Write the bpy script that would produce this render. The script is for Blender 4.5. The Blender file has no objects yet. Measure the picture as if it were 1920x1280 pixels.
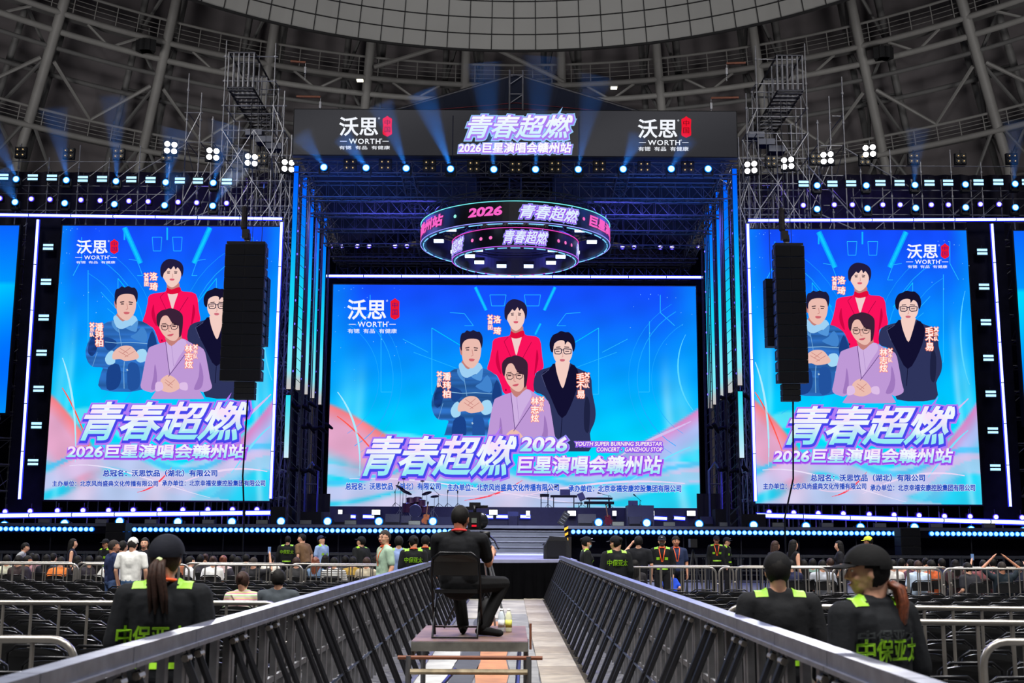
import bpy, bmesh, math, random
from mathutils import Vector, Matrix, Euler
from mathutils.geometry import tessellate_polygon
from mathutils.bvhtree import BVHTree

random.seed(7)
SC = bpy.context.scene
COL = SC.collection
PI = math.pi
R = math.radians

# ---------------------------------------------------------------- camera
FPX = 2235.0                       # focal length in pixels of the 1920 px wide frame
PITCH, ROLL, EYE = math.atan(370 / FPX), R(0.3), 1.65
cam = bpy.data.cameras.new('camera')
cam.sensor_width = 36.0
cam.lens = FPX * 36.0 / 1920.0
cam.clip_end = 400
cam.dof.use_dof = True
cam.dof.focus_distance = 45
cam.dof.aperture_fstop = 5.0
cam_o = bpy.data.objects.new('camera', cam)
COL.objects.link(cam_o)
cam_o.location = (0, 0, EYE)
cam_o.rotation_mode = 'XYZ'
cam_o.matrix_world = Matrix.Translation((0, 0, EYE)) @ Matrix.Rotation(PI / 2 + PITCH, 4, 'X') @ Matrix.Rotation(ROLL, 4, 'Z')
SC.camera = cam_o

# ---------------------------------------------------------------- view, cycles, world
SC.view_settings.view_transform = 'Standard'
SC.view_settings.look = 'None'
SC.view_settings.gamma = 1.0
SC.view_settings.use_curve_mapping = False
SC.view_settings.exposure = 0.0
cy = SC.cycles
cy.use_denoising = True
cy.max_bounces = 5
cy.diffuse_bounces = 2
cy.glossy_bounces = 3
cy.transmission_bounces = 3
cy.volume_bounces = 0
cy.transparent_max_bounces = 8
cy.caustics_reflective = False
cy.caustics_refractive = False
cy.sample_clamp_indirect = 3.0
cy.use_light_tree = True
SC.render.use_persistent_data = False

world = bpy.data.worlds.new('arena_air')
SC.world = world
world.use_nodes = True
world.node_tree.nodes['Background'].inputs[0].default_value = (0.55, 0.6, 0.8, 1)
world.node_tree.nodes['Background'].inputs[1].default_value = 0.045


def link(o, parent=None):
    COL.objects.link(o)
    if parent is not None:
        o.parent = parent
    return o


def area_light(name, loc, target, size, energy, color, sy=None, spread=180):
    l = bpy.data.lights.new(name, 'AREA')
    l.shape = 'RECTANGLE'
    l.size = size
    l.size_y = sy or size
    l.energy = energy
    l.color = color
    l.spread = R(spread)
    o = bpy.data.objects.new(name, l)
    o.location = loc
    d = Vector(target) - Vector(loc)
    o.rotation_euler = d.to_track_quat('-Z', 'Y').to_euler()
    return link(o)


# the arena's house lights high under the roof
area_light('house_and_fill_light', (-13, 4, 30), (-7, 12, 0), 8, 3050, (1.0, 0.97, 0.92), None, 100)
area_light('house_and_fill_light', (13, 4, 30), (7, 12, 0), 8, 3050, (1.0, 0.97, 0.92), None, 100)
area_light('house_and_fill_light', (0, -6, 32), (0, 10, 0), 8, 3050, (1.0, 0.98, 0.95), None, 100)
area_light('house_and_fill_light', (-18, 28, 33), (-8, 27, 0), 8, 2200, (1.0, 0.97, 0.94), None, 70)
area_light('house_and_fill_light', (18, 28, 33), (8, 27, 0), 8, 2200, (1.0, 0.97, 0.94), None, 70)
# unseen fill lights added to brighten the roof steel and soffit
area_light('roof_fill_light', (-38, 58, 20), (-14, 104, 40), 10, 3300, (1.0, 0.96, 0.93), None, 150)
area_light('roof_fill_light', (38, 58, 20), (14, 104, 40), 10, 3300, (1.0, 0.96, 0.93), None, 150)
area_light('roof_fill_light', (0, -12, 22), (0, 86, 52), 8, 2000, (1.0, 0.98, 0.96), None, 50)
area_light('house_and_fill_light', (-22, 34, 30), (-13, 56, 17), 5, 550, (1.0, 0.98, 0.95), None, 60)  # fill light added to brighten the left scaffold tower
area_light('house_and_fill_light', (22, 34, 30), (13, 56, 17), 5, 550, (1.0, 0.98, 0.95), None, 60)  # the same added fill for the right scaffold tower
area_light('flood_throw', (-13.2, 53.6, 17.6), (-4, 10, 1), 1.6, 900, (1.0, .99, 1.0), None, 90)
area_light('flood_throw', (13.4, 53.6, 17.6), (4, 10, 1), 1.6, 900, (1.0, .99, 1.0), None, 90)
area_light('stair_fill_light', (0, 43, 15), (0.1, 48.5, 1.5), 2, 1100, (.8, .86, 1.0), None, 60)  # fill light added to brighten the steps, no lamp hangs here
# the stage rig's blue and violet wash
BLUE, VIOLET = (0.05, 0.18, 1.0), (0.16, 0.07, 1.0)
for sx in (-1, 1):
    area_light('stage_wash_light', (sx * 17, 58.0, 19.5), (sx * 17, 60.2, 16.0), 9, 200, VIOLET, 0.5)
    area_light('stage_wash_light', (sx * 16, 51.4, 4.2), (sx * 16, 54.5, 0.5), 9, 420, VIOLET, 0.5)
    area_light('stage_wash_light', (sx * 7.5, 47, 15.5), (sx * 6, 58, 18.5), 6, 380, BLUE, 1.0)
    area_light('stage_wash_light', (sx * 5.5, 50, 16.0), (sx * 5, 56, 2.2), 4, 1300, (.12, .12, 1.0), 1.0)
    area_light('stage_wash_light', (sx * 5, 44, 16.2), (sx * 3, 26, 1.0), 4, 900, (0.12, 0.16, 1.0), 1.0)


# ---------------------------------------------------------------- picture ray -> point (to place things at their measured distance)
def ray(px, py):
    x, y = (px - 960) / FPX, (640 - py) / FPX
    c, s = math.cos(ROLL), math.sin(ROLL)
    xr, yr = x * c - y * s, x * s + y * c
    return Vector((xr, math.cos(PITCH) - math.sin(PITCH) * yr, math.sin(PITCH) + math.cos(PITCH) * yr))


def P(px, py, Y):
    r = ray(px, py)
    t = Y / r.y
    return Vector((r.x * t, Y, EYE + r.z * t))


# ---------------------------------------------------------------- materials
def lin(c):
    out = []
    for v in c[:3]:
        v = v / 255.0
        out.append(v / 12.92 if v <= 0.04045 else ((v + 0.055) / 1.055) ** 2.4)
    return tuple(out)


_M = {}


def mat(name, rgb, rough=0.6, metal=0.0, var=0.12, scale=6.0, bump=0.0, spec=0.5):
    if name in _M:
        return _M[name]
    m = bpy.data.materials.new(name)
    m.use_nodes = True
    nt = m.node_tree
    b = nt.nodes['Principled BSDF']
    b.inputs['Roughness'].default_value = rough
    b.inputs['Metallic'].default_value = metal
    b.inputs['Specular IOR Level'].default_value = spec
    c = lin(rgb)
    n = nt.nodes.new('ShaderNodeTexNoise')
    n.inputs['Scale'].default_value = scale
    n.inputs['Detail'].default_value = 3
    tc = nt.nodes.new('ShaderNodeTexCoord')
    nt.links.new(tc.outputs['Object'], n.inputs['Vector'])
    r = nt.nodes.new('ShaderNodeValToRGB')
    r.color_ramp.elements[0].position = 0.3
    r.color_ramp.elements[1].position = 0.7
    r.color_ramp.elements[0].color = (*[v * (1 - var) for v in c], 1)
    r.color_ramp.elements[1].color = (*[min(1, v * (1 + var)) for v in c], 1)
    nt.links.new(n.outputs['Fac'], r.inputs[0])
    nt.links.new(r.outputs[0], b.inputs['Base Color'])
    if bump:
        bp = nt.nodes.new('ShaderNodeBump')
        bp.inputs['Strength'].default_value = bump
        bp.inputs['Distance'].default_value = 0.02
        nt.links.new(n.outputs['Fac'], bp.inputs['Height'])
        nt.links.new(bp.outputs[0], b.inputs['Normal'])
    _M[name] = m
    return m


def emis(name, rgb, strength=1.0, sample=False):
    if name in _M:
        return _M[name]
    m = bpy.data.materials.new(name)
    m.use_nodes = True
    nt = m.node_tree
    nt.nodes.clear()
    e = nt.nodes.new('ShaderNodeEmission')
    o = nt.nodes.new('ShaderNodeOutputMaterial')
    e.inputs[0].default_value = (*lin(rgb), 1)
    e.inputs[1].default_value = strength
    nt.links.new(e.outputs[0], o.inputs[0])
    m.cycles.emission_sampling = 'AUTO' if sample else 'NONE'
    _M[name] = m
    return m


def display_mat(name, strength=1.0, sample=False):
    """an LED wall: each point gives off the colour of the picture shown there"""
    if name in _M:
        return _M[name]
    m = emis(name, (255, 255, 255), strength, sample)
    nt = m.node_tree
    a = nt.nodes.new('ShaderNodeVertexColor')
    a.layer_name = 'Col'
    e = [n for n in nt.nodes if n.type == 'EMISSION'][0]
    nt.links.new(a.outputs[0], e.inputs[0])
    return m


def vcol_mat(name, rough=0.8):
    """cloth with a woven-in colour pattern"""
    if name in _M:
        return _M[name]
    m = mat(name, (128, 128, 128), rough)
    nt = m.node_tree
    a = nt.nodes.new('ShaderNodeVertexColor')
    a.layer_name = 'Col'
    nt.links.new(a.outputs[0], nt.nodes['Principled BSDF'].inputs['Base Color'])
    return m


# ---------------------------------------------------------------- mesh builder
class MB:
    def __init__(s):
        s.v, s.f, s.c = [], [], []

    def add(s, vs, fs, col=None):
        n = len(s.v)
        s.v += [Vector(p) for p in vs]
        s.f += [tuple(i + n for i in f) for f in fs]
        if col is not None:
            s.c += ([col] * len(vs) if not isinstance(col, list) else col)
        return s

    def box(s, x0, x1, y0, y1, z0, z1, M=None):
        vs = [Vector((x, y, z)) for z in (z0, z1) for y in (y0, y1) for x in (x0, x1)]
        if M is not None:
            vs = [M @ p for p in vs]
        return s.add(vs, [(0, 2, 3, 1), (4, 5, 7, 6), (0, 1, 5, 4), (2, 6, 7, 3), (0, 4, 6, 2), (1, 3, 7, 5)])

    def cbox(s, c, d, M=None):
        return s.box(c[0] - d[0] / 2, c[0] + d[0] / 2, c[1] - d[1] / 2, c[1] + d[1] / 2, c[2] - d[2] / 2, c[2] + d[2] / 2, M)

    def tube(s, p, q, r, n=6, r2=None, caps=True):
        p, q = Vector(p), Vector(q)
        d = q - p
        if d.length < 1e-6:
            return s
        d.normalize()
        a = d.orthogonal().normalized()
        b = d.cross(a)
        r2 = r if r2 is None else r2
        vs = []
        for c, rr in ((p, r), (q, r2)):
            for i in range(n):
                t = 2 * PI * i / n
                vs.append(c + (a * math.cos(t) + b * math.sin(t)) * rr)
        fs = [(i, (i + 1) % n, n + (i + 1) % n, n + i) for i in range(n)]
        if caps:
            fs += [tuple(range(n - 1, -1, -1)), tuple(range(n, 2 * n))]
        return s.add(vs, fs)

    def path(s, pts, r, n=6, closed=False):
        pts = [Vector(p) for p in pts]
        m = len(pts)
        vs, up = [], None
        for i, p in enumerate(pts):
            a = pts[(i - 1) % m] if (closed or i > 0) else p
            b = pts[(i + 1) % m] if (closed or i < m - 1) else p
            d = (b - a).normalized()
            if up is None:
                up = d.orthogonal().normalized()
            up = (up - d * up.dot(d))
            up = up.normalized() if up.length > 1e-5 else d.orthogonal().normalized()
            w = d.cross(up)
            rr = r[i] if isinstance(r, (list, tuple)) else r
            for k in range(n):
                t = 2 * PI * k / n
                vs.append(p + (up * math.cos(t) + w * math.sin(t)) * rr)
        fs = []
        for i in range(m if closed else m - 1):
            j = (i + 1) % m
            fs += [(i * n + k, i * n + (k + 1) % n, j * n + (k + 1) % n, j * n + k) for k in range(n)]
        if not closed:
            fs += [tuple(range(n - 1, -1, -1)), tuple(range((m - 1) * n, m * n))]
        return s.add(vs, fs)

    def lathe(s, prof, M=None, n=16):
        vs = []
        for r, z in prof:
            for k in range(n):
                t = 2 * PI * k / n
                p = Vector((r * math.cos(t), r * math.sin(t), z))
                vs.append(M @ p if M is not None else p)
        fs = []
        for i in range(len(prof) - 1):
            fs += [(i * n + k, i * n + (k + 1) % n, (i + 1) * n + (k + 1) % n, (i + 1) * n + k) for k in range(n)]
        fs += [tuple(range(n - 1, -1, -1)), tuple(range((len(prof) - 1) * n, len(prof) * n))]
        return s.add(vs, fs)

    def ell(s, c, r, M=None, n=12, m=8):
        c = Vector(c)
        vs, fs = [], []
        for i in range(m + 1):
            th = PI * i / m
            for k in range(n):
                t = 2 * PI * k / n
                p = Vector((c.x + r[0] * math.sin(th) * math.cos(t), c.y + r[1] * math.sin(th) * math.sin(t), c.z + r[2] * math.cos(th)))
                vs.append(M @ p if M is not None else p)
        for i in range(m):
            fs += [(i * n + k, (i + 1) * n + k, (i + 1) * n + (k + 1) % n, i * n + (k + 1) % n) for k in range(n)]
        return s.add(vs, fs)

    def cap(s, p, q, r1, r2=None, M=None, n=10):
        """capsule with different end radii"""
        r2 = r1 if r2 is None else r2
        p, q = Vector(p), Vector(q)
        if M is not None:
            p, q = M @ p, M @ q
        d = (q - p)
        d = d.normalized() if d.length > 1e-6 else Vector((0, 0, 1))
        pts, rs = [], []
        for k in range(4):
            a = PI / 2 * (1 - k / 3.0)
            pts.append(p - d * r1 * math.sin(a)); rs.append(max(r1 * math.cos(a), 0.0008))
        for k in range(4):
            a = PI / 2 * (k / 3.0)
            pts.append(q + d * r2 * math.sin(a)); rs.append(max(r2 * math.cos(a), 0.0008))
        a = d.orthogonal().normalized()
        b = d.cross(a)
        vs = []
        for c, rr in zip(pts, rs):
            for k in range(n):
                t = 2 * PI * k / n
                vs.append(c + (a * math.cos(t) + b * math.sin(t)) * rr)
        fs = []
        for i in range(len(pts) - 1):
            fs += [(i * n + k, i * n + (k + 1) % n, (i + 1) * n + (k + 1) % n, (i + 1) * n + k) for k in range(n)]
        fs += [tuple(range(n - 1, -1, -1)), tuple(range((len(pts) - 1) * n, len(pts) * n))]
        return s.add(vs, fs)

    def data(s, name, origin=None, smooth=False):
        me = bpy.data.meshes.new(name)
        o = Vector(origin) if origin is not None else Vector((0, 0, 0))
        me.from_pydata([p - o for p in s.v], [], s.f)
        if s.c:
            at = me.color_attributes.new('Col', 'FLOAT_COLOR', 'POINT')
            flat = []
            for c in s.c:
                flat += [c[0], c[1], c[2], 1.0]
            at.data.foreach_set('color', flat)
        if smooth:
            me.polygons.foreach_set('use_smooth', [True] * len(me.polygons))
        me.update()
        return me

    def build(s, name, m, parent=None, smooth=False, label=None, world=True):
        """world=True: the vertices are in the place's own coordinates and the parent stands unrotated"""
        org = None
        if parent is not None and world:
            org = Vector((0, 0, 0))
            q = parent
            while q is not None:
                org += q.location
                q = q.parent
        me = s.data(name, org, smooth)
        if m is not None:
            me.materials.append(m)
        o = bpy.data.objects.new(name, me)
        link(o, parent)
        if label:
            o['label'] = label
        return o


def tag(o, label, cat, group=None, kind=None):
    o['label'] = label
    o['category'] = cat
    if group:
        o['group'] = group
    if kind:
        o['kind'] = kind
    return o


def thing(name, label, cat, loc=(0, 0, 0), group=None, rz=0.0):
    o = bpy.data.objects.new(name, None)
    o.empty_display_size = 0.2
    o.location = loc
    o.rotation_euler = (0, 0, rz)
    link(o)
    return tag(o, label, cat, group)


def struct(name, mb, m, label=None, smooth=False):
    o = mb.build(name, m, None, smooth)
    o['kind'] = 'structure'
    if label:
        o['label'] = label
    return o


def kids(o):
    return [c for c in o.children]


_KIDS = {}


def dup(root, loc=None, rz=None, label=None, group=None, scale=None, rot=None):
    """a copy of a thing with copies of its parts and sub-parts"""
    r = root.copy()
    COL.objects.link(r)
    if loc is not None:
        r.location = loc
    if rz is not None:
        r.rotation_euler = (0, 0, rz)
    if rot is not None:
        r.rotation_euler = rot
    if scale is not None:
        r.scale = scale
    if label:
        r['label'] = label
    if group:
        r['group'] = group
    ch = _KIDS.get(root.name)
    if ch is None:
        ch = _KIDS[root.name] = [(c, [g for g in c.children]) for c in root.children]
    for c0, gs in ch:
        c = c0.copy()
        COL.objects.link(c)
        c.parent = r
        for g0 in gs:
            g = g0.copy()
            COL.objects.link(g)
            g.parent = c
    return r


class Proto:
    """places one thing many times: the first call moves the built one, later calls copy it"""
    def __init__(s, root):
        s.root, s.used = root, False

    def at(s, loc, rz=0.0, label=None, group=None, scale=None, rot=None):
        if s.used:
            return dup(s.root, loc, rz, label, group, scale, rot)
        s.used = True
        # note the children before the first copy
        _KIDS[s.root.name] = [(c, [g for g in c.children]) for c in s.root.children]
        s.root.location = loc
        s.root.rotation_euler = rot if rot is not None else (0, 0, rz)
        if scale is not None:
            s.root.scale = scale
        if label:
            s.root['label'] = label
        if group:
            s.root['group'] = group
        return s.root


# ---------------------------------------------------------------- lettering
_TX = {}


def text2d(body, shear=0.0, offset=0.0, spacing=1.0):
    key = (body, round(shear, 3), round(offset, 4), spacing)
    if key in _TX:
        return _TX[key]
    c = bpy.data.curves.new('lettering', 'FONT')
    c.body, c.size, c.shear = body, 1.0, shear
    c.bevel_depth, c.bevel_resolution = offset, 1
    c.space_character = spacing
    c.resolution_u = 3
    o = bpy.data.objects.new('lettering', c)
    COL.objects.link(o)
    dg = bpy.context.evaluated_depsgraph_get()
    me = bpy.data.meshes.new_from_object(o.evaluated_get(dg))
    vs = [(v.co.x, v.co.y) for v in me.vertices]
    fs = [tuple(p.vertices) for p in me.polygons]
    bpy.data.objects.remove(o)
    bpy.data.curves.remove(c)
    bpy.data.meshes.remove(me)
    xs, ys = [v[0] for v in vs], [v[1] for v in vs]
    _TX[key] = (vs, fs, (min(xs), max(xs), min(ys), max(ys)))
    return _TX[key]


def put_text(mb, body, box, fmap, color, shear=0.0, bold=0.0, spacing=1.0, dx=0.0, dy=0.0, ref=0.0):
    """lettering fitted to box=(x0,y0,x1,y1), y down; fmap turns (x, y) into a point; color: rgb or a function of (u, v)"""
    bb = text2d(body, shear, ref, spacing)[2]
    vs, fs, _ = text2d(body, shear, bold, spacing)
    x0, y0, x1, y1 = box
    sx, sy = (x1 - x0) / (bb[1] - bb[0]), (y1 - y0) / (bb[3] - bb[2])
    out, cols = [], []
    for x, y in vs:
        u, v = (x - bb[0]) / (bb[1] - bb[0]), (y - bb[2]) / (bb[3] - bb[2])
        out.append(fmap(x0 + (x - bb[0]) * sx + dx, y1 - (y - bb[2]) * sy + dy))
        cols.append(lin(color(u, v)) if callable(color) else lin(color))
    mb.add(out, fs, cols)


def smooth_loop(pts, k=4):
    n = len(pts)
    out = []
    for i in range(n):
        p0, p1, p2, p3 = pts[(i - 1) % n], pts[i], pts[(i + 1) % n], pts[(i + 2) % n]
        for j in range(k):
            t = j / k
            out.append(tuple(0.5 * ((2 * p1[a]) + (-p0[a] + p2[a]) * t + (2 * p0[a] - 5 * p1[a] + 4 * p2[a] - p3[a]) * t * t + (-p0[a] + 3 * p1[a] - 3 * p2[a] + p3[a]) * t ** 3) for a in (0, 1)))
    return out


def flat_poly(mb, pts, fmap, color, smooth=True):
    if smooth:
        pts = smooth_loop(pts)
    vs = [fmap(x, y) for x, y in pts]
    tris = tessellate_polygon([[Vector((x, -y, 0)) for x, y in pts]])
    cols = [lin(color(x, y)) for x, y in pts] if callable(color) else [lin(color)] * len(pts)
    mb.add(vs, [tuple(t) for t in tris], cols)


def stroke(mb, pts, w, fmap, color):
    """a drawn line of width w"""
    for (x0, y0), (x1, y1) in zip(pts[:-1], pts[1:]):
        d = math.hypot(x1 - x0, y1 - y0) or 1
        nx, ny = -(y1 - y0) / d * w / 2, (x1 - x0) / d * w / 2
        c = lin(color)
        mb.add([fmap(x0 + nx, y0 + ny), fmap(x1 + nx, y1 + ny), fmap(x1 - nx, y1 - ny), fmap(x0 - nx, y0 - ny)], [(0, 1, 2, 3)], [c] * 4)
# ================================================================ the arena
M_PANEL = mat('soffit_panel_grey', (150, 150, 148), 0.7, var=0.04, scale=0.3)
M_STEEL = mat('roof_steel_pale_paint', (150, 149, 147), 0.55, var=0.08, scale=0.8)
M_STEEL2 = mat('roof_steel_shaded_grey', (112, 112, 112), 0.6, var=0.08, scale=0.8)  # darker copy of the roof grey, shade put into the colour
M_BACK = mat('roof_lining_brown_grey', (118, 113, 116), 0.9, var=0.15, scale=0.25)
M_CONC = mat('concrete_floor', (98, 98, 100), 0.75, var=0.18, scale=1.5)
YC = 55.0                               # the centre of the round arena


def cone_r(z):
    return 52 + 0.6 * (45 - z)


def ring(a, rad, z):
    return Vector((rad * math.sin(a), YC + rad * math.cos(a), z))


def arc(rad, z, a0=-62, a1=62, step=2):
    n = int((a1 - a0) / step)
    return [ring(R(a0 + (a1 - a0) * i / n), rad, z) for i in range(n + 1)]


struct('floor', MB().box(-60, 60, -12, 112, -0.3, 0), M_CONC)

# inner roof: the panelled ring over the stage; gaps between its panels are grooves in a procedural grid
mb = MB()
NA, NZ = 120, 12
vs = []
for j in range(NZ + 1):
    z = 40 + 14 * j / NZ
    rad = 35 - 0.42 * (z - 40)
    for i in range(NA):
        vs.append(ring(2 * PI * i / NA, rad, z))
fs = [(j * NA + i, j * NA + (i + 1) % NA, (j + 1) * NA + (i + 1) % NA, (j + 1) * NA + i) for j in range(NZ) for i in range(NA)]
mb.add(vs, fs)
mb.add([ring(2 * PI * i / NA, 29.1, 54.0) for i in range(NA)], [tuple(range(NA))])
o = struct('ceiling', mb, M_PANEL)
mb = MB()
for j in range(0, 12):
    z = 40 + 14 * j / 12.0
    rad = 35 - 0.42 * (z - 40) - 0.03
    mb.path([ring(R(a), rad, z) for a in range(-75, 76, 3)], 0.05 if j else 0.12, 4)
for i in range(-28, 29):
    a = R(i * 2.9)
    mb.tube(ring(a, 34.97, 40), ring(a, 29.1, 54), 0.045, 4)
o = struct('trim_1', mb, mat('soffit_joint_black', (30, 30, 32), 0.9))

# lining behind the roof trusses
mb = MB()
zs = [-0.2, 12, 20, 28, 35, 40, 45, 52]
rr = [cone_r(max(z, 33)) + 6.5 for z in zs]
for z, q in zip(zs, rr):
    pass
NA = 90
vs = [ring(R(-100 + 200 * i / NA), q, z) for z, q in zip(zs, rr) for i in range(NA + 1)]
fs = [(j * (NA + 1) + i, j * (NA + 1) + i + 1, (j + 1) * (NA + 1) + i + 1, (j + 1) * (NA + 1) + i) for j in range(len(zs) - 1) for i in range(NA)]
mb.add(vs, fs)
struct('wall_back', mb, M_BACK, smooth=True)
mb = MB()
vs = [ring(R(-100 + 200 * i / NA), q, z) for q, z in ((rr[-1] + 0.5, 52), (28, 56)) for i in range(NA + 1)]
mb.add(vs, [(i, i + 1, NA + 2 + i, NA + 1 + i) for i in range(NA)])
struct('roof', mb, M_BACK)

# ribs: lattice trusses that lean in towards the middle of the roof
RIB_A = [-55, -45, -35, -25, -15, -5, 5, 15, 25, 35, 45, 55]


def rib(a_deg, label):
    a = R(a_deg)
    t = thing('roof_rib', label, 'roof truss', ring(a, 60, 20), 'lattice ribs of the arena roof')
    inner = [ring(a, cone_r(z) if z > 33 else 59.2 + (33 - z) * 0.12, z) for z in (12, 20, 27, 33, 37, 41, 45, 50)]
    outs = [ring(a + R(1.6), cone_r(z) + 3.2 if z > 33 else 62.4 + (33 - z) * 0.12, z) for z in (12, 20, 27, 33, 37, 41, 45, 50)]
    MB().path(inner, 0.42, 10).build('inner_chord', M_STEEL, t, True)
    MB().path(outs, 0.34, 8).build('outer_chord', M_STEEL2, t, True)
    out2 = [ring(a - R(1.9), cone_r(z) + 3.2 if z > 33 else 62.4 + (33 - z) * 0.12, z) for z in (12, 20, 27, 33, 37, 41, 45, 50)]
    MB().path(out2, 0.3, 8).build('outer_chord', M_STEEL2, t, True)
    w = MB()
    for k in range(len(inner) - 1):
        p, q = (inner[k], outs[k + 1]) if k % 2 else (outs[k], inner[k + 1])
        w.tube(p, q, 0.16, 6)
        p, q = (inner[k], out2[k + 1]) if k % 2 else (out2[k], inner[k + 1])
        w.tube(p, q, 0.16, 6)
        w.tube(outs[k + 1], out2[k + 1], 0.14, 6)
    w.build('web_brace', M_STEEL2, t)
    if a_deg < 55:
        a0, am, a1 = a_deg, a_deg + 5, a_deg + 10
        MB().path([ring(R(a0 + .6), 54.6, 40.6), ring(R(am), 56.9, 37.2), ring(R(a1 - .6), 54.6, 40.6)], 0.17, 6).build('bay_brace', M_STEEL, t)
        MB().path([ring(R(am - 2.4), 52.8, 43.9), ring(R(am), 53.4, 42.7), ring(R(am + 2.4), 52.8, 43.9)], 0.13, 6).build('bay_brace', M_STEEL, t)
        MB().path([ring(R(a0 + .5), 57.4, 35.6), ring(R(am), 59.8, 28), ring(R(a1 - .5), 57.4, 35.6)], 0.16, 6).build('bay_brace', M_STEEL2, t)
    return t


ORD = ['first', 'second', 'third', 'fourth', 'fifth', 'sixth']
for k, a in enumerate(RIB_A):
    j = 5 - k if a < 0 else k - 6
    rib(a, 'pale grey lattice rib of the arena roof, %s to the %s of the stage peak' % (ORD[j], 'left' if a < 0 else 'right'))


def ring_beam(z, rad, r, label, m=M_STEEL):
    o = MB().path(arc(rad, z), r, 8).build('ring_beam', m, None, True)
    tag(o, label, 'roof beam')


ring_beam(42.75, 53.35, 0.27, 'pale ring tube just under the upper catwalk of the roof')
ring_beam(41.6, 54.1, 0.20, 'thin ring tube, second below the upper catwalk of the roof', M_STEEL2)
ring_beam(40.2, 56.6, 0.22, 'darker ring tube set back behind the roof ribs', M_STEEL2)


def catwalk(z, rad, h, label):
    t = thing('catwalk', label, 'catwalk', ring(0, rad, z))
    m = MB()
    p1, p2 = arc(rad - 0.1, z), arc(rad + 1.3, z)
    vs = p1 + p2
    n = len(p1)
    m.add(vs, [(i, i + 1, n + i + 1, n + i) for i in range(n - 1)])
    m.build('walkway_deck', M_STEEL2, t)
    MB().path(arc(rad - 0.15, z - 0.1), 0.26, 8).build('edge_beam', M_STEEL, t, True)
    MB().path(arc(rad - 0.7 * h * 0.6, z + h), 0.13, 6).build('top_rail', M_STEEL, t, True)
    for k in (0.3, 0.55, 0.78):
        MB().path(arc(rad - 0.15 - 0.2 * k, z + h * k), 0.035, 4).build('guard_wire', M_STEEL, t)
    for a in range(-60, 61, 2):
        if abs(a) < 50:
            MB().tube(ring(R(a), rad - 0.15, z), ring(R(a), rad - 0.42 * h, z + h), 0.045, 5).build('post', M_STEEL, t)
    return t


catwalk(44.1, 52.6, 1.7, 'upper catwalk with railing curving under the roof panels')
catwalk(35.7, 57.5, 1.4, 'lower catwalk with railing curving behind the stage')

# the straight slanting struts in the middle above the stage roof
for (a0, z0, a1, z1, w) in ((-14.5, 44.8, -5.6, 47.4, 'rising towards the middle'), (-3.6, 47.4, 5.2, 44.2, 'falling to the right of the middle')):
    o = MB().tube(ring(R(a0), cone_r(z0) - 0.4, z0), ring(R(a1), cone_r(z1) - 0.4, z1), 0.2, 8).build('roof_strut', M_STEEL, None)
    tag(o, 'slanting roof strut above the stage peak, ' + w, 'roof brace')

# two small lit roof lamps
for px, py in ((675, 151), (1151, 165)):
    c = P(px, py, 101)
    t = thing('roof_lamp', 'small lit lamp under the roof catwalk, %s of the stage peak' % ('left' if px < 900 else 'right'), 'lamp', c)
    MB().cbox(c + Vector((0, 0, .12)), (.7, .5, .12)).build('lamp_housing', M_STEEL2, t)
    MB().cbox(c, (.55, .4, .14)).build('lamp_lens', emis('warm_lamp_glow', (255, 250, 225), 2.5), t)
# dark loudspeaker clusters hung between the ribs
for px, py in ((278, 90), (1652, 104)):
    c = P(px, py, 97)
    t = thing('roof_speaker', 'dark loudspeaker cluster hung from the roof, %s side' % ('left' if px < 900 else 'right'), 'loudspeaker', c)
    for k in range(3):
        M = Matrix.Translation(c) @ Matrix.Rotation(R(-28 + 28 * k), 4, 'Z')
        MB().box(-0.45, 0.45, -1.0, -0.2, -0.55, 0.45, M).build('cabinet', mat('speaker_black', (26, 27, 30), 0.7), t)
    MB().tube(c + Vector((0, 0, .4)), c + Vector((0, 0, 1.8)), .06).build('hanger', M_STEEL2, t)
# ================================================================ LED screens
M_BLACK = mat('matt_black', (12, 12, 15), 0.7, var=0.2, spec=.3)
M_NAVY = mat('black_stage_cloth', (20, 19, 30), 0.95, spec=.08, var=0.25, scale=2.5)
M_TRUSS = mat('black_truss_metal', (58, 58, 64), 0.45, 0.6, var=0.15)
M_SCAF = mat('scaffold_zinc_tube', (128, 128, 132), 0.5, 0.45, var=0.2, scale=3)
M_SCAFD = mat('scaffold_dull_tube', (84, 84, 88), 0.55, 0.4, var=0.2, scale=3)
M_LEDW = emis('white_led_line', (205, 225, 255), 2.6)
M_LEDB = emis('blue_bloom_edge', (40, 50, 255), 1.6)
DISP = display_mat('led_wall_pixels', 1.0, True)
ART = display_mat('led_wall_artwork', 1.0, False)


def lerp(a, b, t):
    t = max(0.0, min(1.0, t))
    return tuple(a[i] + (b[i] - a[i]) * t for i in range(3))


def sstep(a, b, x):
    t = max(0.0, min(1.0, (x - a) / (b - a)))
    return t * t * (3 - 2 * t)


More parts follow.
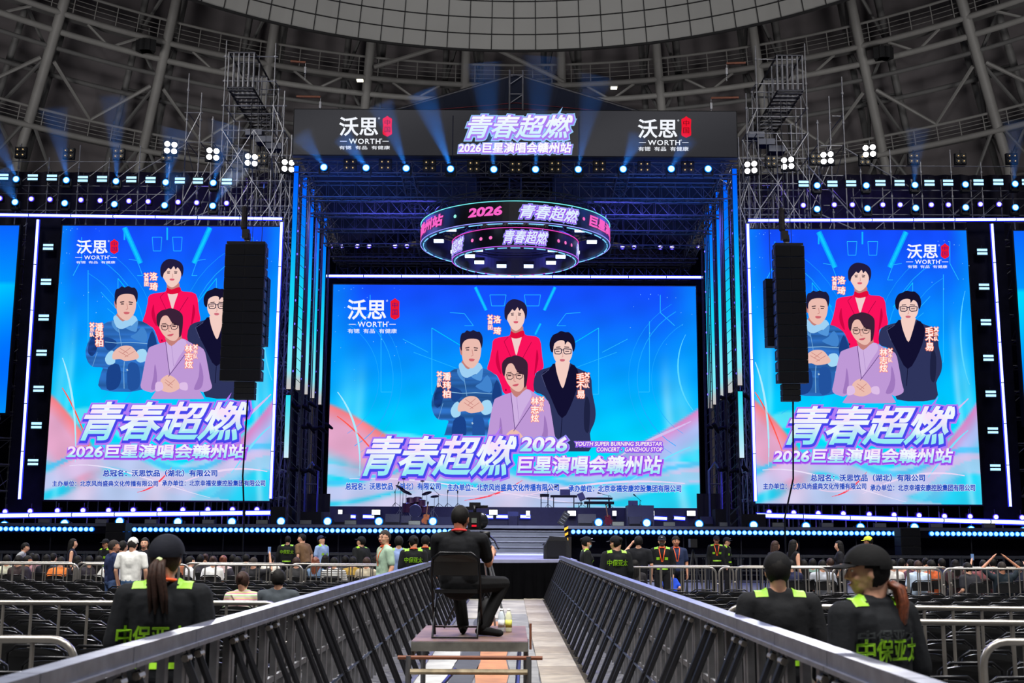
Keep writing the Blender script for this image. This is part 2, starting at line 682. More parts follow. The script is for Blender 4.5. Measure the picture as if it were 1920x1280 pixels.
def poster_colour(u, v, tall):
    """the animated backdrop: deep blue above, cyan below, pastel ribbons at the foot. u, v in 0..1, v down"""
    stops = [(0, (14, 92, 255)), (0.18, (8, 122, 255)), (0.38, (4, 150, 255)), (0.6, (0, 196, 255)), (0.78, (0, 224, 250)), (1, (40, 205, 240))]
    for (a, ca), (b, cb) in zip(stops[:-1], stops[1:]):
        if v <= b:
            c = lerp(ca, cb, (v - a) / (b - a))
            break
    d = abs(u - 0.5) * 2
    c = lerp(c, (24, 66, 250), 0.75 * sstep(0.35, 0.0, v) * sstep(0.15, 0.6, 1 - abs(d - 0.55)) * 0.8)
    c = lerp(c, (0, 170, 255), 0.5 * sstep(0.8, 1.0, d) * (1 - sstep(0.3, 0.6, v)))
    # diagonal light wisps at both sides
    for k, (x0, s, wd, cc, aa) in enumerate(((0.02, 0.26, 0.03, (120, 225, 255), .55), (0.98, -0.26, 0.03, (130, 225, 255), .55), (0.07, 0.12, 0.015, (160, 240, 255), .4), (0.93, -0.14, 0.015, (200, 235, 255), .5))):
        xx = x0 + s * (0.72 - v) * (v if v < .72 else .72)
        c = lerp(c, cc, aa * math.exp(-((u - xx) / wd) ** 2) * sstep(0.25, 0.6, v))
    # pastel ribbons
    v0 = 0.52 if not tall else 0.60
    def ribbon(c, yc, hw, col, al, soft=0.35):
        q = abs(v - yc) / hw
        return lerp(c, col, al * (1 - sstep(1 - soft, 1.0, q)))
    c = ribbon(c, 0.80 - 0.10 * math.sin(u * 7 + 0.4), 0.035, (120, 235, 250), .7)
    c = ribbon(c, 0.88 - 0.06 * math.sin(u * 6 + 2.3), 0.03, (190, 205, 245), .75)
    if u < 0.34:                                     # salmon fold sweeping down from the left edge
        top = v0 + 0.02 + 1.15 * u ** 1.15
        bot = v0 + 0.22 + 0.75 * u
        if v > top - .004:
            k = (1 - sstep(bot - 0.02, bot + 0.10, v)) * (1 - sstep(0.16, 0.3, u)) * sstep(top - .004, top + .018, v)
            c = lerp(c, lerp((255, 120, 120), (225, 165, 200), (v - top) / 0.08), k)
    if u > 0.62:                                     # pink and lilac fold from the right edge
        w = (u - 0.62) / 0.38
        top = v0 + 0.30 - 0.27 * w ** 1.6
        if v > top:
            k = (1 - sstep(top + 0.10, top + 0.22, v)) * sstep(0.1, 0.7, w) * sstep(top, top + .02, v)
            c = lerp(c, lerp((235, 120, 190), (175, 190, 245), (v - top) / 0.09), k)
    # lower waves
    y1 = 0.90 + 0.045 * math.cos(u * 9.2 + (0.6 if tall else 0.0))
    c = ribbon(c, y1, 0.045, (214, 196, 236), .85, .5)
    c = ribbon(c, y1 - 0.05, 0.012, (70, 200, 250), .8)
    y2 = 0.955 - 0.05 * math.sin(u * 6.3 - 0.9)
    if v > y2:
        c = lerp(c, (196, 198, 236), sstep(y2, y2 + 0.02, v) * 0.9)
        c = lerp(c, (226, 205, 232), 0.6 * sstep(0.3, 0.0, abs(((u * 3.1 + v) % 1) - .5)))
    y3 = 0.93 + 0.16 * (u - 0.72)
    if u > 0.55 and abs(v - (1.06 - 0.2 * sstep(.5, 1.0, u))) < 0.02:
        c = lerp(c, (120, 220, 250), .5)
    n = math.sin(u * 41 + v * 17) * math.sin(u * 13 - v * 29)
    return tuple(max(0, min(255, q * (1 + 0.03 * n))) for q in c)


def screen_body(t, x0, x1, z0, z1, Y, nu, nv, colf, depth=0.35):
    MB().box(x0 - 0.06, x1 + 0.06, Y + 0.02, Y + depth, z0 - 0.06, z1 + 0.06).build('cabinet_wall', M_BLACK, t)
    m = MB()
    vs, cs = [], []
    for j in range(nv + 1):
        for i in range(nu + 1):
            u, v = i / nu, j / nv
            vs.append((x0 + (x1 - x0) * u, Y, z1 + (z0 - z1) * v))
            cs.append(lin(colf(u, v)))
    m.add(vs, [(j * (nu + 1) + i, (j + 1) * (nu + 1) + i, (j + 1) * (nu + 1) + i + 1, j * (nu + 1) + i + 1) for j in range(nv) for i in range(nu)], cs)
    return m.build('display', DISP, t)


def layer(Y, k):
    return lambda x, y: P(x, y, Y - 0.012 * k)


# ---- the four performers pictured on the screens; outlines in one drawing unit, then fitted to each screen
SK, SK2, SKS = (236, 188, 176), (244, 206, 196), (196, 128, 122)
FIG = {}
FIG['red'] = dict(o=(765, 48), s=[
    ([(720, 350), (700, 365), (580, 390), (560, 470), (540, 570), (520, 660), (600, 700), (640, 790), (670, 860), (800, 870), (920, 850), (930, 690), (1000, 640), (990, 540), (965, 385), (860, 360), (830, 345)], (250, 18, 92)),
    ([(935, 560), (945, 480), (958, 560), (930, 690), (922, 700)], (200, 6, 66)),
    ([(592, 560), (610, 480), (618, 560), (640, 690), (606, 640)], (206, 8, 68)),
    ([(728, 370), (770, 380), (815, 368), (790, 460), (768, 530), (745, 450)], (240, 205, 205)),
    ([(728, 270), (818, 270), (822, 340), (770, 352), (728, 345)], SKS),
    ([(722, 322), (760, 340), (828, 316), (834, 362), (770, 386), (722, 372)], (225, 12, 60)),
    ([(690, 190), (700, 150), (750, 105), (800, 110), (838, 165), (840, 215), (828, 260), (800, 300), (765, 320), (730, 300), (705, 255), (688, 220)], SK2),
    ([(667, 185), (668, 130), (690, 80), (735, 50), (790, 56), (835, 80), (858, 120), (860, 175), (846, 222), (838, 172), (812, 130), (795, 150), (780, 118), (755, 150), (735, 135), (715, 162), (696, 188), (686, 228), (672, 212)], (34, 28, 62)),
    ([(745, 240), (765, 236), (785, 240), (778, 254), (752, 254)], (214, 92, 112)),
], l=[([(722, 172), (748, 168)], 4, (60, 40, 60)), ([(782, 168), (810, 172)], 4, (60, 40, 60)), ([(724, 184), (746, 184)], 6, (48, 32, 50)), ([(784, 184), (806, 184)], 6, (48, 32, 50)),
      ([(768, 190), (772, 222), (762, 226)], 3, SKS), ([(900, 415), (868, 470), (828, 545), (790, 640)], 4, (150, 8, 60)), ([(700, 372), (664, 412), (745, 600)], 4, (170, 8, 62)), ([(676, 826), (684, 826)], 12, (60, 10, 40))])
FIG['denim'] = dict(o=(385, 318), s=[
    ([(270, 640), (190, 680), (110, 740), (70, 830), (42, 930), (55, 1020), (100, 1080), (185, 1090), (170, 1150), (175, 1300), (520, 1300), (530, 1090), (600, 1000), (650, 860), (620, 750), (580, 690), (480, 640)], (44, 104, 182)),
    ([(80, 830), (130, 760), (190, 720), (150, 830), (130, 940), (90, 980), (60, 930)], (24, 60, 128)),
    ([(200, 800), (290, 830), (300, 880), (240, 930), (200, 880)], (28, 70, 142)),
    ([(420, 800), (540, 850), (560, 780), (520, 700), (470, 760)], (66, 132, 206)),
    ([(230, 1090), (320, 1060), (340, 1200), (300, 1290), (220, 1290)], (26, 66, 138)),
    ([(400, 1060), (480, 1060), (500, 1200), (480, 1290), (400, 1290)], (34, 82, 158)),
    ([(600, 740), (640, 860), (590, 960), (560, 880)], (24, 62, 130)),
    ([(310, 570), (430, 570), (442, 640), (370, 670), (312, 630)], SKS),
    ([(275, 620), (300, 592), (355, 650), (440, 592), (480, 640), (470, 700), (420, 690), (350, 722), (300, 700)], (158, 208, 244)),
    ([(270, 640), (300, 700), (330, 760), (290, 730), (262, 680)], (80, 146, 214)),
    ([(480, 640), (478, 700), (460, 750), (380, 712), (430, 690)], (84, 150, 218)),
    ([(303, 450), (320, 405), (380, 385), (440, 395), (465, 440), (466, 500), (455, 560), (430, 605), (395, 640), (355, 630), (315, 585), (302, 520)], SK),
    ([(283, 462), (300, 462), (304, 525), (290, 518)], SKS),
    ([(288, 465), (287, 390), (300, 345), (325, 335), (345, 316), (372, 326), (400, 314), (430, 328), (455, 330), (478, 370), (480, 425), (470, 470), (460, 430), (440, 396), (380, 388), (330, 402), (305, 440), (302, 492)], (30, 28, 60)),
    ([(362, 562), (385, 558), (412, 564), (400, 580), (372, 580)], (206, 100, 110)),
    ([(240, 940), (278, 936), (290, 1040), (230, 1062), (205, 1005)], (164, 216, 246)),
    ([(480, 925), (545, 920), (562, 1010), (500, 1042), (462, 1002)], (164, 216, 246)),
    ([(275, 945), (330, 892), (380, 880), (430, 890), (470, 940), (490, 980), (470, 1010), (380, 1026), (330, 1008), (270, 1010)], SK),
], l=[([(332, 468), (366, 462)], 6, (50, 34, 50)), ([(404, 464), (440, 470)], 6, (50, 34, 50)), ([(338, 484), (364, 484)], 6, (44, 30, 44)), ([(408, 486), (434, 486)], 6, (44, 30, 44)),
      ([(388, 480), (398, 530), (380, 538)], 4, SKS), ([(205, 845), (300, 856), (420, 850), (560, 860)], 5, (140, 190, 226)), ([(368, 1030), (362, 1120), (366, 1290)], 5, (136, 188, 226)),
      ([(330, 905), (400, 955)], 4, SKS), ([(320, 935), (400, 985)], 4, SKS), ([(420, 900), (350, 960)], 4, SKS), ([(452, 935), (370, 990)], 4, SKS), ([(140, 940), (100, 1078)], 4, (110, 165, 215)), ([(388, 1105), (396, 1120)], 12, (170, 200, 220)), ([(320, 720), (345, 880)], 4, (120, 175, 222))])
FIG['black'] = dict(o=(1165, 325), s=[
    ([(1110, 595), (1060, 630), (940, 680), (920, 830), (1010, 880), (1060, 1000), (1090, 1200), (1070, 1360), (1390, 1360), (1400, 1200), (1440, 1100), (1448, 1000), (1420, 850), (1400, 700), (1290, 640), (1225, 595)], (46, 52, 92)),
    ([(1350, 980), (1370, 880), (1400, 960), (1390, 1180), (1352, 1160)], (30, 34, 66)),
    ([(1100, 605), (1050, 650), (990, 700), (1060, 880), (1160, 1070), (1260, 900), (1305, 700), (1240, 608), (1165, 800)], (18, 16, 48)),
    ([(1113, 580), (1218, 580), (1222, 620), (1196, 730), (1166, 812), (1130, 730), (1108, 640)], SK2),
    ([(1085, 490), (1095, 430), (1150, 398), (1215, 408), (1245, 460), (1248, 520), (1230, 570), (1190, 612), (1150, 618), (1110, 585), (1088, 540)], SK2),
    ([(1060, 485), (1054, 420), (1080, 360), (1120, 340), (1150, 323), (1190, 332), (1222, 334), (1262, 380), (1274, 450), (1256, 502), (1240, 440), (1208, 412), (1185, 440), (1180, 408), (1140, 402), (1095, 430), (1082, 505)], (22, 18, 46)),
    ([(1142, 566), (1164, 561), (1186, 568), (1176, 582), (1150, 582)], (206, 106, 122)),
], l=[([(1095, 478), (1153, 474), (1156, 508), (1140, 520), (1102, 518), (1095, 478)], 5, (40, 34, 64)), ([(1175, 474), (1240, 478), (1236, 516), (1190, 520), (1176, 508), (1175, 474)], 5, (40, 34, 64)), ([(1153, 484), (1176, 484)], 5, (40, 34, 64)),
      ([(1108, 496), (1140, 496)], 5, (60, 40, 60)), ([(1188, 496), (1222, 496)], 5, (60, 40, 60)), ([(1110, 462), (1146, 458)], 5, (50, 34, 50)), ([(1180, 458), (1222, 462)], 5, (50, 34, 50)), ([(1164, 510), (1168, 542), (1156, 546)], 3, SKS),
      ([(1050, 652), (985, 702), (1020, 800)], 4, (80, 84, 124)), ([(1160, 1070), (1150, 1230)], 4, (20, 20, 50))])
FIG['lilac'] = dict(o=(760, 532), s=[
    ([(720, 850), (600, 895), (575, 930), (550, 1040), (525, 1190), (515, 1290), (600, 1332), (640, 1320), (620, 1420), (1020, 1420), (1010, 1320), (1040, 1330), (1110, 1290), (1095, 1200), (1070, 1040), (1040, 920), (950, 870), (850, 815)], (190, 152, 214)),
    ([(1000, 1180), (1010, 1040), (1040, 1180), (1020, 1290), (960, 1300)], (160, 120, 190)),
    ([(620, 1180), (632, 1060), (650, 1180), (640, 1290), (600, 1300)], (160, 120, 190)),
    ([(722, 790), (842, 780), (852, 832), (782, 892), (738, 862)], SKS),
    ([(722, 850), (772, 890), (852, 822), (900, 872), (832, 1000), (756, 1150), (738, 1000)], (206, 176, 226)),
    ([(668, 700), (685, 620), (730, 598), (782, 620), (828, 680), (837, 740), (832, 800), (800, 840), (760, 834), (710, 792), (680, 742)], SK),
    ([(645, 645), (650, 590), (690, 550), (730, 540), (760, 530), (820, 548), (862, 590), (868, 650), (864, 720), (852, 790), (835, 802), (832, 700), (800, 690), (770, 660), (740, 605), (705, 602), (680, 640), (668, 706), (652, 690)], (58, 34, 56)),
    ([(735, 786), (765, 776), (790, 774), (775, 794), (748, 796)], (206, 92, 108)),
    ([(690, 1200), (740, 1165), (795, 1190), (832, 1240), (842, 1290), (770, 1332), (690, 1312), (678, 1240)], SK),
    ([(640, 1240), (690, 1235), (700, 1300), (640, 1320)], (222, 190, 232)),
    ([(842, 1245), (900, 1240), (905, 1310), (846, 1300)], (222, 190, 232)),
], l=[([(684, 692), (738, 688), (742, 722), (722, 738), (694, 734), (684, 692)], 4, (50, 34, 50)), ([(764, 690), (822, 686), (820, 720), (800, 734), (772, 728), (764, 690)], 4, (50, 34, 50)), ([(738, 698), (766, 698)], 4, (50, 34, 50)),
      ([(696, 704), (726, 704)], 6, (60, 36, 44)), ([(778, 702), (808, 702)], 6, (60, 36, 44)), ([(690, 680), (728, 674)], 5, (50, 32, 40)), ([(772, 672), (814, 674)], 5, (50, 32, 40)), ([(752, 700), (748, 750), (766, 756)], 4, SKS),
      ([(722, 850), (738, 1000), (756, 1160)], 5, (100, 66, 130)), ([(905, 940), (840, 1040), (745, 1180)], 5, (100, 66, 130)), ([(772, 892), (790, 1080)], 3, (168, 134, 196)),
      ([(720, 1210), (780, 1260)], 4, SKS), ([(715, 1235), (780, 1290)], 4, SKS), ([(800, 1210), (740, 1270)], 4, SKS), ([(930, 1000), (990, 996)], 3, (150, 112, 180))])


def performer(t, key, ax, ay, sx, sy, Y, k0, ybot):
    f = FIG[key]
    ox, oy = f['o']
    names = {'red': 'performer in a red suit pictured on the screen', 'denim': 'performer in a blue denim jacket pictured on the screen', 'black': 'performer with glasses in a dark suit pictured on the screen', 'lilac': 'performer in a lilac suit pictured on the screen'}
    m = MB()
    k = k0
    for pts, col in f['s']:
        k += 0.25
        fm = layer(Y, k)
        if key == 'denim' and len(pts) > 6 and col[2] > 120 and col[0] < 70:
            base = col
            col = lambda x, y, b=base: tuple(max(0, min(255, q * (1 + 0.28 * math.sin(x * .05 + y * .7) * math.sin(y * .06 - x * .4)))) for q in b)
        flat_poly(m, [(ax + (x - ox) / 4.572 * sx, min(ybot, ay + (y - oy) / 4.572 * sy)) for x, y in smooth_loop(pts, 3)], fm, col, False)
    for pts, w, col in f['l']:
        pp = [(ax + (x - ox) / 4.572 * sx, ay + (y - oy) / 4.572 * sy) for x, y in pts]
        if max(q[1] for q in pp) <= ybot + 1:
            stroke(m, pp, w * (1.45 if max(col) < 75 else 1.1) / 4.572, layer(Y, k + 0.3), col)
    return m.build('pictured_performer', ART, t, label=names[key])


def title_col(u, v):
    c = lerp((150, 235, 245), (250, 225, 250), sstep(0.0, 0.75, v))
    return lerp(c, (240, 250, 255), 0.5 + 0.5 * math.sin(u * 23 + v * 5)) if v > .25 else c


def outlined(m, body, box, Y, k, col, out1, out2, shear=0.0, b0=0.02, b1=0.07, b2=0.12, sp=1.0, drop=1.6):
    put_text(m, body, box, layer(Y, k), out2, shear, b2, sp, drop * .5, drop)
    put_text(m, body, box, layer(Y, k + .6), out1, shear, b1, sp, drop * .4, drop * .8)
    put_text(m, body, box, layer(Y, k + 1.2), col, shear, b0, sp)


def column_text(m, chars, xs, ys, size, Y, k, col, outline):
    for ch, y in zip(chars, ys):
        bx = (xs - size / 2, y - size / 2, xs + size / 2, y + size / 2)
        put_text(m, ch, bx, layer(Y, k), outline, 0, 0.075)
        put_text(m, ch, bx, layer(Y, k + .5), col, 0, 0.02)


def maker_logo(t, Y, k, big, seal, word, tags, dash=True):
    m = MB()
    W = (245, 248, 255)
    put_text(m, '沃思', big, layer(Y, k), W, 0, 0.02)
    put_text(m, 'WORTH', word, layer(Y, k), W, 0, 0.015, 1.15)
    put_text(m, '有锶  有品  有健康', tags, layer(Y, k), W, 0, 0.008)
    put_text(m, '®', (big[2] + 1, big[1], big[2] + 4.5, big[1] + 3.5), layer(Y, k), W)
    put_text(m, '®', (word[2] + .5, word[1] - 1, word[2] + 3.5, word[1] + 2), layer(Y, k), W)
    my = (word[1] + word[3]) / 2
    for a, b in (((word[0] - 17), (word[0] - 4)), ((word[2] + 4), (word[2] + 16))):
        stroke(m, [(a, my), (b, my)], 1.0, layer(Y, k), W)
    m.build('maker_logo', ART, t)
    m = MB()
    x0, y0, x1, y1 = seal
    w = x1 - x0
    pts = [(x0 + w * .5, y0), (x0 + w * .68, y0 + 2.5), (x1 - 1, y0 + 5), (x1, y0 + 8), (x1 - .6, (y0 + y1) / 2), (x1, y1 - 8), (x1 - 1, y1 - 4), (x0 + w * .68, y1 - 1.5), (x0 + w * .5, y1), (x0 + w * .3, y1 - 1.5), (x0 + 1, y1 - 4), (x0, y1 - 8), (x0 + .6, (y0 + y1) / 2), (x0, y0 + 8), (x0 + 1, y0 + 5), (x0 + w * .32, y0 + 2.5)]
    flat_poly(m, pts, layer(Y, k), (238, 22, 48))
    h = y1 - y0
    for ch, c in (('中', .32), ('国', .66)):
        put_text(m, ch, (x0 + w * .2, y0 + h * (c - .13), x0 + w * .8, y0 + h * (c + .13)), layer(Y, k + .4), (60, 20, 120) if Y > 50 else (90, 12, 24))
    m.build('red_seal', ART, t)


def inside(box, *pts):
    return all(box[0] + 1 <= x <= box[2] - 1 and box[1] + 1 <= y <= box[3] - 1 for x, y in pts)


def tech_lines(m, box, Y, k):
    """thin cyan circuit lines, light rays and a ring drawn in the backdrop of the picture"""
    x0, y0, x1, y1 = box
    W, H = x1 - x0, y1 - y0
    f = layer(Y, k)
    c1, c2 = (40, 190, 255), (0, 210, 250)
    def L(pts, w, c):
        q = [(x0 + a * W, y0 + b * H) for a, b in pts]
        for p0, p1 in zip(q[:-1], q[1:]):
            if inside(box, p0, p1):
                stroke(m, [p0, p1], w, f, c)
    for s in (0, 1):
        q = (lambda a: 1 - a) if s else (lambda a: a)
        if H > W:
            for w_, c_ in ((10, (10, 160, 255)), (5, (20, 215, 255))):
                L([(q(.30), .005), (q(.375), .135)], w_, c_)
            L([(q(.70) if s else .5, .005), (q(.70) if s else .5, .05)], 3, (20, 180, 255))
        else:
            for w_, c_ in ((6, (10, 160, 255)), (3, (20, 215, 255))):
                L([(q(.39), .005), (q(.42), .11)], w_, c_)
                L([(q(.57), .17), (q(.555), .22)] if s == 0 else [(.57, .17), (.555, .22)], w_ * .7, c_)
        L([(q(.43), .04), (q(.435), .09), (q(.47), .09), (q(.475), .04), (q(.43), .04)], 1, c1)
        L([(q(.32), .12), (q(.36), .125), (q(.385), .18), (q(.36), .18)], 1, c1)
        L([(q(.27), .19), (q(.27), .49), (q(.33), .49)], 1.2, c1)
        L([(q(.27), .19), (q(.36), .28)], 1.2, c2)
        L([(q(.19), .24), (q(.26), .30)], 1, c1)
        L([(q(.22), .30), (q(.35), .38)], .8, c1)
        L([(q(.10), .04), (q(.10), .12), (q(.06), .18)], 1.2, c1)
        L([(q(.16), .48), (q(.13), .48), (q(.13), .16)], 1.2, c1)
        L([(q(.30), .40), (q(.36), .43)], .8, c2)
    for rr, w in ((.22, .8), (.27, 1.3), (.30, .6)):
        for sx, cx in ((1, -0.05), (-1, 1.05)):
            pts = []
            for a in range(-60, 61, 8):
                pts.append((cx + sx * rr * math.cos(R(a)) * H / W * 1.3, .42 + rr * 1.3 * math.sin(R(a))))
            L(pts, w, (30, 170, 255))
    rnd = random.Random(5)
    for _ in range(90):
        a, b = rnd.random(), rnd.random() ** 2 * .45
        if abs(a - .5) > .3:
            s = rnd.uniform(.6, 1.3)
            L([(a, b), (a + s / W, b)], s, (150, 225, 255))


def wisps(m, box, Y, k):
    x0, y0, x1, y1 = box
    W, H = x1 - x0, y1 - y0
    f = layer(Y, k)
    def sweep(pts, w0, w1, c):
        n = 14
        for i in range(n):
            t0, t1 = i / n, (i + 1) / n
            def b(t):
                return tuple((1 - t) ** 3 * pts[0][j] + 3 * t * (1 - t) ** 2 * pts[1][j] + 3 * t * t * (1 - t) * pts[2][j] + t ** 3 * pts[3][j] for j in (0, 1))
            a, d = b(t0), b(t1)
            p0, p1 = (x0 + a[0] * W, y0 + a[1] * H), (x0 + d[0] * W, y0 + d[1] * H)
            if inside(box, p0, p1):
                stroke(m, [p0, p1], w0 + (w1 - w0) * math.sin(PI * (t0 + t1) / 2), f, c)
    sweep([(0, .58), (.04, .62), (.09, .70), (.14, .82)], 1, 3, (255, 90, 80))
    sweep([(0, .46), (.05, .55), (.08, .70), (.07, .86)], .5, 4, (170, 235, 255))
    sweep([(.25, .93), (.4, .99), (.5, .9), (.6, .97)], .5, 3, (225, 205, 235))
    sweep([(.36, .97), (.43, .96), (.47, .93), (.52, .88)], .5, 3.5, (250, 70, 90))
    sweep([(1, .60), (.93, .66), (.85, .70), (.76, .80)], .5, 5, (215, 190, 240))
    sweep([(1, .72), (.92, .76), (.86, .84), (.80, .90)], 1, 4, (120, 225, 255))
    sweep([(0, .88), (.2, .84), (.4, .93), (.7, .99)], .5, 2.5, (235, 225, 250))
    sweep([(.5, .96), (.7, .88), (.85, .87), (1, .90)], .5, 4, (235, 215, 245))
    sweep([(.97, .22), (.93, .34), (.95, .5), (1, .58)], .5, 3, (90, 215, 255))


# ---- centre screen
Y = 60.0
t = thing('led_screen', 'wide central LED screen showing the concert poster behind the band', 'screen', (0.11, Y, 3.2))
CX = (-9.2, 9.43, 3.2, 14.5)
screen_body(t, *CX, Y, 190, 110, lambda u, v: poster_colour(u, v, False))
m = MB()
BOX = (626, 536, 1306, 950)
tech_lines(m, BOX, Y, 1)
wisps(m, BOX, Y, 1.5)
m.build('backdrop_linework', ART, t)
performer(t, 'red', 967.3, 560.5, 1, 1, Y, 2, 822)
performer(t, 'denim', 884.2, 619.5, 1, 1, Y, 5, 816)
performer(t, 'black', 1054.8, 621, 1, 1, Y, 5, 846)
performer(t, 'lilac', 966.2, 666.3, 1, 1, Y, 10, 824)
m = MB()
OR, WH = (255, 130, 90), (255, 244, 240)
zc = lambda X, Yy: (800 + X / 4.572, 550 + Yy / 4.572)
for chars, X, ys, sz, sm, SX, sy_ in (('洛琦', 605, (222, 320), 13, '×舞团', 545, (205, 248, 292)), ('潘玮柏', 172, (710, 785, 860), 14, '×乐队', 110, (690, 738, 782)),
                                      ('林志炫', 928, (920, 995, 1068), 14, '×乐队', 985, (905, 948, 990)), ('毛不易', 1320, (715, 790, 865), 14, '×乐队', 1375, (700, 745, 790))):
    column_text(m, chars, zc(X, 0)[0], [zc(0, q)[1] for q in ys], sz, Y, 15, WH, OR)
    column_text(m, sm, zc(SX, 0)[0], [zc(0, q)[1] for q in sy_], 8, Y, 15, WH, OR)
m.build('name_lettering', ART, t)
m = MB()
PU, BL = (150, 70, 235), (70, 70, 235)
outlined(m, '青春超燃', (682, 818, 967, 890), Y, 16, title_col, BL, (178, 120, 245), 0.42, 0.022, .06, .10, 1.0, 3)
outlined(m, '2026', (976, 820, 1062, 845), Y, 16, title_col, PU, (150, 150, 250), 0.15, 0.035, .08, .13, 1.0, 1.5)
outlined(m, '巨星演唱会赣州站', (971, 855, 1240, 887), Y, 16, title_col, PU, (190, 120, 245), 0.12, 0.03, .08, .12, 1.0, 2)
outlined(m, 'YOUTH SUPER BURNING SUPERSTAR', (1079, 828, 1241, 835.5), Y, 16, WH, PU, (140, 110, 240), 0.15, 0.02, .13, .22, 1.0, .8)
outlined(m, 'CONCERT ·  GANZHOU STOP', (1119, 838.5, 1242, 846), Y, 16, WH, PU, (140, 110, 240), 0.15, 0.02, .13, .22, 1.0, .8)
m.build('title_lettering', ART, t)
m = MB()
CAP = (('总冠名：沃思饮品（湖北）有限公司', (648, 905, 826, 918)), ('主办单位：北京风尚盛典文化传播有限公司', (839, 907, 1048, 920)), ('承办单位：北京幸福安康控股集团有限公司', (1066, 909, 1277, 922)))
for s, bx in CAP:
    put_text(m, s, bx, layer(Y, 15), (236, 240, 255), 0, 0.075)
    put_text(m, s, bx, layer(Y, 15.6), (24, 84, 205), 0, 0.034)
m.build('caption_lettering', ART, t)
maker_logo(t, Y, 15, (652, 562, 723, 598), (732, 559, 749, 599), (671, 603, 726, 612.5), (652, 616, 744, 624.5))


def side_screen(label, x0, x1, box, anchors, names, title, sub, caps, logo):
    Y = 54.0
    t = thing('led_screen', label, 'screen', ((x0 + x1) / 2, Y, 3.28))
    screen_body(t, x0, x1, 3.28, 15.95, Y, 120, 140, lambda u, v: poster_colour(u, v, True))
    m = MB()
    tech_lines(m, box, Y, 1)
    wisps(m, box, Y, 1.5)
    m.build('backdrop_linework', ART, t)
    for k, (key, lay) in enumerate((('red', 2), ('denim', 5), ('black', 5), ('lilac', 10))):
        ax, ay = anchors[key]
        performer(t, key, ax, ay, 1.02, 0.9, Y, lay, box[1] + (box[3] - box[1]) * 0.63)
    m = MB()
    for chars, X, ys, SX, sy_ in names:
        column_text(m, chars, X, ys, 14, Y, 15, WH, OR)
        column_text(m, '×舞团' if chars == '洛琦' else '×乐队', SX, sy_, 7.5, Y, 15, WH, OR)
    m.build('name_lettering', ART, t)
    m = MB()
    outlined(m, '青春超燃', title, Y, 16, title_col, BL, (178, 120, 245), 0.42, 0.022, .06, .10, 1.0, 3)
    outlined(m, '2026巨星演唱会赣州站', sub, Y, 16, title_col, PU, (190, 120, 245), 0.12, 0.03, .08, .12, 1.0, 2)
    m.build('title_lettering', ART, t)
    m = MB()
    for s, bx in caps:
        put_text(m, s, bx, layer(Y, 15), (236, 240, 255), 0, 0.075)
        put_text(m, s, bx, layer(Y, 15.6), (34, 74, 190), 0, 0.034)
    m.build('caption_lettering', ART, t)
    maker_logo(t, Y, 15, *logo)
    return t


C3 = [c[0] for c in CAP]
side_screen('tall LED screen left of the stage showing the concert poster', -20.99, -10.86, (113, 424, 514, 938),
            dict(red=(322.6, 485), denim=(237, 537), black=(406.6, 540), lilac=(319, 578)),
            (('洛琦', 288, (518, 537), 274.5, (516, 524, 532.5)), ('潘玮柏', 186, (612.7, 627.5, 642), 172.5, (609, 618, 627)), ('林志炫', 354, (653, 668, 683), 366.5, (650, 659, 668)), ('毛不易', 442, (610, 625, 640), 455, (608, 617, 626))),
            (153, 754, 464, 824), (126, 833, 461, 858),
            ((C3[0], (193, 880.5, 407, 893)), (C3[1], (98, 901, 296, 911.5)), (C3[2], (304, 900, 497, 911))),
            ((144, 450, 201, 475), (206.5, 448, 222, 476), (158, 479, 203, 486), (143, 489, 216, 494)))
side_screen('tall LED screen right of the stage showing the concert poster', 10.98, 21.16, (1412, 432, 1822, 946),
            dict(red=(1612, 492), denim=(1533.7, 545), black=(1703, 545), lilac=(1616, 585.5)),
            (('洛琦', 1577.7, (525, 544.5), 1564.6, (522.5, 531, 539.5)), ('林志炫', 1656.7, (660, 675, 690), 1669.3, (657, 666, 675)), ('毛不易', 1742.7, (620, 635, 650), 1755.3, (617, 626, 635))),
            (1476, 762, 1789, 832), (1451, 841, 1786, 867),
            ((C3[0], (1520, 889, 1734, 902)), (C3[1], (1431, 905.5, 1624, 917)), (C3[2], (1632, 908, 1828, 920))),
            ((1701, 458, 1758, 484), (1764, 456, 1779.5, 485), (1716, 487, 1762, 494.5), (1702, 497, 1776, 502.5)))

# the next screens out, mostly beyond the frame
for lab, x0, x1, z0, z1 in (('outer LED screen at the far left, blue picture cut by the frame', -27.5, -23.1, 7.2, 16.0), ('outer LED screen at the far right, blue picture cut by the frame', 23.45, 27.8, 6.9, 16.0)):
    t = thing('led_screen', lab, 'screen', ((x0 + x1) / 2, 54.2, z0))
    screen_body(t, x0, x1, z0, z1, 54.2, 16, 40, lambda u, v: lerp((0, 110, 255), (0, 215, 255), 0.5 + 0.5 * math.sin(v * 5 + u)) if v > .3 else lerp((10, 100, 255), (0, 150, 255), v / .3))

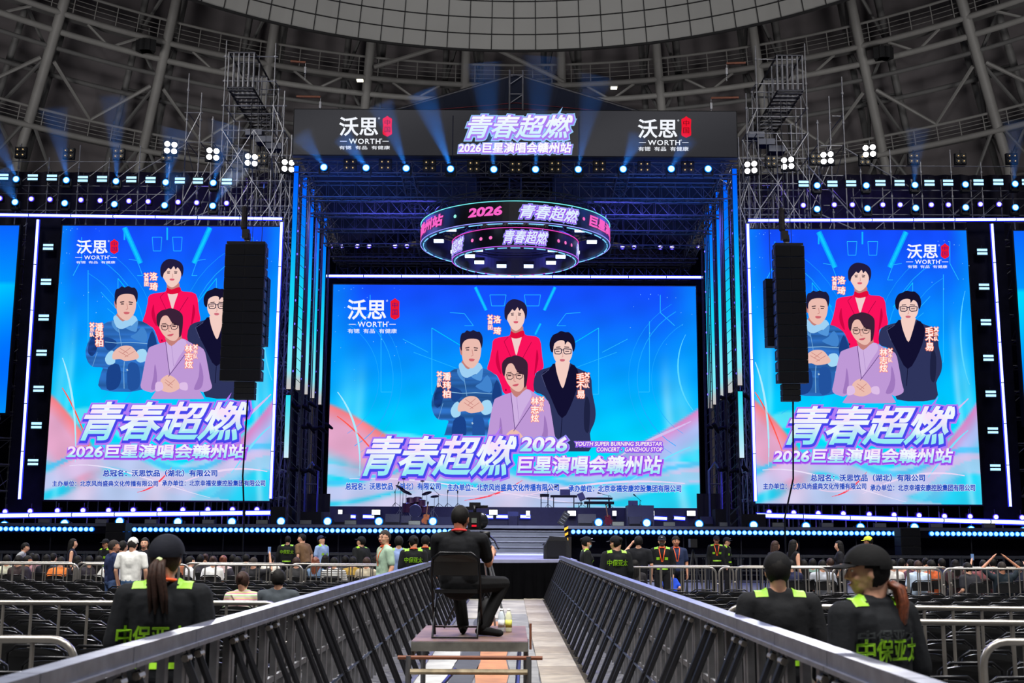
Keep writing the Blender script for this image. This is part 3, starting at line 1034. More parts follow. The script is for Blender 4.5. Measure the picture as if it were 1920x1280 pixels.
# header banner screen across the portal
Y = 47.5
t = thing('header_screen', 'long dark LED banner across the top of the stage with maker logos and title', 'screen', (0.1, Y, 17.3))
m = MB().box(-9.16, 9.34, Y + .02, Y + .35, 17.28, 19.32)
m.build('cabinet_wall', M_BLACK, t)
m = MB()
vs, cs = [], []
for j in range(5):
    for i in range(41):
        u, v = i / 40, j / 4
        vs.append((-9.12 + 18.42 * u, Y, 19.28 + (17.32 - 19.28) * v))
        q = 54 + 7 * math.sin(u * 9 + v * 2)
        cs.append(lin((q, q, q + 4)))
m.add(vs, [(j * 41 + i, (j + 1) * 41 + i, (j + 1) * 41 + i + 1, j * 41 + i + 1) for j in range(4) for i in range(40)], cs)
m.build('display', DISP, t)
maker_logo(t, Y, 2, (637, 220, 708, 254), (717.5, 217, 735, 256), (654.5, 260, 713, 269.5), (636, 273, 731, 280))
maker_logo(t, Y, 2, (1197, 224, 1269, 258), (1277.5, 218, 1296, 258), (1215, 262.5, 1275, 272), (1197, 275, 1291, 283))
m = MB()
hc = lambda u, v: lerp((200, 240, 255), (255, 250, 255), v)
outlined(m, '青春超燃', (876, 216, 1073, 258), Y, 2, hc, (170, 120, 240), (150, 200, 250), 0.35, 0.02, .075, .12, 1.0, 1.8)
outlined(m, '2026巨星演唱会赣州站', (860, 267.5, 1071, 286), Y, 2, (252, 252, 255), (170, 120, 240), (150, 190, 250), 0.1, 0.03, .10, .16, 1.0, 1.2)
m.build('title_lettering', ART, t)


M_RIM = emis('ring_rim_glow', (120, 200, 255), 1.3)


# hanging ring screens
def ring_screen(label, cx, cy, rad, z0, z1, texts, dots, edge):
    t = thing('ring_screen', label, 'screen', (cx, cy, z0))
    def pt(phi, z, dr=0.0):
        return Vector((cx + (rad + dr) * math.sin(phi), cy - (rad + dr) * math.cos(phi), z))
    n = 96
    m = MB()
    vs, fs = [], []
    for i in range(n):
        a = 2 * PI * i / n
        vs += [pt(a, z0), pt(a, z1), pt(a, z1, -.22), pt(a, z0, -.22)]
    for i in range(n):
        j = (i + 1) % n
        fs += [(i * 4 + k, j * 4 + k, j * 4 + (k + 1) % 4, i * 4 + (k + 1) % 4) for k in range(4)]
    m.add(vs, fs)
    m.build('ring_body', mat('led_face_black', (24, 20, 34), 0.45), t)
    m = MB()
    for bx, body, kind in texts:
        a0, a1 = R(bx[0]), R(bx[1])
        def fm(k, zt, zb):
            return lambda x, y: pt(x, zt + (zb - zt) * y, 0.02 + .008 * k)
        zt, zb = z1 - (z1 - z0) * bx[2], z1 - (z1 - z0) * bx[3]
        if kind == 'title':
            put_text(m, body, (a0, 0, a1, 1), fm(0, zt, zb), (150, 170, 255), .35, .11)
            put_text(m, body, (a0, 0, a1, 1), fm(1, zt, zb), (150, 70, 235), .35, .075)
            put_text(m, body, (a0, 0, a1, 1), fm(2, zt, zb), (225, 240, 255), .35, .02)
        else:
            put_text(m, body, (a0, 0, a1, 1), fm(1, zt, zb), (250, 100, 200), .12, .045)
    for a, c in dots:
        zc = (z0 + z1) / 2
        r = .075
        f = lambda x, y: pt(R(a) + x / rad, zc + y, .025)
        flat_poly(m, [(r * math.cos(k * PI / 6), r * math.sin(k * PI / 6)) for k in range(12)], f, c, False)
    m.build('lettering', ART, t)
    for zz, c in ((z1, edge[0]), (z0, edge[1])):
        m = MB().path([pt(2 * PI * i / 72, zz, .02) for i in range(72)], .018, 4, True)
        m.build('edge_light', emis('ring_edge_%d_%d' % (c[0], c[1]), c, 1.2), t)
    # dashes of light under the rim, and small lamps hung inside
    for i in range(30):
        a = 2 * PI * i / 30
        m = MB().path([pt(a + R(k), z0 - .05, -.1) for k in (-4.4, -2, 0, 2, 4.4)], .022, 4)
        m.build('rim_light', M_RIM, t)
    for i in range(10):
        a = 2 * PI * (i + .5) / 10
        c = pt(a, z0 + .22, -.75)
        MB().cbox(c, (.42, .2, .12)).build('light_bar', M_LEDW, t)
        MB().cbox(c + Vector((0, 0, .12)), (.48, .3, .14)).build('light_housing', M_BLACK, t)
    # ring truss above with cross members
    m = MB()
    for zz in (z1 + .1, z1 + .5):
        for dr in (-.15, -.55):
            m.path([pt(2 * PI * i / 40, zz, dr) for i in range(40)], .03, 5, True)
    for i in range(40):
        m.tube(pt(2 * PI * i / 40, z1 + .1, -.15), pt(2 * PI * (i + .5) / 40, z1 + .5, -.15), .018, 4)
    m.build('ring_truss', M_TRUSS, t)
    for i in range(4):
        a = PI / 4 + i * PI / 2
        MB().tube(pt(a, z1 + .5, -.35), pt(a, 19.0, -.35), .02, 5).build('chain', M_TRUSS, t)
    return t


TT = '巨星演唱会赣州站'
ring_screen('large ring screen hanging over the stage with pink and white lettering', 0.12, 50, 4.05, 14.08, 14.93,
            [((-27.5, -8, .26, .66), '2026', 'p'), ((2.5, 38.5, .18, .82), '青春超燃', 'title'), ((48, 128, .2, .75), TT, 'p'), ((-132, -47, .2, .75), TT, 'p'), ((140, 200, .18, .82), '青春超燃', 'title')],
            [(-37, (150, 240, 230)), (43, (255, 110, 200))], ((120, 235, 240), (150, 150, 255)))
ring_screen('small ring screen hanging inside and below the large ring', 0.12, 50, 2.70, 13.42, 14.2,
            [((-10, 29, .16, .84), '青春超燃', 'title'), ((-93, -53, .16, .84), '青春超燃', 'title'), ((73, 113, .16, .84), '青春超燃', 'title')],
            [(-41, (255, 120, 200)), (-31.5, (255, 120, 200)), (-22, (255, 120, 200)), (41, (255, 120, 200)), (50, (255, 120, 200)), (60, (255, 120, 200))], ((225, 70, 190), (190, 90, 240)))
# ================================================================ stage, portal, rigging
M_DECK = mat('stage_deck_grey', (84, 86, 100), 0.5, var=0.1, scale=2)
M_STAIR = mat('stair_facing_grey', (74, 76, 84), 0.6, var=0.15, scale=1.2)
M_HAZ = mat('hazard_yellow', (235, 170, 30), 0.6)
M_FAB = mat('roof_fabric_dark_blue', (26, 32, 52), 0.9, var=0.15, scale=0.5)
M_GREYBOX = mat('lamp_face_grey', (118, 122, 112), 0.5)
ZD = 2.2                       # stage deck
# main deck
t = thing('stage', 'wide black stage with a grey deck edge under the LED screens', 'stage', (0, 55, 0))
MB().box(-30, 30, 50.05, 63, ZD - .42, ZD - .12).build('deck_frame', M_NAVY, t)
MB().box(-30, 30, 50, 63, ZD - .12, ZD).build('deck', M_DECK, t)
MB().box(-30, -2.2, 50.9, 51.0, 0, ZD - .42).build('skirt', M_NAVY, t)
MB().box(2.55, 30, 50.9, 51.0, 0, ZD - .42).build('skirt', M_NAVY, t)
for k in range(-12, 13):
    if not -3 < k < 2:
        MB().tube((k * 2.4, 50.4, 0), (k * 2.4, 50.4, ZD - .42), .03, 6).build('support_post', M_TRUSS, t)
# riser under the band
o = MB().box(-10.6, 10.8, 56.4, 59.6, ZD, 3.12).build('band_riser', mat('riser_black', (40, 38, 62), 0.8), None)
tag(o, 'long black riser across the stage that the band instruments stand on', 'riser')
# grey box podium on the right of the riser
o = MB().box(5.35, 6.55, 55.2, 56.35, ZD, 3.2).build('podium', M_DECK, None)
tag(o, 'plain grey podium box beside the keyboards', 'box')
# stairs down to the runway
t = thing('stage_stairs', 'wide grey steps from the stage down to the runway', 'stairs', (0.1, 48.5, 0))
for k in range(5):
    z = ZD - (k + 1) * 0.215
    MB().box(-1.96, 2.2, 50.0 - .42 * (k + 1), 50.0 - .42 * k, 0, z + .0).build('step', M_STAIR, t)
    MB().box(-1.96, 2.2, 50.0 - .42 * (k + 1) - .02, 50.0 - .42 * (k + 1), z - .03, z + .004).build('nosing', mat('step_edge_grey', (108, 108, 116), .5), t)
for x0 in (-2.12, 2.2):
    m = MB()
    m.box(x0, x0 + .16, 47.8, 50, 0, 1.02)
    m.box(x0, x0 + .16, 49.9, 50.02, 1.0, ZD)
    m.build('side_panel', M_NAVY, t)
    for k in range(5):
        m = MB()
        z = 1.05 + k * .235
        m.add([(x0, 49.87, z), (x0 + .16, 49.87, z + .09), (x0 + .16, 49.87, z + .2), (x0, 49.87, z + .11)], [(0, 1, 2, 3)])
        m.add([(x0, 49.88, z), (x0 + .16, 49.88, z + .09), (x0 + .16, 49.88, z + .2), (x0, 49.88, z + .11)], [(3, 2, 1, 0)])
        m.build('hazard_stripe', M_HAZ, t)
# runway that comes forward into the audience
t = thing('runway', 'low grey runway stage in front of the steps, black cloth round its front', 'stage', (0, 42, 0))
MB().box(-3.0, 1.85, 33.8, 47.86, .95, 1.08).build('deck', mat('runway_deck_pale', (150, 152, 182), .45, var=.08), t)
m = MB()
n = 60
top, bot = [], []
for i in range(n + 1):
    x = -3.02 + 4.88 * i / n
    top.append((x, 33.76, 1.02 - .03 * math.sin(PI * i / n)))
    bot.append((x, 33.62 + .07 * math.sin(i * 1.7), 0.0))
m.add(top + bot, [(i, n + 1 + i, n + 2 + i, i + 1) for i in range(n)])
m.add([(p[0], p[1] + .05, p[2]) for p in top + bot], [(i + 1, n + 2 + i, n + 1 + i, i) for i in range(n)])
m.build('front_cloth', mat('black_velvet', (7, 7, 9), .95, spec=.03), t, True)
MB().box(-3.02, -2.98, 33.9, 48, 0, .95).build('side_cloth', M_NAVY, t)
MB().box(1.83, 1.87, 33.9, 48, 0, .95).build('side_cloth', M_NAVY, t)
# round pavement in front of the wings: none. floor wedge monitor at the runway's corner
M_SPK = mat('speaker_cabinet_black', (12, 12, 16), 0.65, var=.25, bump=.3, scale=30)
M_GRILLE = mat('speaker_grille_black', (17, 17, 22), 0.5, var=.3, scale=60, spec=.3)
t = thing('floor_monitor', 'black wedge loudspeaker lying on the right corner of the runway', 'loudspeaker', (1.35, 35.6, 1.08))
m = MB()
pr = [(-.62, 0), (.62, 0), (.62, .3), (.45, .62), (-.35, .66), (-.62, .35)]
m.add([(1.35 + a * .62, 35.2, 1.08 + b) for a, b in pr] + [(1.35 + a * .62, 36.0, 1.08 + b) for a, b in pr],
      [tuple(range(5, -1, -1)), tuple(range(6, 12))] + [(i, (i + 1) % 6, 6 + (i + 1) % 6, 6 + i) for i in range(6)])
m.build('cabinet', M_SPK, t)
MB().box(1.05, 1.6, 35.17, 35.2, 1.14, 1.6).build('grille', M_GRILLE, t)
MB().tube((.95, 35.17, 1.5), (.95, 36, 1.5), .03, 6).build('handle', M_TRUSS, t)

# masking cloths that close the back
for i, (x0, x1, Yb, z1, lab) in enumerate(((-30, -10.2, 60.2, P(100, 322, 60.2).z, 'tall black cloth hung behind the left wing scaffold'), (10.3, 30.5, 60.2, P(1800, 328, 60.2).z, 'tall black cloth hung behind the right wing scaffold'),
                                           (-10.4, 10.5, 62.8, 17.2, 'dark cloth hung across the back of the stage'))):
    m = MB()
    n = int((x1 - x0) * 4)
    a = [(x0 + (x1 - x0) * k / n, Yb + .08 * math.sin(k * 1.9) + .05 * math.sin(k * .7), z) for z in (ZD, z1) for k in range(n + 1)]
    m.add(a, [(k, k + 1, n + 2 + k, n + 1 + k) for k in range(n)])
    o = m.build('backdrop_cloth', M_NAVY, None, True)
    tag(o, lab, 'curtain')
# black fascia panels round the screens (frames of the openings)
for x0, x1, Yb, z0, z1, lab in ((-22.9, -21.3, 54.6, 2.6, 16.6, 'black masking panel between the two left screens'), (21.45, 23.2, 54.6, 2.6, 16.6, 'black masking panel between the two right screens'),
                                (-30, -10.4, 54.4, 0.02, 2.0, 'black cloth under the left wing'), (10.6, 30, 54.4, 0.02, 2.0, 'black cloth under the right wing')):
    if z0 > 1:
        o = MB().box(x0, x1, Yb, Yb + .06, z0, z1).build('masking_panel', M_NAVY, None)
        tag(o, lab, 'panel')

# portal roof with gable
t = thing('stage_roof', 'dark blue peaked fabric roof over the stage behind the header banner', 'roof', (0.1, 55, 18))
AP = P(962, 141, 48).z
m = MB()
x0, x1, zb = P(715, 206, 48).x, P(1222, 209, 48).x, 19.25
m.add([(x0, 48, zb), (x1, 48, zb), (.12, 48, AP), (x0, 63, zb), (x1, 63, zb), (.12, 63, AP)], [(0, 2, 5, 3), (1, 4, 5, 2), (3, 5, 4)])
m.build('roof_fabric', M_FAB, t)
m = MB()
m.add([(x0, 48.02, zb), (x1, 48.02, zb), (.12, 48.02, AP)], [(0, 1, 2)])
m.build('gable_fabric', M_FAB, t)
for s in (-1, 1):
    for q in (0.30, 0.62, .8):
        a = Vector((.12, 47.97, AP - 1.0 - q * .8))
        b = Vector(((x0 if s < 0 else x1) * (1 - q * .3) * .86, 47.97, zb + .12))
        MB().tube(a, b, .018, 4).build('red_strap', mat('red_strap', (120, 34, 44), .7), t)
m = MB()
for dx in (-.28, .28):
    m.tube((.12 + dx, 47.8, 17.4), (.12 + dx, 47.8, AP + .15), .04, 6)
for k in range(9):
    z = 17.6 + k * .42
    m.tube((-.16, 47.8, z), (.4, 47.8, z + (.4 if k % 2 else 0)), .02, 4)
m.build('king_post', M_SCAF, t)
m = MB()
for s in (-1, 1):
    m.tube((.12, 48.1, AP + .05), (x0 if s < 0 else x1, 48.1, zb + .05), .08, 6)
m.build('rafter', M_TRUSS, t)


# box trusses
def box_truss(label, a, b, w=.5, h=.5, m_=None, group=None, step=.6, r=.03, name='lighting_truss'):
    a, b = Vector(a), Vector(b)
    d = (b - a)
    L = d.length
    d.normalize()
    sd = d.cross(Vector((0, 0, 1)))
    sd = sd.normalized() if sd.length > .1 else Vector((1, 0, 0))
    up = sd.cross(d).normalized()
    t = thing(name, label, 'truss', (a + b) / 2, group)
    cs = [sd * (w / 2 * i) + up * (h / 2 * j) for i, j in ((-1, -1), (1, -1), (1, 1), (-1, 1))]
    for c in cs:
        MB().tube(a + c, b + c, r, 6).build('chord', m_ or M_TRUSS, t)
    m = MB()
    n = max(1, int(L / step))
    for k in range(n):
        p, q = a + d * (L * k / n), a + d * (L * (k + 1) / n)
        for i in range(4):
            j = (i + 1) % 4
            if k % 2:
                m.tube(p + cs[i], q + cs[j], r * .5, 4)
            else:
                m.tube(p + cs[j], q + cs[i], r * .5, 4)
            m.tube(p + cs[i], p + cs[j], r * .5, 4)
    m.build('lacing', m_ or M_TRUSS, t)
    return t


box_truss('front box truss under the header banner carrying the cyan beam lights', (-9.2, 48.2, 16.95), (9.4, 48.2, 16.95), .5, .5)
for k, (Yb, z) in enumerate(((50.3, 16.6), (52.6, 16.5), (55.0, 16.4), (57.4, 16.3), (59.8, 16.2), (61.8, 15.6))):
    box_truss('dark cross truss under the stage roof, %s from the front' % ORD[min(k, 5)], (-9.3, Yb, z), (9.5, Yb, z), .6, .7)
for k, x in enumerate((-8.9, -4.5, 0.1, 4.7, 9.1)):
    box_truss('dark truss running back under the stage roof, %s from the left' % ORD[k], (x, 48.6, 17.2 - .0), (x, 62.2, 15.9), .5, .5)
box_truss('thin truss over the main screen carrying the small violet lights', (-9.3, 60.4, 16.0), (9.5, 60.4, 16.0), .4, .4, step=.5)
# dark cloth ceiling pieces over the trusses
for sx in (-1, 1):
    m = MB()
    m.add([(.1 + sx * 1.8, 48.6, 18.4), (.1 + sx * 9.1, 48.6, 17.5), (.1 + sx * 9.1, 62, 16.6), (.1 + sx * 1.8, 62, 18.0)], [(0, 1, 2, 3) if sx < 0 else (3, 2, 1, 0)])
    o = m.build('roof_cloth', M_FAB, None)
    tag(o, 'dark blue cloth stretched under the %s half of the stage roof' % ('left' if sx < 0 else 'right'), 'cloth')

# portal side LED strips, five a side, running back into the depth of the stage
L_T = [(555.5, 311, 541.5, 729), (571, 333, 559, 731), (586, 355, 572.5, 739), (598, 378, 585, 746), (609.5, 397, 599.5, 758)]
R_T = [(1376, 316, 1388.5, 722), (1361, 338, 1368, 736), (1346, 360, 1354.6, 749), (1333, 380, 1340, 758), (1325, 398, 1330, 765)]
for s, TT_ in ((-1, L_T), (1, R_T)):
    for k, (xt, yt, xb, yb) in enumerate(TT_):
        Yk = 48 + 2.45 * k
        a, b = P(xt, yt, Yk), P(xb, yb, Yk)
        x = (a.x + b.x) / 2
        t = thing('led_strip_tower', 'tall narrow LED strip on the %s side of the portal, %s from the front' % ('left' if s < 0 else 'right', ORD[k]), 'LED strip', (x, Yk, b.z), 'LED strips of the %s portal side' % ('left' if s < 0 else 'right'))
        w = .092
        def col(v):
            c = lerp((0, 96, 255), (0, 150, 255), sstep(0, .4, v))
            c = lerp(c, (20, 215, 245), sstep(.25, .6, v))
            c = lerp(c, (120, 235, 250), sstep(.6, .85, v))
            return lerp(c, (250, 160, 150), .6 * sstep(.9, .98, v))
        segs = [(a.z, b.z)]
        if k == 0:
            segs.append((b.z - .25, P(xb, 858, Yk).z))
        for zi, (za, zb) in enumerate(segs):
            m = MB()
            vs, cs = [], []
            for j in range(25):
                v = j / 24
                cc = lin(col(v)) if zi == 0 else lin(lerp((40, 220, 240), (210, 235, 250), v))
                z = za + (zb - za) * v
                vs += [(x - w, Yk, z), (x + w, Yk, z)]
                cs += [cc, cc]
            m.add(vs, [(2 * j, 2 * j + 2, 2 * j + 3, 2 * j + 1) for j in range(24)], cs)
            m.build('display', ART, t)
            MB().box(x - w - .02, x + w + .02, Yk + .02, Yk + .12, zb - .03, za + .03).build('backing', M_BLACK, t)
        # ladder of truss behind each strip
        yo = 1.9 if k == 0 else 0.0
        m = MB()
        for dx in (-.16, .32):
            for dy in (.25, .65):
                m.tube((x + dx * s, Yk + dy + yo, ZD), (x + dx * s, Yk + dy + yo, a.z + .3), .028, 5)
        for q in range(int((a.z - ZD) / .45)):
            z = ZD + .45 * q
            m.tube((x - .16 * s, Yk + .25 + yo, z), (x + .32 * s, Yk + .25 + yo, z + .45), .014, 4)
            m.tube((x + .32 * s, Yk + .25 + yo, z), (x + .32 * s, Yk + .65 + yo, z + .45), .014, 4)
        m.build('mast', M_TRUSS, t)
# tiny violet markers between the strips
M_VIO = emis('violet_lamp_glow', (105, 90, 255), 2.2)
for s in (-1, 1):
    for k in range(4):
        for q in range(9):
            Yk = 49.2 + 2.45 * k
            x = (-9.12 - .09 * k) if s < 0 else (9.36 + .0 * k)
            o = MB().ell((x, Yk, 8.5 + q * 1.0), (.03, .03, .05), None, 6, 4).build('marker_light', M_VIO, None)
            tag(o, 'tiny violet marker light between LED strips on the %s portal side' % ('left' if s < 0 else 'right'), 'lamp', 'tiny marker lights of the %s portal side' % ('left' if s < 0 else 'right'))


# ---- straight LED lines
def led_line(label, a, b, r=.055, seg=2.0):
    a, b = Vector(a), Vector(b)
    t = thing('led_tube', label, 'LED tube', (a + b) / 2)
    L = (b - a).length
    n = max(1, round(L / seg))
    d = (b - a) / n
    g = (b - a).normalized() * .02
    for i in range(n):
        MB().tube(a + d * i + g, a + d * (i + 1) - g, r, 8).build('tube', M_LEDW, t)
        MB().tube(a + d * i - g, a + d * i + g, r * 1.15, 8).build('joint', M_BLACK, t)
    w = (b - a).normalized().cross(Vector((0, 1, 0))).normalized() * r * 1.25
    for q in (-1, 1):
        MB().tube(a + w * q + Vector((0, .05, 0)), b + w * q + Vector((0, .05, 0)), r * .4, 5).build('bloom_edge', M_LEDB, t)  # glowing tubes added as the blue bloom beside the white line
    return t


def ln(px0, py0, px1, py1, Y, label, **k):
    return led_line(label, P(px0, py0, Y), P(px1, py1, Y), **k)


ln(-25, 402, 529, 410, 53.9, 'long white LED line along the top of the left wing')
ln(1402, 413, 1945, 411, 53.9, 'long white LED line along the top of the right wing')
ln(611, 517, 1320, 519.5, 59.9, 'white LED line over the central screen')
ln(71, 411, 36, 936, 53.9, 'upright white LED line left of the left screen')
ln(528, 416, 507, 935, 53.9, 'upright white LED line at the right edge of the left screen')
ln(1402, 419, 1417, 940, 53.9, 'upright white LED line at the left edge of the right screen')
ln(1860, 419, 1895, 950, 53.9, 'upright white LED line right of the right screen')
ln(-25, 966.5, 455, 961.5, 53.5, 'white LED line low under the left screen', r=.075)
ln(460, 961.5, 507, 961, 53.5, 'short white LED line under the left screen beside the cable', r=.075)
ln(1418, 965.5, 1945, 980, 53.5, 'white LED line low under the right screen', r=.075)
for i, (a, b, w) in enumerate(((655, 667, 'far left'), (680, 702, 'left'), (903, 925, 'left of centre'), (930, 954, 'centre'), (975, 995, 'right of centre'))):
    ln(a, 968, b, 968.5, 56.3, 'short low LED line on the riser front, %s' % w, r=.06)
for i, (a, b, w) in enumerate(((1206, 1218, 'first'), (1224, 1251, 'second'), (1263, 1285, 'third'))):
    ln(a, 970.5, b, 972, 56.3, 'short low LED line on the right riser front, %s from the left' % w, r=.06)


# ---- lamps
M_CYAN = emis('cyan_beam_glow', (150, 245, 255), 3.0)
M_WHT = emis('flood_glow', (255, 255, 255), 6.0)
M_VLT = emis('violet_wash_glow', (190, 185, 255), 3.0)
M_HALO = emis('violet_halo_glow', (70, 50, 255), 1.6)  # violet bloom round a lens, built as a glowing ring
M_HALOC = emis('cyan_halo_glow', (0, 120, 255), 1.2)  # blue bloom of the beam lamps, also a glowing ring


def moving_head(scale=1.0):
    t = thing('moving_head', 'x', 'stage light', (0, 0, 0))
    MB().box(-.19, .19, -.15, .15, -.36, -.26).build('base', M_BLACK, t, world=False)
    m = MB()
    for s in (-1, 1):
        m.box(s * .2 - .03, s * .2 + .03, -.08, .08, -.28, .06)
    m.build('yoke', M_BLACK, t, world=False)
    M = Matrix.Rotation(R(90), 4, 'X')
    m = MB()
    m.lathe([(.10, -.22), (.15, -.16), (.17, .0), (.165, .1)], M, 14)
    h = m.build('head', M_BLACK, t, True, world=False)
    m = MB()
    m.lathe([(.162, .1), (.165, .125), (.13, .13)], M, 16)
    m.build('lens_halo', M_HALOC, t, True, world=False)
    m = MB()
    m.lathe([(.135, .12), (.12, .15), (.05, .165)], M, 16)
    m.build('lens', M_CYAN, t, True, world=False)
    return t


MH = Proto(moving_head())


def put_heads(pts, Y, label, group, sc=1.0, rx=0.0):
    for px, py in pts:
        MH.at(P(px, py, Y), 0, label, group, (sc, sc, sc), (rx, 0, 0))


def wash_lamp():
    t = thing('wash_light', 'x', 'stage light')
    MB().box(-.14, .14, .0, .2, -.14, .14).build('housing', M_BLACK, t, world=False)
    M = Matrix.Rotation(R(90), 4, 'X')
    MB().lathe([(.13, .0), (.13, .03), (.1, .035)], M, 14).build('lens_halo', M_HALO, t, world=False)
    MB().lathe([(.1, .02), (.09, .06), (.04, .07)], M, 14).build('lens', M_VLT, t, True, world=False)
    MB().tube((0, .1, .14), (0, .1, .34), .02, 5).build('clamp', M_TRUSS, t, world=False)
    return t


WL = Proto(wash_lamp())


def led_bar2():
    t = thing('led_bar', 'x', 'stage light')
    MB().box(-.26, .26, .03, .14, -.19, .19).build('housing', M_BLACK, t, world=False)
    for s in (-1, 1):
        MB().box(-.23, .23, 0, .04, s * .085 - .05, s * .085 + .05).build('light_stripe', emis('pale_blue_stripe_glow', (150, 205, 255), 2.2), t, world=False)
    MB().tube((0, .1, .19), (0, .1, .32), .02, 5).build('clamp', M_TRUSS, t, world=False)
    return t


LB = Proto(led_bar2())


def blinder(lit=0):
    t = thing('blinder_light', 'x', 'stage light')
    MB().box(-.27, .27, .02, .2, -.27, .27).build('housing', M_BLACK, t, world=False)
    M = Matrix.Rotation(R(90), 4, 'X')
    for k, (a, b) in enumerate(((-1, 1), (1, 1), (-1, -1), (1, -1))):
        Mk = Matrix.Translation((a * .13, 0, b * .13)) @ M
        MB().lathe([(.115, -.02), (.115, .02), (.1, .022)], Mk, 12).build('reflector', M_GRILLE if not lit else M_BLACK, t, world=False)
        MB().lathe([(.03 if not lit else .11, .015), (.028 if not lit else .1, .05), (.01, .06)], Mk, 10).build('bulb', emis('blinder_bulb_dim', (235, 200, 140), .8) if not lit else M_WHT, t, world=False)
    MB().tube((0, .1, .27), (0, .1, .45), .02, 5).build('bracket', M_TRUSS, t, world=False)
    return t


BL0, BL1 = Proto(blinder(0)), Proto(blinder(1))

# wing towers' lights
YW = 54.3
LT = 'over the left screen'
RT = 'over the right screen'
for pts, side in (([(6, 331), (61, 332), (97, 332.5), (155, 335), (191, 335), (246, 336), (282, 337), (337, 338), (371, 338.5), (425, 340)], LT),
                  ([(1507, 344), (1561, 344), (1596, 343.5), (1651, 342.5), (1687, 342.5), (1743, 342.5), (1778, 342), (1835, 341.5), (1872, 341), (1926, 341)], RT)):
    for x, y in pts:
        LB.at(P(x, y, YW), 0, 'two-stripe pale blue LED bar in the row %s' % side, 'LED bars %s' % side)
for pts, side, row in (([(32, 337), (126, 339), (219, 341), (312, 343), (401, 344)], LT, 'upper'), ([(30, 380), (123, 382), (216, 384), (310, 386), (400, 387)], LT, 'lower'),
                       ([(1531, 349), (1623, 349), (1714, 348), (1808.5, 347), (1901.5, 346)], RT, 'upper'), ([(1531, 393), (1625, 392), (1715.5, 391), (1809, 390), (1902, 390)], RT, 'lower')):
    put_heads(pts, YW, 'cyan moving head light in the %s row %s' % (row, side), '%s row of beam lights %s' % (row, side))
for pts, side in (([(0, 372), (59, 373), (94, 374), (152, 375), (188, 376), (242, 377), (278, 378), (334, 379), (369, 380), (425, 381)], LT),
                  ([(1506, 385), (1564, 384), (1598, 384), (1655, 384), (1687.5, 384), (1746, 384), (1778, 384), (1838, 383), (1873, 383)], RT)):
    for x, y in pts:
        WL.at(P(x, y, YW + .3), 0, 'small violet wash light in the row %s' % side, 'violet wash lights %s' % side)
for pts, side in (([(38, 285), (128, 287), (222, 288), (312, 291), (491, 297)], 'left'), ([(1622, 299), (1714, 297), (1802, 297), (1898, 297), (1530, 298), (1446, 302)], 'right')):
    for x, y in pts:
        BL0.at(P(x, y, YW + .2), 0, 'unlit four-lamp blinder on top of the %s wing' % side, 'unlit blinders on the %s wing' % side)
for i, (x, y) in enumerate(((320, 277), (399, 289), (471, 300), (540, 311), (1408, 314), (1477, 306), (1551, 296), (1630, 283))):
    s = 'left' if x < 900 else 'right'
    BL1.at(P(x, y, 54.4), R(20 if x < 900 else -20), 'dazzling white four-lamp floodlight on the %s scaffold, %s from the edge' % (s, ORD[i if i < 4 else 7 - i]), 'white floodlights on the %s scaffold' % s, (1.25, 1.25, 1.25))
# columns of bars beside the side screens
for pts, s in (([(90, 462.5), (86, 528), (81.6, 595), (77.6, 661), (72, 728.6), (68, 797), (61.5, 866)], 'left'), ([(1842, 471.6), (1845.5, 537), (1849, 603.6), (1853.6, 670.5), (1858, 737.7), (1862, 806.6), (1866.7, 876)], 'right')):
    for k, (x, y) in enumerate(pts):
        LB.at(P(x, y, 54.2), 0, 'two-stripe LED bar in the upright column beside the %s screen' % s, 'LED bars in the column beside the %s screen' % s)
# lights on the front truss
FRONT = [(608, 315), (687, 316), (762, 317), (845, 318), (926, 319), (1004, 319), (1084, 319), (1168, 318.5), (1258, 318), (1327, 318)]
put_heads(FRONT, 47.3, 'cyan moving head hanging in the row under the header banner', 'beam lights under the header banner', .95)
for x, y in ((656, 309), (722, 309), (805, 310), (888, 311.5), (967, 313), (1041, 312), (1124, 312), (1208, 313), (1290, 313)):
    BL0.at(P(x, y, 47.85), 0, 'unlit four-lamp blinder in the row under the header banner', 'unlit blinders under the header banner')
# violet lights level with the ring
for x, y in ((621, 461), (641, 461), (670, 461), (692, 461), (741, 461), (763, 461), (1167, 463), (1189, 463), (1238, 463.5), (1260, 463.5), (1310, 463)):
    WL.at(P(x, y, 60.0), 0, 'small violet light over the central screen beside the ring screen', 'violet lights over the central screen')
# row above the low LED lines
for pts, s in (([(10, 959), (57, 958), (108, 957), (156, 956.5), (204, 956.5), (250, 956), (299, 956), (343, 955.5), (390, 955), (436, 955), (482, 955)], 'left'),
               ([(1442, 960), (1488, 961), (1534, 962), (1581, 962.6), (1629.5, 964), (1676, 965), (1723, 966), (1770.6, 967.5), (1818.6, 968), (1867, 969), (1916, 970)], 'right')):
    for x, y in pts:
        WL.at(P(x, y, 53.7), 0, 'violet lamp in the low row under the %s screen' % s, 'violet lamps under the %s screen' % s)
# deck edge moving heads
put_heads([(10, 985), (123, 982), (226, 978), (335, 979), (436, 979), (528, 978), (615, 978), (711, 978), (812, 978)], 51.0, 'cyan moving head standing on the left half of the stage edge', 'beam lights on the left stage edge', 1.12, R(-8))
put_heads([(1122, 980), (1212, 981), (1310, 983), (1412, 985), (1510, 987), (1612, 989), (1713, 989), (1819, 994), (1918, 996)], 51.0, 'cyan moving head standing on the right half of the stage edge', 'beam lights on the right stage edge', 1.12, R(-8))
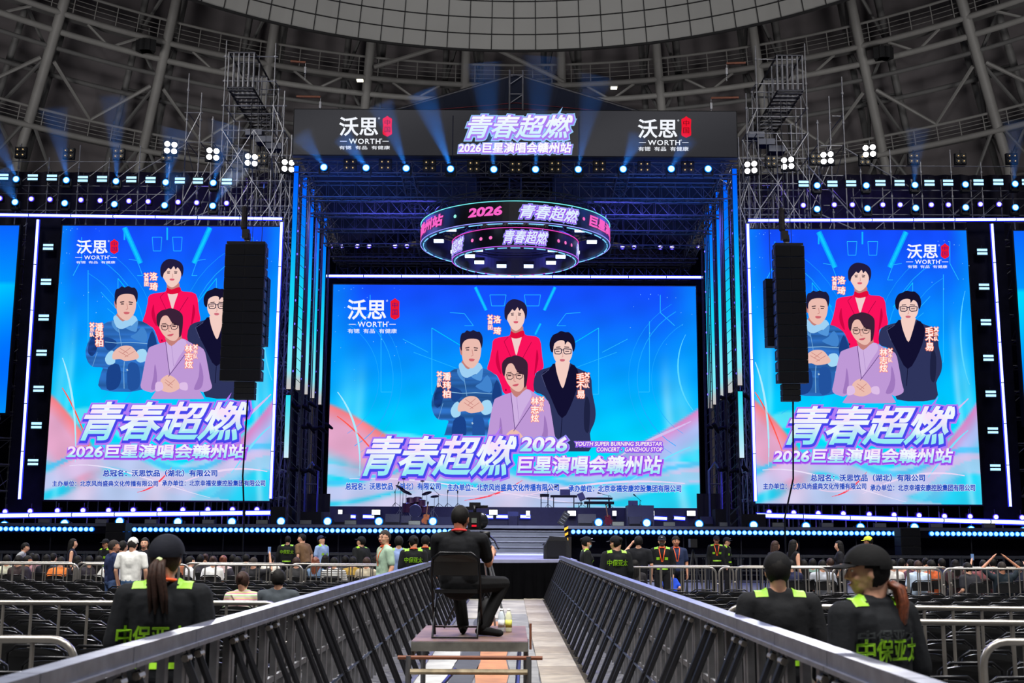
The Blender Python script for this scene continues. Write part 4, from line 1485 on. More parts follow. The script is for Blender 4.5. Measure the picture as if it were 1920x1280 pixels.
# grey strobe boxes on the deck
t = thing('strobe_box', 'x', 'stage light')
MB().box(-.25, .25, 0, .2, 0, .2).build('housing', M_BLACK, t, world=False)
MB().box(-.24, .24, -.02, .0, .02, .18).build('lamp_face', M_GREYBOX, t, world=False)
SB = Proto(t)
for x, y in ((82, 983), (189, 986), (282, 984), (390, 983), (491, 982), (573, 982), (657, 982), (777, 982), (1159, 984), (1255, 985), (1360, 986), (1459, 988), (1552, 989), (1651, 991), (1757, 994), (1856, 995)):
    p = P(x, y, 50.8)
    SB.at((p.x, 50.8, ZD), 0, 'flat grey strobe box on the %s stage edge' % ('left' if x < 900 else 'right'), 'strobe boxes on the %s stage edge' % ('left' if x < 900 else 'right'))
# round LED lamps all along the stage edge
t = thing('edge_lamp', 'x', 'stage light')
M = Matrix.Rotation(R(90), 4, 'X')
MB().lathe([(.1, -.08), (.105, .0), (.1, .02)], M, 14).build('housing', emis('edge_lamp_halo', (0, 110, 255), 1.1), t, world=False)  # housing made to glow as the lamp's blue bloom
MB().lathe([(.085, .01), (.08, .035), (.03, .04)], M, 14).build('lens', emis('edge_lamp_glow', (165, 245, 255), 1.6), t, world=False)
EL = Proto(t)
x = -26.0
while x < 26.5:
    if not (-2.25 < x < 2.45 or -17.25 < x < -16.2 or 16.35 < x < 17.25):
        s = 'left' if x < 0 else 'right'
        EL.at((x, 49.96, 1.955), 0, 'round cyan lamp in the continuous row along the %s stage edge' % s, 'round lamps along the %s stage edge' % s)
    x += .2215
# white strobes on the riser
for k, x in enumerate((638, 705, 925, 990, 1072, 1152, 1219, 1296)):
    w = .19 if x in (705, 925, 1072, 1219, 1296) else .09
    y = 960 if x < 960 else 962
    c = P(x, y, 56.2)
    t = thing('strobe_light', 'bright white strobe under the central screen, %s from the left' % (ORD + ['seventh', 'eighth'])[k], 'stage light', c, 'white strobes on the riser')
    MB().cbox(c + Vector((0, .1, 0)), (w * 2.1, .14, .3)).build('housing', M_BLACK, t)
    MB().cbox(c, (w * 2, .08, .22)).build('light_panel', emis('strobe_white_glow', (235, 240, 255), 3), t)


# ---- haze lit by the beam lights
hz = bpy.data.materials.new('thin_stage_haze')
hz.use_nodes = True
nt = hz.node_tree
nt.nodes.clear()
vs_ = nt.nodes.new('ShaderNodeVolumeScatter')
vs_.inputs['Color'].default_value = (.9, .95, 1, 1)
vs_.inputs['Density'].default_value = .02
vs_.inputs['Anisotropy'].default_value = .0
oo = nt.nodes.new('ShaderNodeOutputMaterial')
nt.links.new(vs_.outputs[0], oo.inputs['Volume'])


def beam(px, py, qx, qy, Y, Y2, power, w=.75, label=''):
    a, b = P(px, py, Y), P(qx, qy, Y2)
    d = b - a
    L = d.length
    Mx = Matrix.Translation(a) @ d.to_track_quat('Z', 'Y').to_matrix().to_4x4()
    n = 14
    m = MB()
    m.lathe([(.10, .15), (w, L)], Mx, n)
    o = m.build('light_haze', hz, None, False)
    o['kind'] = 'stuff'
    tag(o, label, 'haze', 'hazy light shafts')
    l = bpy.data.lights.new('beam_spot', 'SPOT')
    l.energy = power
    l.color = (0.02, .27, 1.0)
    l.shadow_soft_size = .06
    l.spot_size = 2 * math.atan(w * .8 / L)
    l.spot_blend = .5
    lo = bpy.data.objects.new('beam_spot', l)
    lo.matrix_world = Matrix.Translation(a) @ (-d).to_track_quat('Z', 'Y').to_matrix().to_4x4()
    link(lo)


HB = 'blue shaft of haze over a beam light under the header banner'
for x0, y0, x1, y1, p in ((608, 312, 572, 262, 4000), (687, 313, 650, 265, 8000), (762, 314, 722, 215, 9000), (845, 314, 800, 195, 16000), (926, 315, 910, 150, 10000), (1004, 315, 1014, 140, 8000), (1084, 315, 1112, 170, 7000), (1168, 315, 1192, 265, 5000), (1258, 315, 1285, 268, 3500)):
    beam(x0, y0, x0 + (x1 - x0) * 1.2, y0 + (y1 - y0) * 1.2, 47.02, 46.2 - .006 * (y0 - y1), p * .5, .45 + .0034 * (y0 - y1), HB)
HW = 'blue shaft of haze over a beam light of the left wing'
for x0, y0, x1, y1, p in ((32, 333, -6, 265, 5000), (126, 335, 112, 262, 6000), (219, 337, 216, 250, 7000), (312, 339, 322, 285, 4000), (401, 341, 415, 280, 5000), (400, 384, 436, 330, 5000), (30, 377, 12, 345, 2500), (310, 383, 322, 350, 2000)):
    beam(x0, y0, x0 + (x1 - x0) * 1.8, y0 + (y1 - y0) * 1.8, 54.0, 53.3, p * .5, .95, HW)
for x0, y0, x1, y1, p in ((1901.5, 343, 1903, 270, 2500), (1714, 345, 1718, 280, 2500)):
    beam(x0, y0, x0 + (x1 - x0) * 1.6, y0 + (y1 - y0) * 1.6, 54.0, 53.4, p * .6, .8, 'faint blue shaft of haze over a beam light of the right wing')
# ================================================================ scaffolding and hung loudspeakers
def scaffold(label, xs, ys, tops, z0=0.0, lift=1.5, dz=0.0, brace=0.5, seed=1, brace_dir=0, pole=.026, group=None, mat_=None):
    """xs, ys: lines of uprights; tops(i, j): height of each upright"""
    rnd = random.Random(seed)
    ma = mat_ or M_SCAF
    t = thing('scaffold_tower', label, 'scaffold', (sum(xs) / len(xs), sum(ys) / len(ys), z0), group)
    T = {}
    for i, x in enumerate(xs):
        for j, y in enumerate(ys):
            h = tops(i, j)
            T[i, j] = h
            if h > z0:
                m = MB().tube((x, y, z0), (x, y, h), pole, 6)
                z = z0 + lift
                while z < h:
                    m.tube((x, y, z - .05), (x, y, z + .05), pole * 2.0, 6)
                    z += lift
                m.build('upright', ma, t)
    hmax = max(T.values())
    z = z0 + lift + dz
    k = 0
    n_l = 0
    extra = MB()
    while z < hmax:
        for j, y in enumerate(ys):
            run = [x for i, x in enumerate(xs) if T[i, j] > z]
            if len(run) > 1:
                m = MB().tube((run[0] - .12, y, z), (run[-1] + .12, y, z), pole * .85, 5)
                if n_l < 90:
                    m.build('ledger', ma, t); n_l += 1
                else:
                    extra.add(m.v, m.f)
        for i, x in enumerate(xs):
            run = [y for j, y in enumerate(ys) if T[i, j] > z]
            if len(run) > 1:
                extra.tube((x, run[0], z + .06), (x, run[-1], z + .06), pole * .85, 5)
        for j, y in enumerate(ys):
            for i in range(len(xs) - 1):
                if min(T[i, j], T[i + 1, j]) > z + lift * .9 and rnd.random() < brace:
                    a, b = (xs[i], xs[i + 1])
                    if (k + i) % 2 if brace_dir == 0 else brace_dir < 0:
                        a, b = b, a
                    extra.tube((a, y - .05, z), (b, y - .05, z + lift), pole * .75, 4)
        for i, x in enumerate(xs):
            for j in range(len(ys) - 1):
                if min(T[i, j], T[i, j + 1]) > z + lift * .9 and rnd.random() < brace * .7:
                    a, b = (ys[j], ys[j + 1]) if k % 2 else (ys[j + 1], ys[j])
                    extra.tube((x, a, z), (x, b, z + lift), pole * .75, 4)
        z += lift
        k += 1
    e = extra.build('cross_brace', ma, t)
    return t


def fr(a, b, n):
    return [a + (b - a) * i / (n - 1) for i in range(n)]


KF = 54.9 / 49.6
ky = lambda y: 54.9 + (y - 49.6)
kz = lambda z: EYE + (z - EYE) * KF
for s in (-1, 1):
    S = 'left' if s < 0 else 'right'
    off = 0.0 if s < 0 else 0.2
    X = lambda v: s * v * KF + off
    xs = [X(v) for v in (12.62, 11.9, 11.25, 10.45, 9.98, 9.6)]
    hs = [kz(v) for v in (23.2, 19.5, 19.0, 23.1, 20.9, 18.9)]
    scaffold('tall dense scaffold tower on the %s side of the portal' % S, xs, [ky(v) for v in (49.6, 50.7, 51.8)], lambda i, j, h=hs: h[i] - (0, 1.9, 2.4)[j], ZD, 1.25, 0, .85, 3 + s, pole=.032)
    scaffold('slim back tower close behind the %s portal tower' % S, [X(v) for v in (12.2, 11.55, 10.9, 10.2, 9.75)], [57.6, 58.7, 59.8], lambda i, j: 20.2 - (i % 2) * 1.3 - j * .5, ZD, .9, .2, 1.0, 9 + s, mat_=M_SCAFD, pole=.03)
    xs = [X(v) for v in (14.35, 13.75, 13.2)]
    hs = [kz(v) for v in (21.9, 21.0, 19.9)]
    scaffold('stepped scaffold frame outside the tall %s tower' % S, xs, [ky(50.2), ky(52.6)], lambda i, j, h=hs: h[i] - j * 1.2, ZD, 1.5, .35, .45, 21 + s, brace_dir=-s, pole=.032)
    xs = [X(v) for v in fr(14.8, 25.2, 9)]
    scaffold('long wing scaffold holding up the %s screens' % S, xs, [54.75, 56.1], lambda i, j: (P(100, 272, 54.75).z if (i % 2 == 1 and j == 0) else P(100, 295, 54.75).z) - (.5 if j else 0), ZD, 1.2, .3, .45, 31 + s, brace_dir=s, pole=.026)
    for k, (a, b, w) in enumerate((((14.3, 50.3, 18.7), (17.2, 50.6, 17.0), 'upper'), ((12.6, 49.4, 15.6), (17.6, 49.5, 13.3), 'lower'), ((12.5, 49.4, 17.6), (15.4, 49.5, 14.2), 'steeper'))):
        o = MB().tube((X(a[0]), ky(a[1]), kz(a[2])), (X(b[0]), ky(b[1]), kz(b[2])), .034, 6).build('raker_tube', M_SCAF, None)
        tag(o, '%s slanting scaffold tube bracing the %s tower to its wing' % (w, S), 'tube')
    # head block: open box frame of close upright bars on the tower's top, reaching back
    Yh = ky(49.2)
    t = thing('tower_head_frame', 'open steel head frame at the top of the %s tower' % S, 'truss', (X(11.9), Yh, kz(20.7)))
    x0, x1 = X(12.4), X(11.3)
    z1, z0 = kz(22.5), kz(20.9)
    for k in range(6):
        x = x0 + (x1 - x0) * k / 5
        for j, yy in enumerate((Yh, Yh + 1.2, Yh + 3)):
            MB().tube((x, yy, z0), (x, yy, z1), .038, 6).build('upright_bar', M_SCAF, t)
    m = MB()
    for z in (z0, z1):
        for yy in (Yh, Yh + 1.2, Yh + 3, Yh + 5.5):
            m.tube((x0, yy, z), (x1, yy, z), .05, 6)
        for x in (x0, x1):
            m.tube((x, Yh, z), (x, Yh + 6, z), .05, 6)
    m.build('frame_rail', M_TRUSS, t)
    m = MB()
    for k in range(12):
        yy = Yh + .1 + k * .5
        m.box(min(x0, x1), max(x0, x1), yy, yy + .2, z0 - .1, z0 - .04)
    m.build('grating', M_TRUSS, t)
    m = MB()
    for dx in (-.3, .3):
        for dy in (-.3, .3):
            m.tube((X(11.1) + dx, Yh + 2.2 + dy, kz(14.5)), (X(11.1) + dx, Yh + 2.2 + dy, z0), .035, 6)
    for k in range(int((z0 - kz(14.5)) / .4)):
        z = kz(14.5) + k * .4
        for a, b in (((-.3, -.3), (.3, -.3)), ((.3, -.3), (.3, .3)), ((-.3, .3), (-.3, -.3))):
            m.tube((X(11.1) + a[0], Yh + 2.2 + a[1], z), (X(11.1) + b[0], Yh + 2.2 + b[1], z + .4), .018, 4)
    m.build('mast_head', M_TRUSS, t)
    m = MB()
    for k in range(3):
        m.cbox((X(11.0) + .5 * (k - 1), Yh + 1.6, kz(19.3) - k * .35), (.8, .7, .3))
    m.build('winch_box', mat('winch_blue_black', (24, 34, 62), .5), t)
    # outriggers with chain blocks
    for k, (pa, pb) in enumerate((((545, 115), (573, 117)), ((556, 181), (601, 182)))) if s < 0 else enumerate((((1398, 118), (1362, 119)), ((1385, 183), (1333, 184)))):
        a, b = P(*pa, Yh + .5), P(*pb, Yh + .5)
        t = thing('outrigger_beam', 'thin reddish beam sticking inwards from the %s tower, %s one' % (S, 'lower' if k else 'upper'), 'beam', (a + b) / 2)
        MB().tube(a, b, .06, 6).build('beam', mat('rust_red_beam', (110, 62, 40), .7), t)
        m = MB()
        m.tube(b, b - Vector((0, 0, .9)), .014, 4)
        m.cbox(b - Vector((0, 0, .4)), (.1, .1, .32))
        m.build('chain_block', M_SCAF, t)
    # narrow scaffold masts filling the gap between portal and centre screen
    scaffold('dark scaffold mast in the gap beside the centre screen, %s side' % S, [X(v) for v in (9.7, 10.2, 10.7)], [54.5, 56.5, 58.5], lambda i, j: 16.4, ZD, 1.1, 0, .6, 41 + s, mat_=M_TRUSS, pole=.024)
    # flight cases and pointed arch frame at the foot of the portal
    xa = -9.35 if s < 0 else 9.62
    t = thing('arch_frame', 'dark pointed arch frame standing at the foot of the %s portal' % S, 'frame', (xa, 53, ZD))
    a0, a1, a2 = P(573 if s < 0 else 1329, 882, 53), P(585 if s < 0 else 1340, 866, 53), P(597 if s < 0 else 1352, 884, 53)
    m = MB()
    m.path([(a0.x, 53, ZD), a0, a1, a2, (a2.x, 53, ZD)], .045, 6)
    m.build('arch', mat('arch_blue_steel', (70, 86, 128), .4, .6), t)
    MB().tube((a0.x, 53, a0.z - .6), (a2.x, 53, a0.z - .6), .03, 5).build('crossbar', M_TRUSS, t)
    MB().box(a0.x - .5, a2.x + .5, 53.3, 53.4, ZD, a0.z - 1.0).build('back_cloth', M_BLACK, t)
    for k, (dx, w, h) in enumerate(((-.9, .9, .75), (.15, 1.1, .55))):
        o = MB().box(xa + dx, xa + dx + w, 51.4, 52.2, ZD, ZD + h).build('flight_case', M_BLACK, None)
        tag(o, '%s black flight case on the deck at the foot of the %s portal' % ('taller' if k == 0 else 'wider low', S), 'case')
    # gothic fabric brackets below the strips
    for k, (px, py) in enumerate(((560, 760), (590, 800), (570, 880)) if s < 0 else ((1375, 745), (1350, 800), (1372, 880))):
        c = P(px, py, 50.5)
        m = MB()
        for q in range(5):
            m.cap(c + Vector((-.5 + q * .25, 0, .1 * math.sin(q * 2))), c + Vector((-.3 + q * .25, .2, -.12 + .1 * math.cos(q * 3))), .1, .06, None, 6)
        o = m.build('rolled_cloth', M_NAVY, None, True)
        tag(o, 'bunched dark cloth tied to the %s portal scaffold, %s down' % (S, ORD[k]), 'cloth')

# tall dark masking wings of the portal
for s in (-1, 1):
    x = -10.25 if s < 0 else 10.4
    o = MB().box(x - .3, x + .3, 57.6, 57.7, ZD, 15.2).build('masking_panel', M_NAVY, None)
    tag(o, 'tall dark masking strip between the central screen and the %s one' % ('left' if s < 0 else 'right'), 'panel')


# ---- line arrays
def line_array(side, x0, y0, x1, y1, n, Y, sx0, sy0, sx1, sy1, bx0, by0, bx1, by1):
    a, b = P(x0, y0, Y), P(x1, y1, Y)
    xc, w = (a.x + b.x) / 2, b.x - a.x
    t = thing('line_array', 'long black line array loudspeaker hung in front of the %s screen' % side, 'loudspeaker', (xc, Y, b.z))
    h = (a.z - b.z) / n
    for k in range(n):
        z1 = a.z - h * k
        m = MB()
        pr = [(Y, z1 - .008), (Y + .62, z1 - .05), (Y + .62, z1 - h + .05), (Y, z1 - h + .008)]
        m.add([(xc - w / 2, p[0], p[1]) for p in pr] + [(xc + w / 2, p[0], p[1]) for p in pr], [(0, 1, 2, 3), (7, 6, 5, 4), (0, 4, 5, 1), (1, 5, 6, 2), (2, 6, 7, 3), (3, 7, 4, 0)])
        c = m.build('array_box', M_SPK, t)
        MB().box(xc - w / 2 + .04, xc - .02, Y - .015, Y, z1 - h + .03, z1 - .03).build('grille', M_GRILLE, c)
        MB().box(xc + .02, xc + w / 2 - .04, Y - .015, Y, z1 - h + .03, z1 - .03).build('grille', M_GRILLE, c)
        m = MB()
        for q in (-1, 1):
            m.box(xc + q * w / 2 - .03, xc + q * w / 2 + .03, Y + .1, Y + .22, z1 - h * .75, z1 - h * .25)
        m.build('side_link', M_SCAF, c)
    a2, b2 = P(bx0, by0, Y), P(bx1, by1, Y)
    nb = 3
    for k in range(nb):
        z1 = a2.z - (a2.z - b2.z) * k / nb
        MB().box(a2.x, b2.x, Y + .1, Y + .5, z1 - (a2.z - b2.z) / nb + .01, z1 - .01).build('array_box', M_SPK, t)
    MB().box(xc - w * .48, xc + w * .48, Y + .05, Y + .55, a.z + .02, a.z + .12).build('bumper_frame', M_TRUSS, t)
    # chain, hoist
    hx = xc + (-.05 if side == 'left' else -.1)
    m = MB()
    m.tube((hx, Y + .3, a.z + .1), (hx, Y + .3, 19.3), .02, 5)
    m.tube((hx + .25, Y + .3, a.z + .1), (hx + .25, Y + .3, 19.3), .012, 4)
    m.build('chain', M_TRUSS, t)
    m = MB()
    m.cbox((hx - .02, Y + .3, a.z + .48), (.26, .26, .36))
    m.lathe([(.12, 0), (.14, .1), (.12, .3)], Matrix.Translation((hx + .05, Y + .3, a.z + .2)), 8)
    m.build('chain_hoist', mat('hoist_dark_steel', (64, 60, 60), .5, .4), t)
    m = MB()
    m.cap((hx - .12, Y + .3, a.z + .75), (hx - .12, Y + .3, a.z + 1.55), .12, .10, None, 8)
    m.build('cable_bundle', mat('cable_bundle_grey', (58, 52, 52), .8, var=.4, scale=12, bump=.5), t)
    m = MB()
    e = P(458 if side == 'left' else 1471, 962, Y + .5)
    m.path([((a2.x + b2.x) / 2 + .1, Y + .35, b2.z), ((a2.x + b2.x) / 2 + .02, Y + .4, 4), (e.x, Y + .5, 2.5), (e.x, Y + .5, 0.02)], .035, 5)
    m.build('cable_tail', M_BLACK, t)
    a3, b3 = P(sx0, sy0, Y + 1.2), P(sx1, sy1, Y + 1.2)
    t2 = thing('side_fill_array', 'slim black loudspeaker column hung just behind the %s line array' % side, 'loudspeaker', ((a3.x + b3.x) / 2, Y + 1.3, b3.z))
    n2 = 7
    q = (a3.z - b3.z) / n2
    for k in range(n2):
        z1 = a3.z - q * k
        c = MB().box(a3.x, b3.x, Y + 1.05, Y + 1.6, z1 - q + .012, z1 - .012).build('array_box', M_SPK, t2)
        MB().box(a3.x + .03, b3.x - .03, Y + 1.03, Y + 1.05, z1 - q + .04, z1 - .04).build('grille', M_GRILLE, c)
    MB().tube(((a3.x + b3.x) / 2, Y + 1.3, a3.z), ((a3.x + b3.x) / 2, Y + 1.3, 19), .015, 4).build('chain', M_TRUSS, t2)


line_array('left', 423, 457, 487.5, 714, 12, 46, 470, 520, 499, 648, 438, 714, 475, 748)
line_array('right', 1453, 460, 1517, 718, 12, 46, 1434, 523, 1462, 650, 1468, 718, 1503, 751)

# stacks of loudspeakers standing in front of the wings
for side, x0, x1, y0 in (('left', 199, 236, 979), ('right', 1688, 1725, 989)):
    a, b = P(x0, y0, 48), P(x1, y0, 48)
    t = thing('speaker_stack', 'black loudspeaker stack standing on the floor in front of the %s wing' % side, 'loudspeaker', ((a.x + b.x) / 2, 48, 0))
    n = 6
    for k in range(n):
        h = a.z / n
        c = MB().box(a.x, b.x, 48, 48.8, h * k + .01, h * (k + 1) - .01).build('cabinet', M_SPK, t)
        MB().box(a.x + .04, b.x - .04, 47.98, 48, h * k + .04, h * (k + 1) - .04).build('grille', M_GRILLE, c)
# ================================================================ the audience floor
M_ALU = mat('barricade_aluminium', (128, 130, 140), 0.42, 0.75, var=.22, scale=9, bump=.15)
M_ALU2 = mat('barricade_aluminium_dull', (112, 112, 116), 0.5, 0.6, var=.2, scale=9)
M_BRACE = mat('black_strut_paint', (20, 20, 25), 0.35, .2, var=.2, spec=.6)
M_STL = mat('stainless_fence_tube', (150, 145, 138), 0.36, 0.8, var=.15, scale=4)
M_CH = mat('folding_chair_black', (12, 12, 14), 0.42, 0, var=.2, spec=.4)
M_CHT = mat('folding_chair_tube', (30, 30, 33), 0.3, .6, var=.2)

# pale boards down the aisle, grey covers and an orange strip beside them
Z1 = .012
t = thing('aisle_boards', 'pale wooden boards laid along the right side of the aisle', 'walkway', (.75, 20, 0))
rnd = random.Random(2)
for k in range(33):
    y0 = 2.6 + k * .95
    m = MB().box(.36, .93 + rnd.uniform(-.02, .02), y0, y0 + .93, 0.0, .03)
    if k < 34:
        m.build('board', mat('board_pale_wood_%d' % (k % 3), ((138, 129, 112), (126, 116, 98), (147, 139, 124))[k % 3], .7, var=.22, scale=5), t)
for (x0, x1, lab, c, cat, y1) in ((-.02, .36, 'grey ribbed cable cover strip beside the boards', (112, 112, 108), 'floor cover', 27), (-.42, -.04, 'orange-brown plywood strip running up the aisle under the platform', (158, 104, 60), 'floor strip', 24.5),
                              (-.72, -.43, 'dark rubber mat strip left of the orange strip', (48, 50, 50), 'mat', 26), (-1.12, -.73, 'white fabric strip on the left side of the aisle floor', (160, 160, 156), 'floor strip', 22)):
    m = MB()
    n = 40
    a = [(x0 + .02 * math.sin(i * 1.3), 3 + (y1 - 3) * i / n, Z1 + .004) for i in range(n + 1)] + [(x1 + .02 * math.sin(i * .9), 3 + (y1 - 3) * i / n, Z1 + .004) for i in range(n + 1)]
    m.add(a, [(i, n + 1 + i, n + 2 + i, i + 1) for i in range(n)])
    o = m.build('floor_strip', mat('aisle_strip_%d' % c[0], c, .75, var=.3, scale=2.5), None)
    tag(o, lab, cat)
o = MB().box(-1.15, 1.0, 25.5, 33.6, 0, .014).build('floor_plate', mat('far_floor_pale_plates', (150, 146, 132), .6, var=.4, scale=1.1), None)
tag(o, 'pale metal floor plates at the far end of the aisle', 'floor cover')


# ---- crush barricades down both sides of the aisle
def barricade(dark=False):
    """faces -x: the struts stand on the -x side"""
    t = thing('barricade', 'x', 'barrier')
    a, a2 = (M_ALU, M_ALU2) if not dark else (mat('dark_barricade_metal', (52, 54, 62), .5, .6), mat('dark_barricade_metal', (52, 54, 62)))
    m = MB().box(-.045, .045, -.495, .495, 1.13, 1.2)
    m.box(-.06, .06, -.495, .495, 1.115, 1.135)
    m.build('top_rail', a, t, world=False)
    for y in (-.46, -.16, .15, .46):
        MB().box(.0, .04, y - .028, y + .028, .03, 1.12).build('post', a2, t, world=False)
    for z in (.35, .7):
        MB().box(.005, .03, -.47, .47, z - .02, z + .02).build('cross_rail', a2, t, world=False)
    for y in (-.38, .38):
        c = MB().tube((-.02, y, 1.09), (-.46, y, .05), .022, 6).build('strut', M_BRACE, t, world=False)
        MB().tube((-.035, y - .04, 1.07), (-.035, y + .04, 1.07), .018, 8).build('bolt', M_STL, c, world=False)
    MB().box(-.5, .03, -.49, .49, .012, .03).build('foot_plate', a2, t, world=False)
    m = MB()
    m.tube((-.25, -.42, .56), (-.25, .42, .56), .012, 5)
    m.build('link_bar', M_BRACE, t, world=False)
    return t


BA = Proto(barricade())
XL, XR = -1.61, 1.36
for k in range(30):
    y = 3.6 + k * 1.0
    BA.at((XR, y, 0), 0, 'aluminium barricade panel in the line right of the aisle', 'barricades right of the aisle')
for k in range(31):
    y = 2.6 + k * 1.0
    BA.at((XL, y, 0), PI, 'aluminium barricade panel in the line left of the aisle', 'barricades left of the aisle')
BD = Proto(barricade(True))
for k in range(19):
    BD.at((-3.9 - k * 1.0, 38.2, 0), -PI / 2, 'dark barricade in the far line in front of the left half of the stage', 'dark barricades before the left stage half')
for k in range(20):
    BD.at((2.7 + k * 1.0, 38.2 if k < 14 else 38.5, 0), -PI / 2, 'dark barricade in the far line in front of the right half of the stage', 'dark barricades before the right stage half')


# ---- steel crowd fences
def fence(L=2.2, n=9):
    t = thing('crowd_fence', 'x', 'fence')
    r, c = .021, .13
    H = 1.1
    def corner(cx, cz, a0):
        return [(cx + c * math.cos(a0 + PI / 2 * k / 5), 0, cz + c * math.sin(a0 + PI / 2 * k / 5)) for k in range(6)]
    pts = [(L / 2, 0, .05)] + corner(L / 2 - c, H - c, 0) + corner(-L / 2 + c, H - c, PI / 2) + [(-L / 2, 0, .05)]
    MB().path(pts, r, 8).build('outer_frame', M_STL, t, True, world=False)
    MB().tube((-L / 2, 0, .2), (L / 2, 0, .2), .018, 6).build('bottom_rail', M_STL, t, world=False)
    for k in range(n):
        x = -L / 2 + L * (k + 1) / (n + 1)
        MB().tube((x, 0, .2), (x, 0, H - .01), .0135, 6, caps=False).build('bar', M_STL, t, world=False)
    for s in (-1, 1):
        m = MB().tube((s * (L / 2 - .15), -.24, .02), (s * (L / 2 - .15), .24, .02), .018, 6)
        m.tube((s * (L / 2 - .15), 0, .02), (s * (L / 2 - .15), 0, .2), .018, 6)
        m.build('foot', M_STL, t, world=False)
    MB().path([(L / 2, 0, .78), (L / 2 + .05, 0, .78), (L / 2 + .07, 0, .73)], .009, 5).build('hook', M_STL, t, world=False)
    return t


FA = Proto(fence())
def fence_row(y0, xs, label, group, slope=0.0, jig=.0):
    for k, x in enumerate(xs):
        FA.at((x, y0 + slope * x + (.05 if k % 2 else -.05) * jig, 0), math.atan(slope) + jig * .01 * math.sin(k * 3), label, group)


def spaced(x0, x1, d):
    out = []
    x = x0
    while (x < x1) if d > 0 else (x > x1):
        out.append(x)
        x += d
    return out


fence_row(24.6, spaced(-3.05, -14, -2.28), 'steel crowd fence in the far row left of the aisle', 'far fences left of the aisle', .0, 1)
fence_row(25.9, spaced(-3.6, -14, -2.28), 'steel crowd fence just behind the far row left of the aisle', 'second far fences left of the aisle', .0, 1)
fence_row(24.6, spaced(3.05, 14, 2.28), 'steel crowd fence in the far row right of the aisle', 'far fences right of the aisle', .0, 1)
fence_row(25.7, spaced(3.6, 14, 2.28), 'steel crowd fence just behind the far row right of the aisle', 'second far fences right of the aisle', .0, 1)
FB = Proto(fence(2.55, 10))
FB.at((-3.22, 10.3, 0), R(3), 'steel crowd fence in the middle distance behind the ponytailed guard', None)
FB.at((-3.63, 6.6, 0), R(2), 'nearest steel crowd fence on the left, low at the frame edge', None)
FB.at((3.1, 10.2, 0), R(-6), 'steel crowd fence with red tape beyond the capped guard', None)
FB.at((3.55, 8.35, 0), R(-5), 'steel crowd fence ending in a rounded corner at the right frame edge', None)
FB.at((3.9, 6.75, 0), R(-3), 'nearest steel crowd fence right of the aisle, low at the frame edge', None)
o = MB().box(1.97, 2.07, 10.02, 10.13, 1.04, 1.13).build('tape', mat('red_tape', (210, 30, 45), .5), None)
tag(o, 'red tape wound on the steel fence behind the capped guard', 'tape')


# ---- folding chairs
def chair(loc=(0, 0, 0), label='x', scale=1.0):
    """faces +y: the back rest stands at -y"""
    t = thing('folding_chair', label, 'chair', loc)
    m = MB()
    n = 10
    vs = []
    w, h0, h1 = .215, .60, .80
    outline = []
    for k in range(n + 1):
        a = PI * k / n
        outline.append((w * math.cos(a) * (1 if abs(math.cos(a)) > .0 else 1), h1 - .07 + .07 * math.sin(a) ** .6))
    outline = [(w, h0)] + outline + [(-w, h0)]
    for yy in (-.22, -.195):
        for x, z in outline:
            vs.append((x, yy - .05 * (1 - (x / w) ** 2) - (z - .6) * .15, z))
    k = len(outline)
    m.add(vs, [tuple(range(k)), tuple(range(2 * k - 1, k - 1, -1))] + [(i, k + i, k + (i + 1) % k, (i + 1) % k) for i in range(k)])
    m.build('backrest', M_CH, t, world=False)
    m = MB().box(-.205, .205, -.17, .21, .43, .465)
    m.cap((-.19, .21, .448), (.19, .21, .448), .019, .019, None, 6)
    m.build('seat', M_CH, t, world=False)
    m = MB()
    m.path([(-.235, .22, .015), (-.235, -.06, .36), (-.235, -.2, .6), (-.225, -.235, .76), (-.15, -.255, .815), (.15, -.255, .815), (.225, -.235, .76), (.235, -.2, .6), (.235, -.06, .36), (.235, .22, .015)], .0125, 6)
    m.build('front_frame', M_CHT, t, True, world=False)
    m = MB()
    m.path([(-.215, .16, .44), (-.215, -.24, .015), (.215, -.24, .015), (.215, .16, .44)], .0125, 6)
    m.tube((-.235, .16, .09), (.235, .16, .09), .009, 5)
    m.build('rear_legs', M_CHT, t, True, world=False)
    return t


CHR = Proto(chair())
rnd = random.Random(11)
N = 0
for side in (-1, 1):
    S = 'left' if side < 0 else 'right'
    y = 7.9
    row = 0
    while y < 24.2:
        xe = 960 / FPX * (y * .99 + .3) + .4
        x = 2.15
        while x < xe and N < 300:
            skip = (abs(y - 10.3) < .35) or (y < 10.6 and abs(x - 2.0) < .5 and side > 0)
            if side < 0 and 15.2 < y < 16.6 and 2.6 < x < 3.9:
                skip = True
            if not skip:
                CHR.at((side * x + rnd.uniform(-.02, .02), y + rnd.uniform(-.03, .03), 0), R(rnd.uniform(-3, 3)), 'empty black folding chair in the rows %s of the aisle' % S, 'empty folding chairs %s of the aisle' % S)
                N += 1
            x += .52 if y < 20 else .56
        y += .92 if row < 12 else 1.0
        row += 1

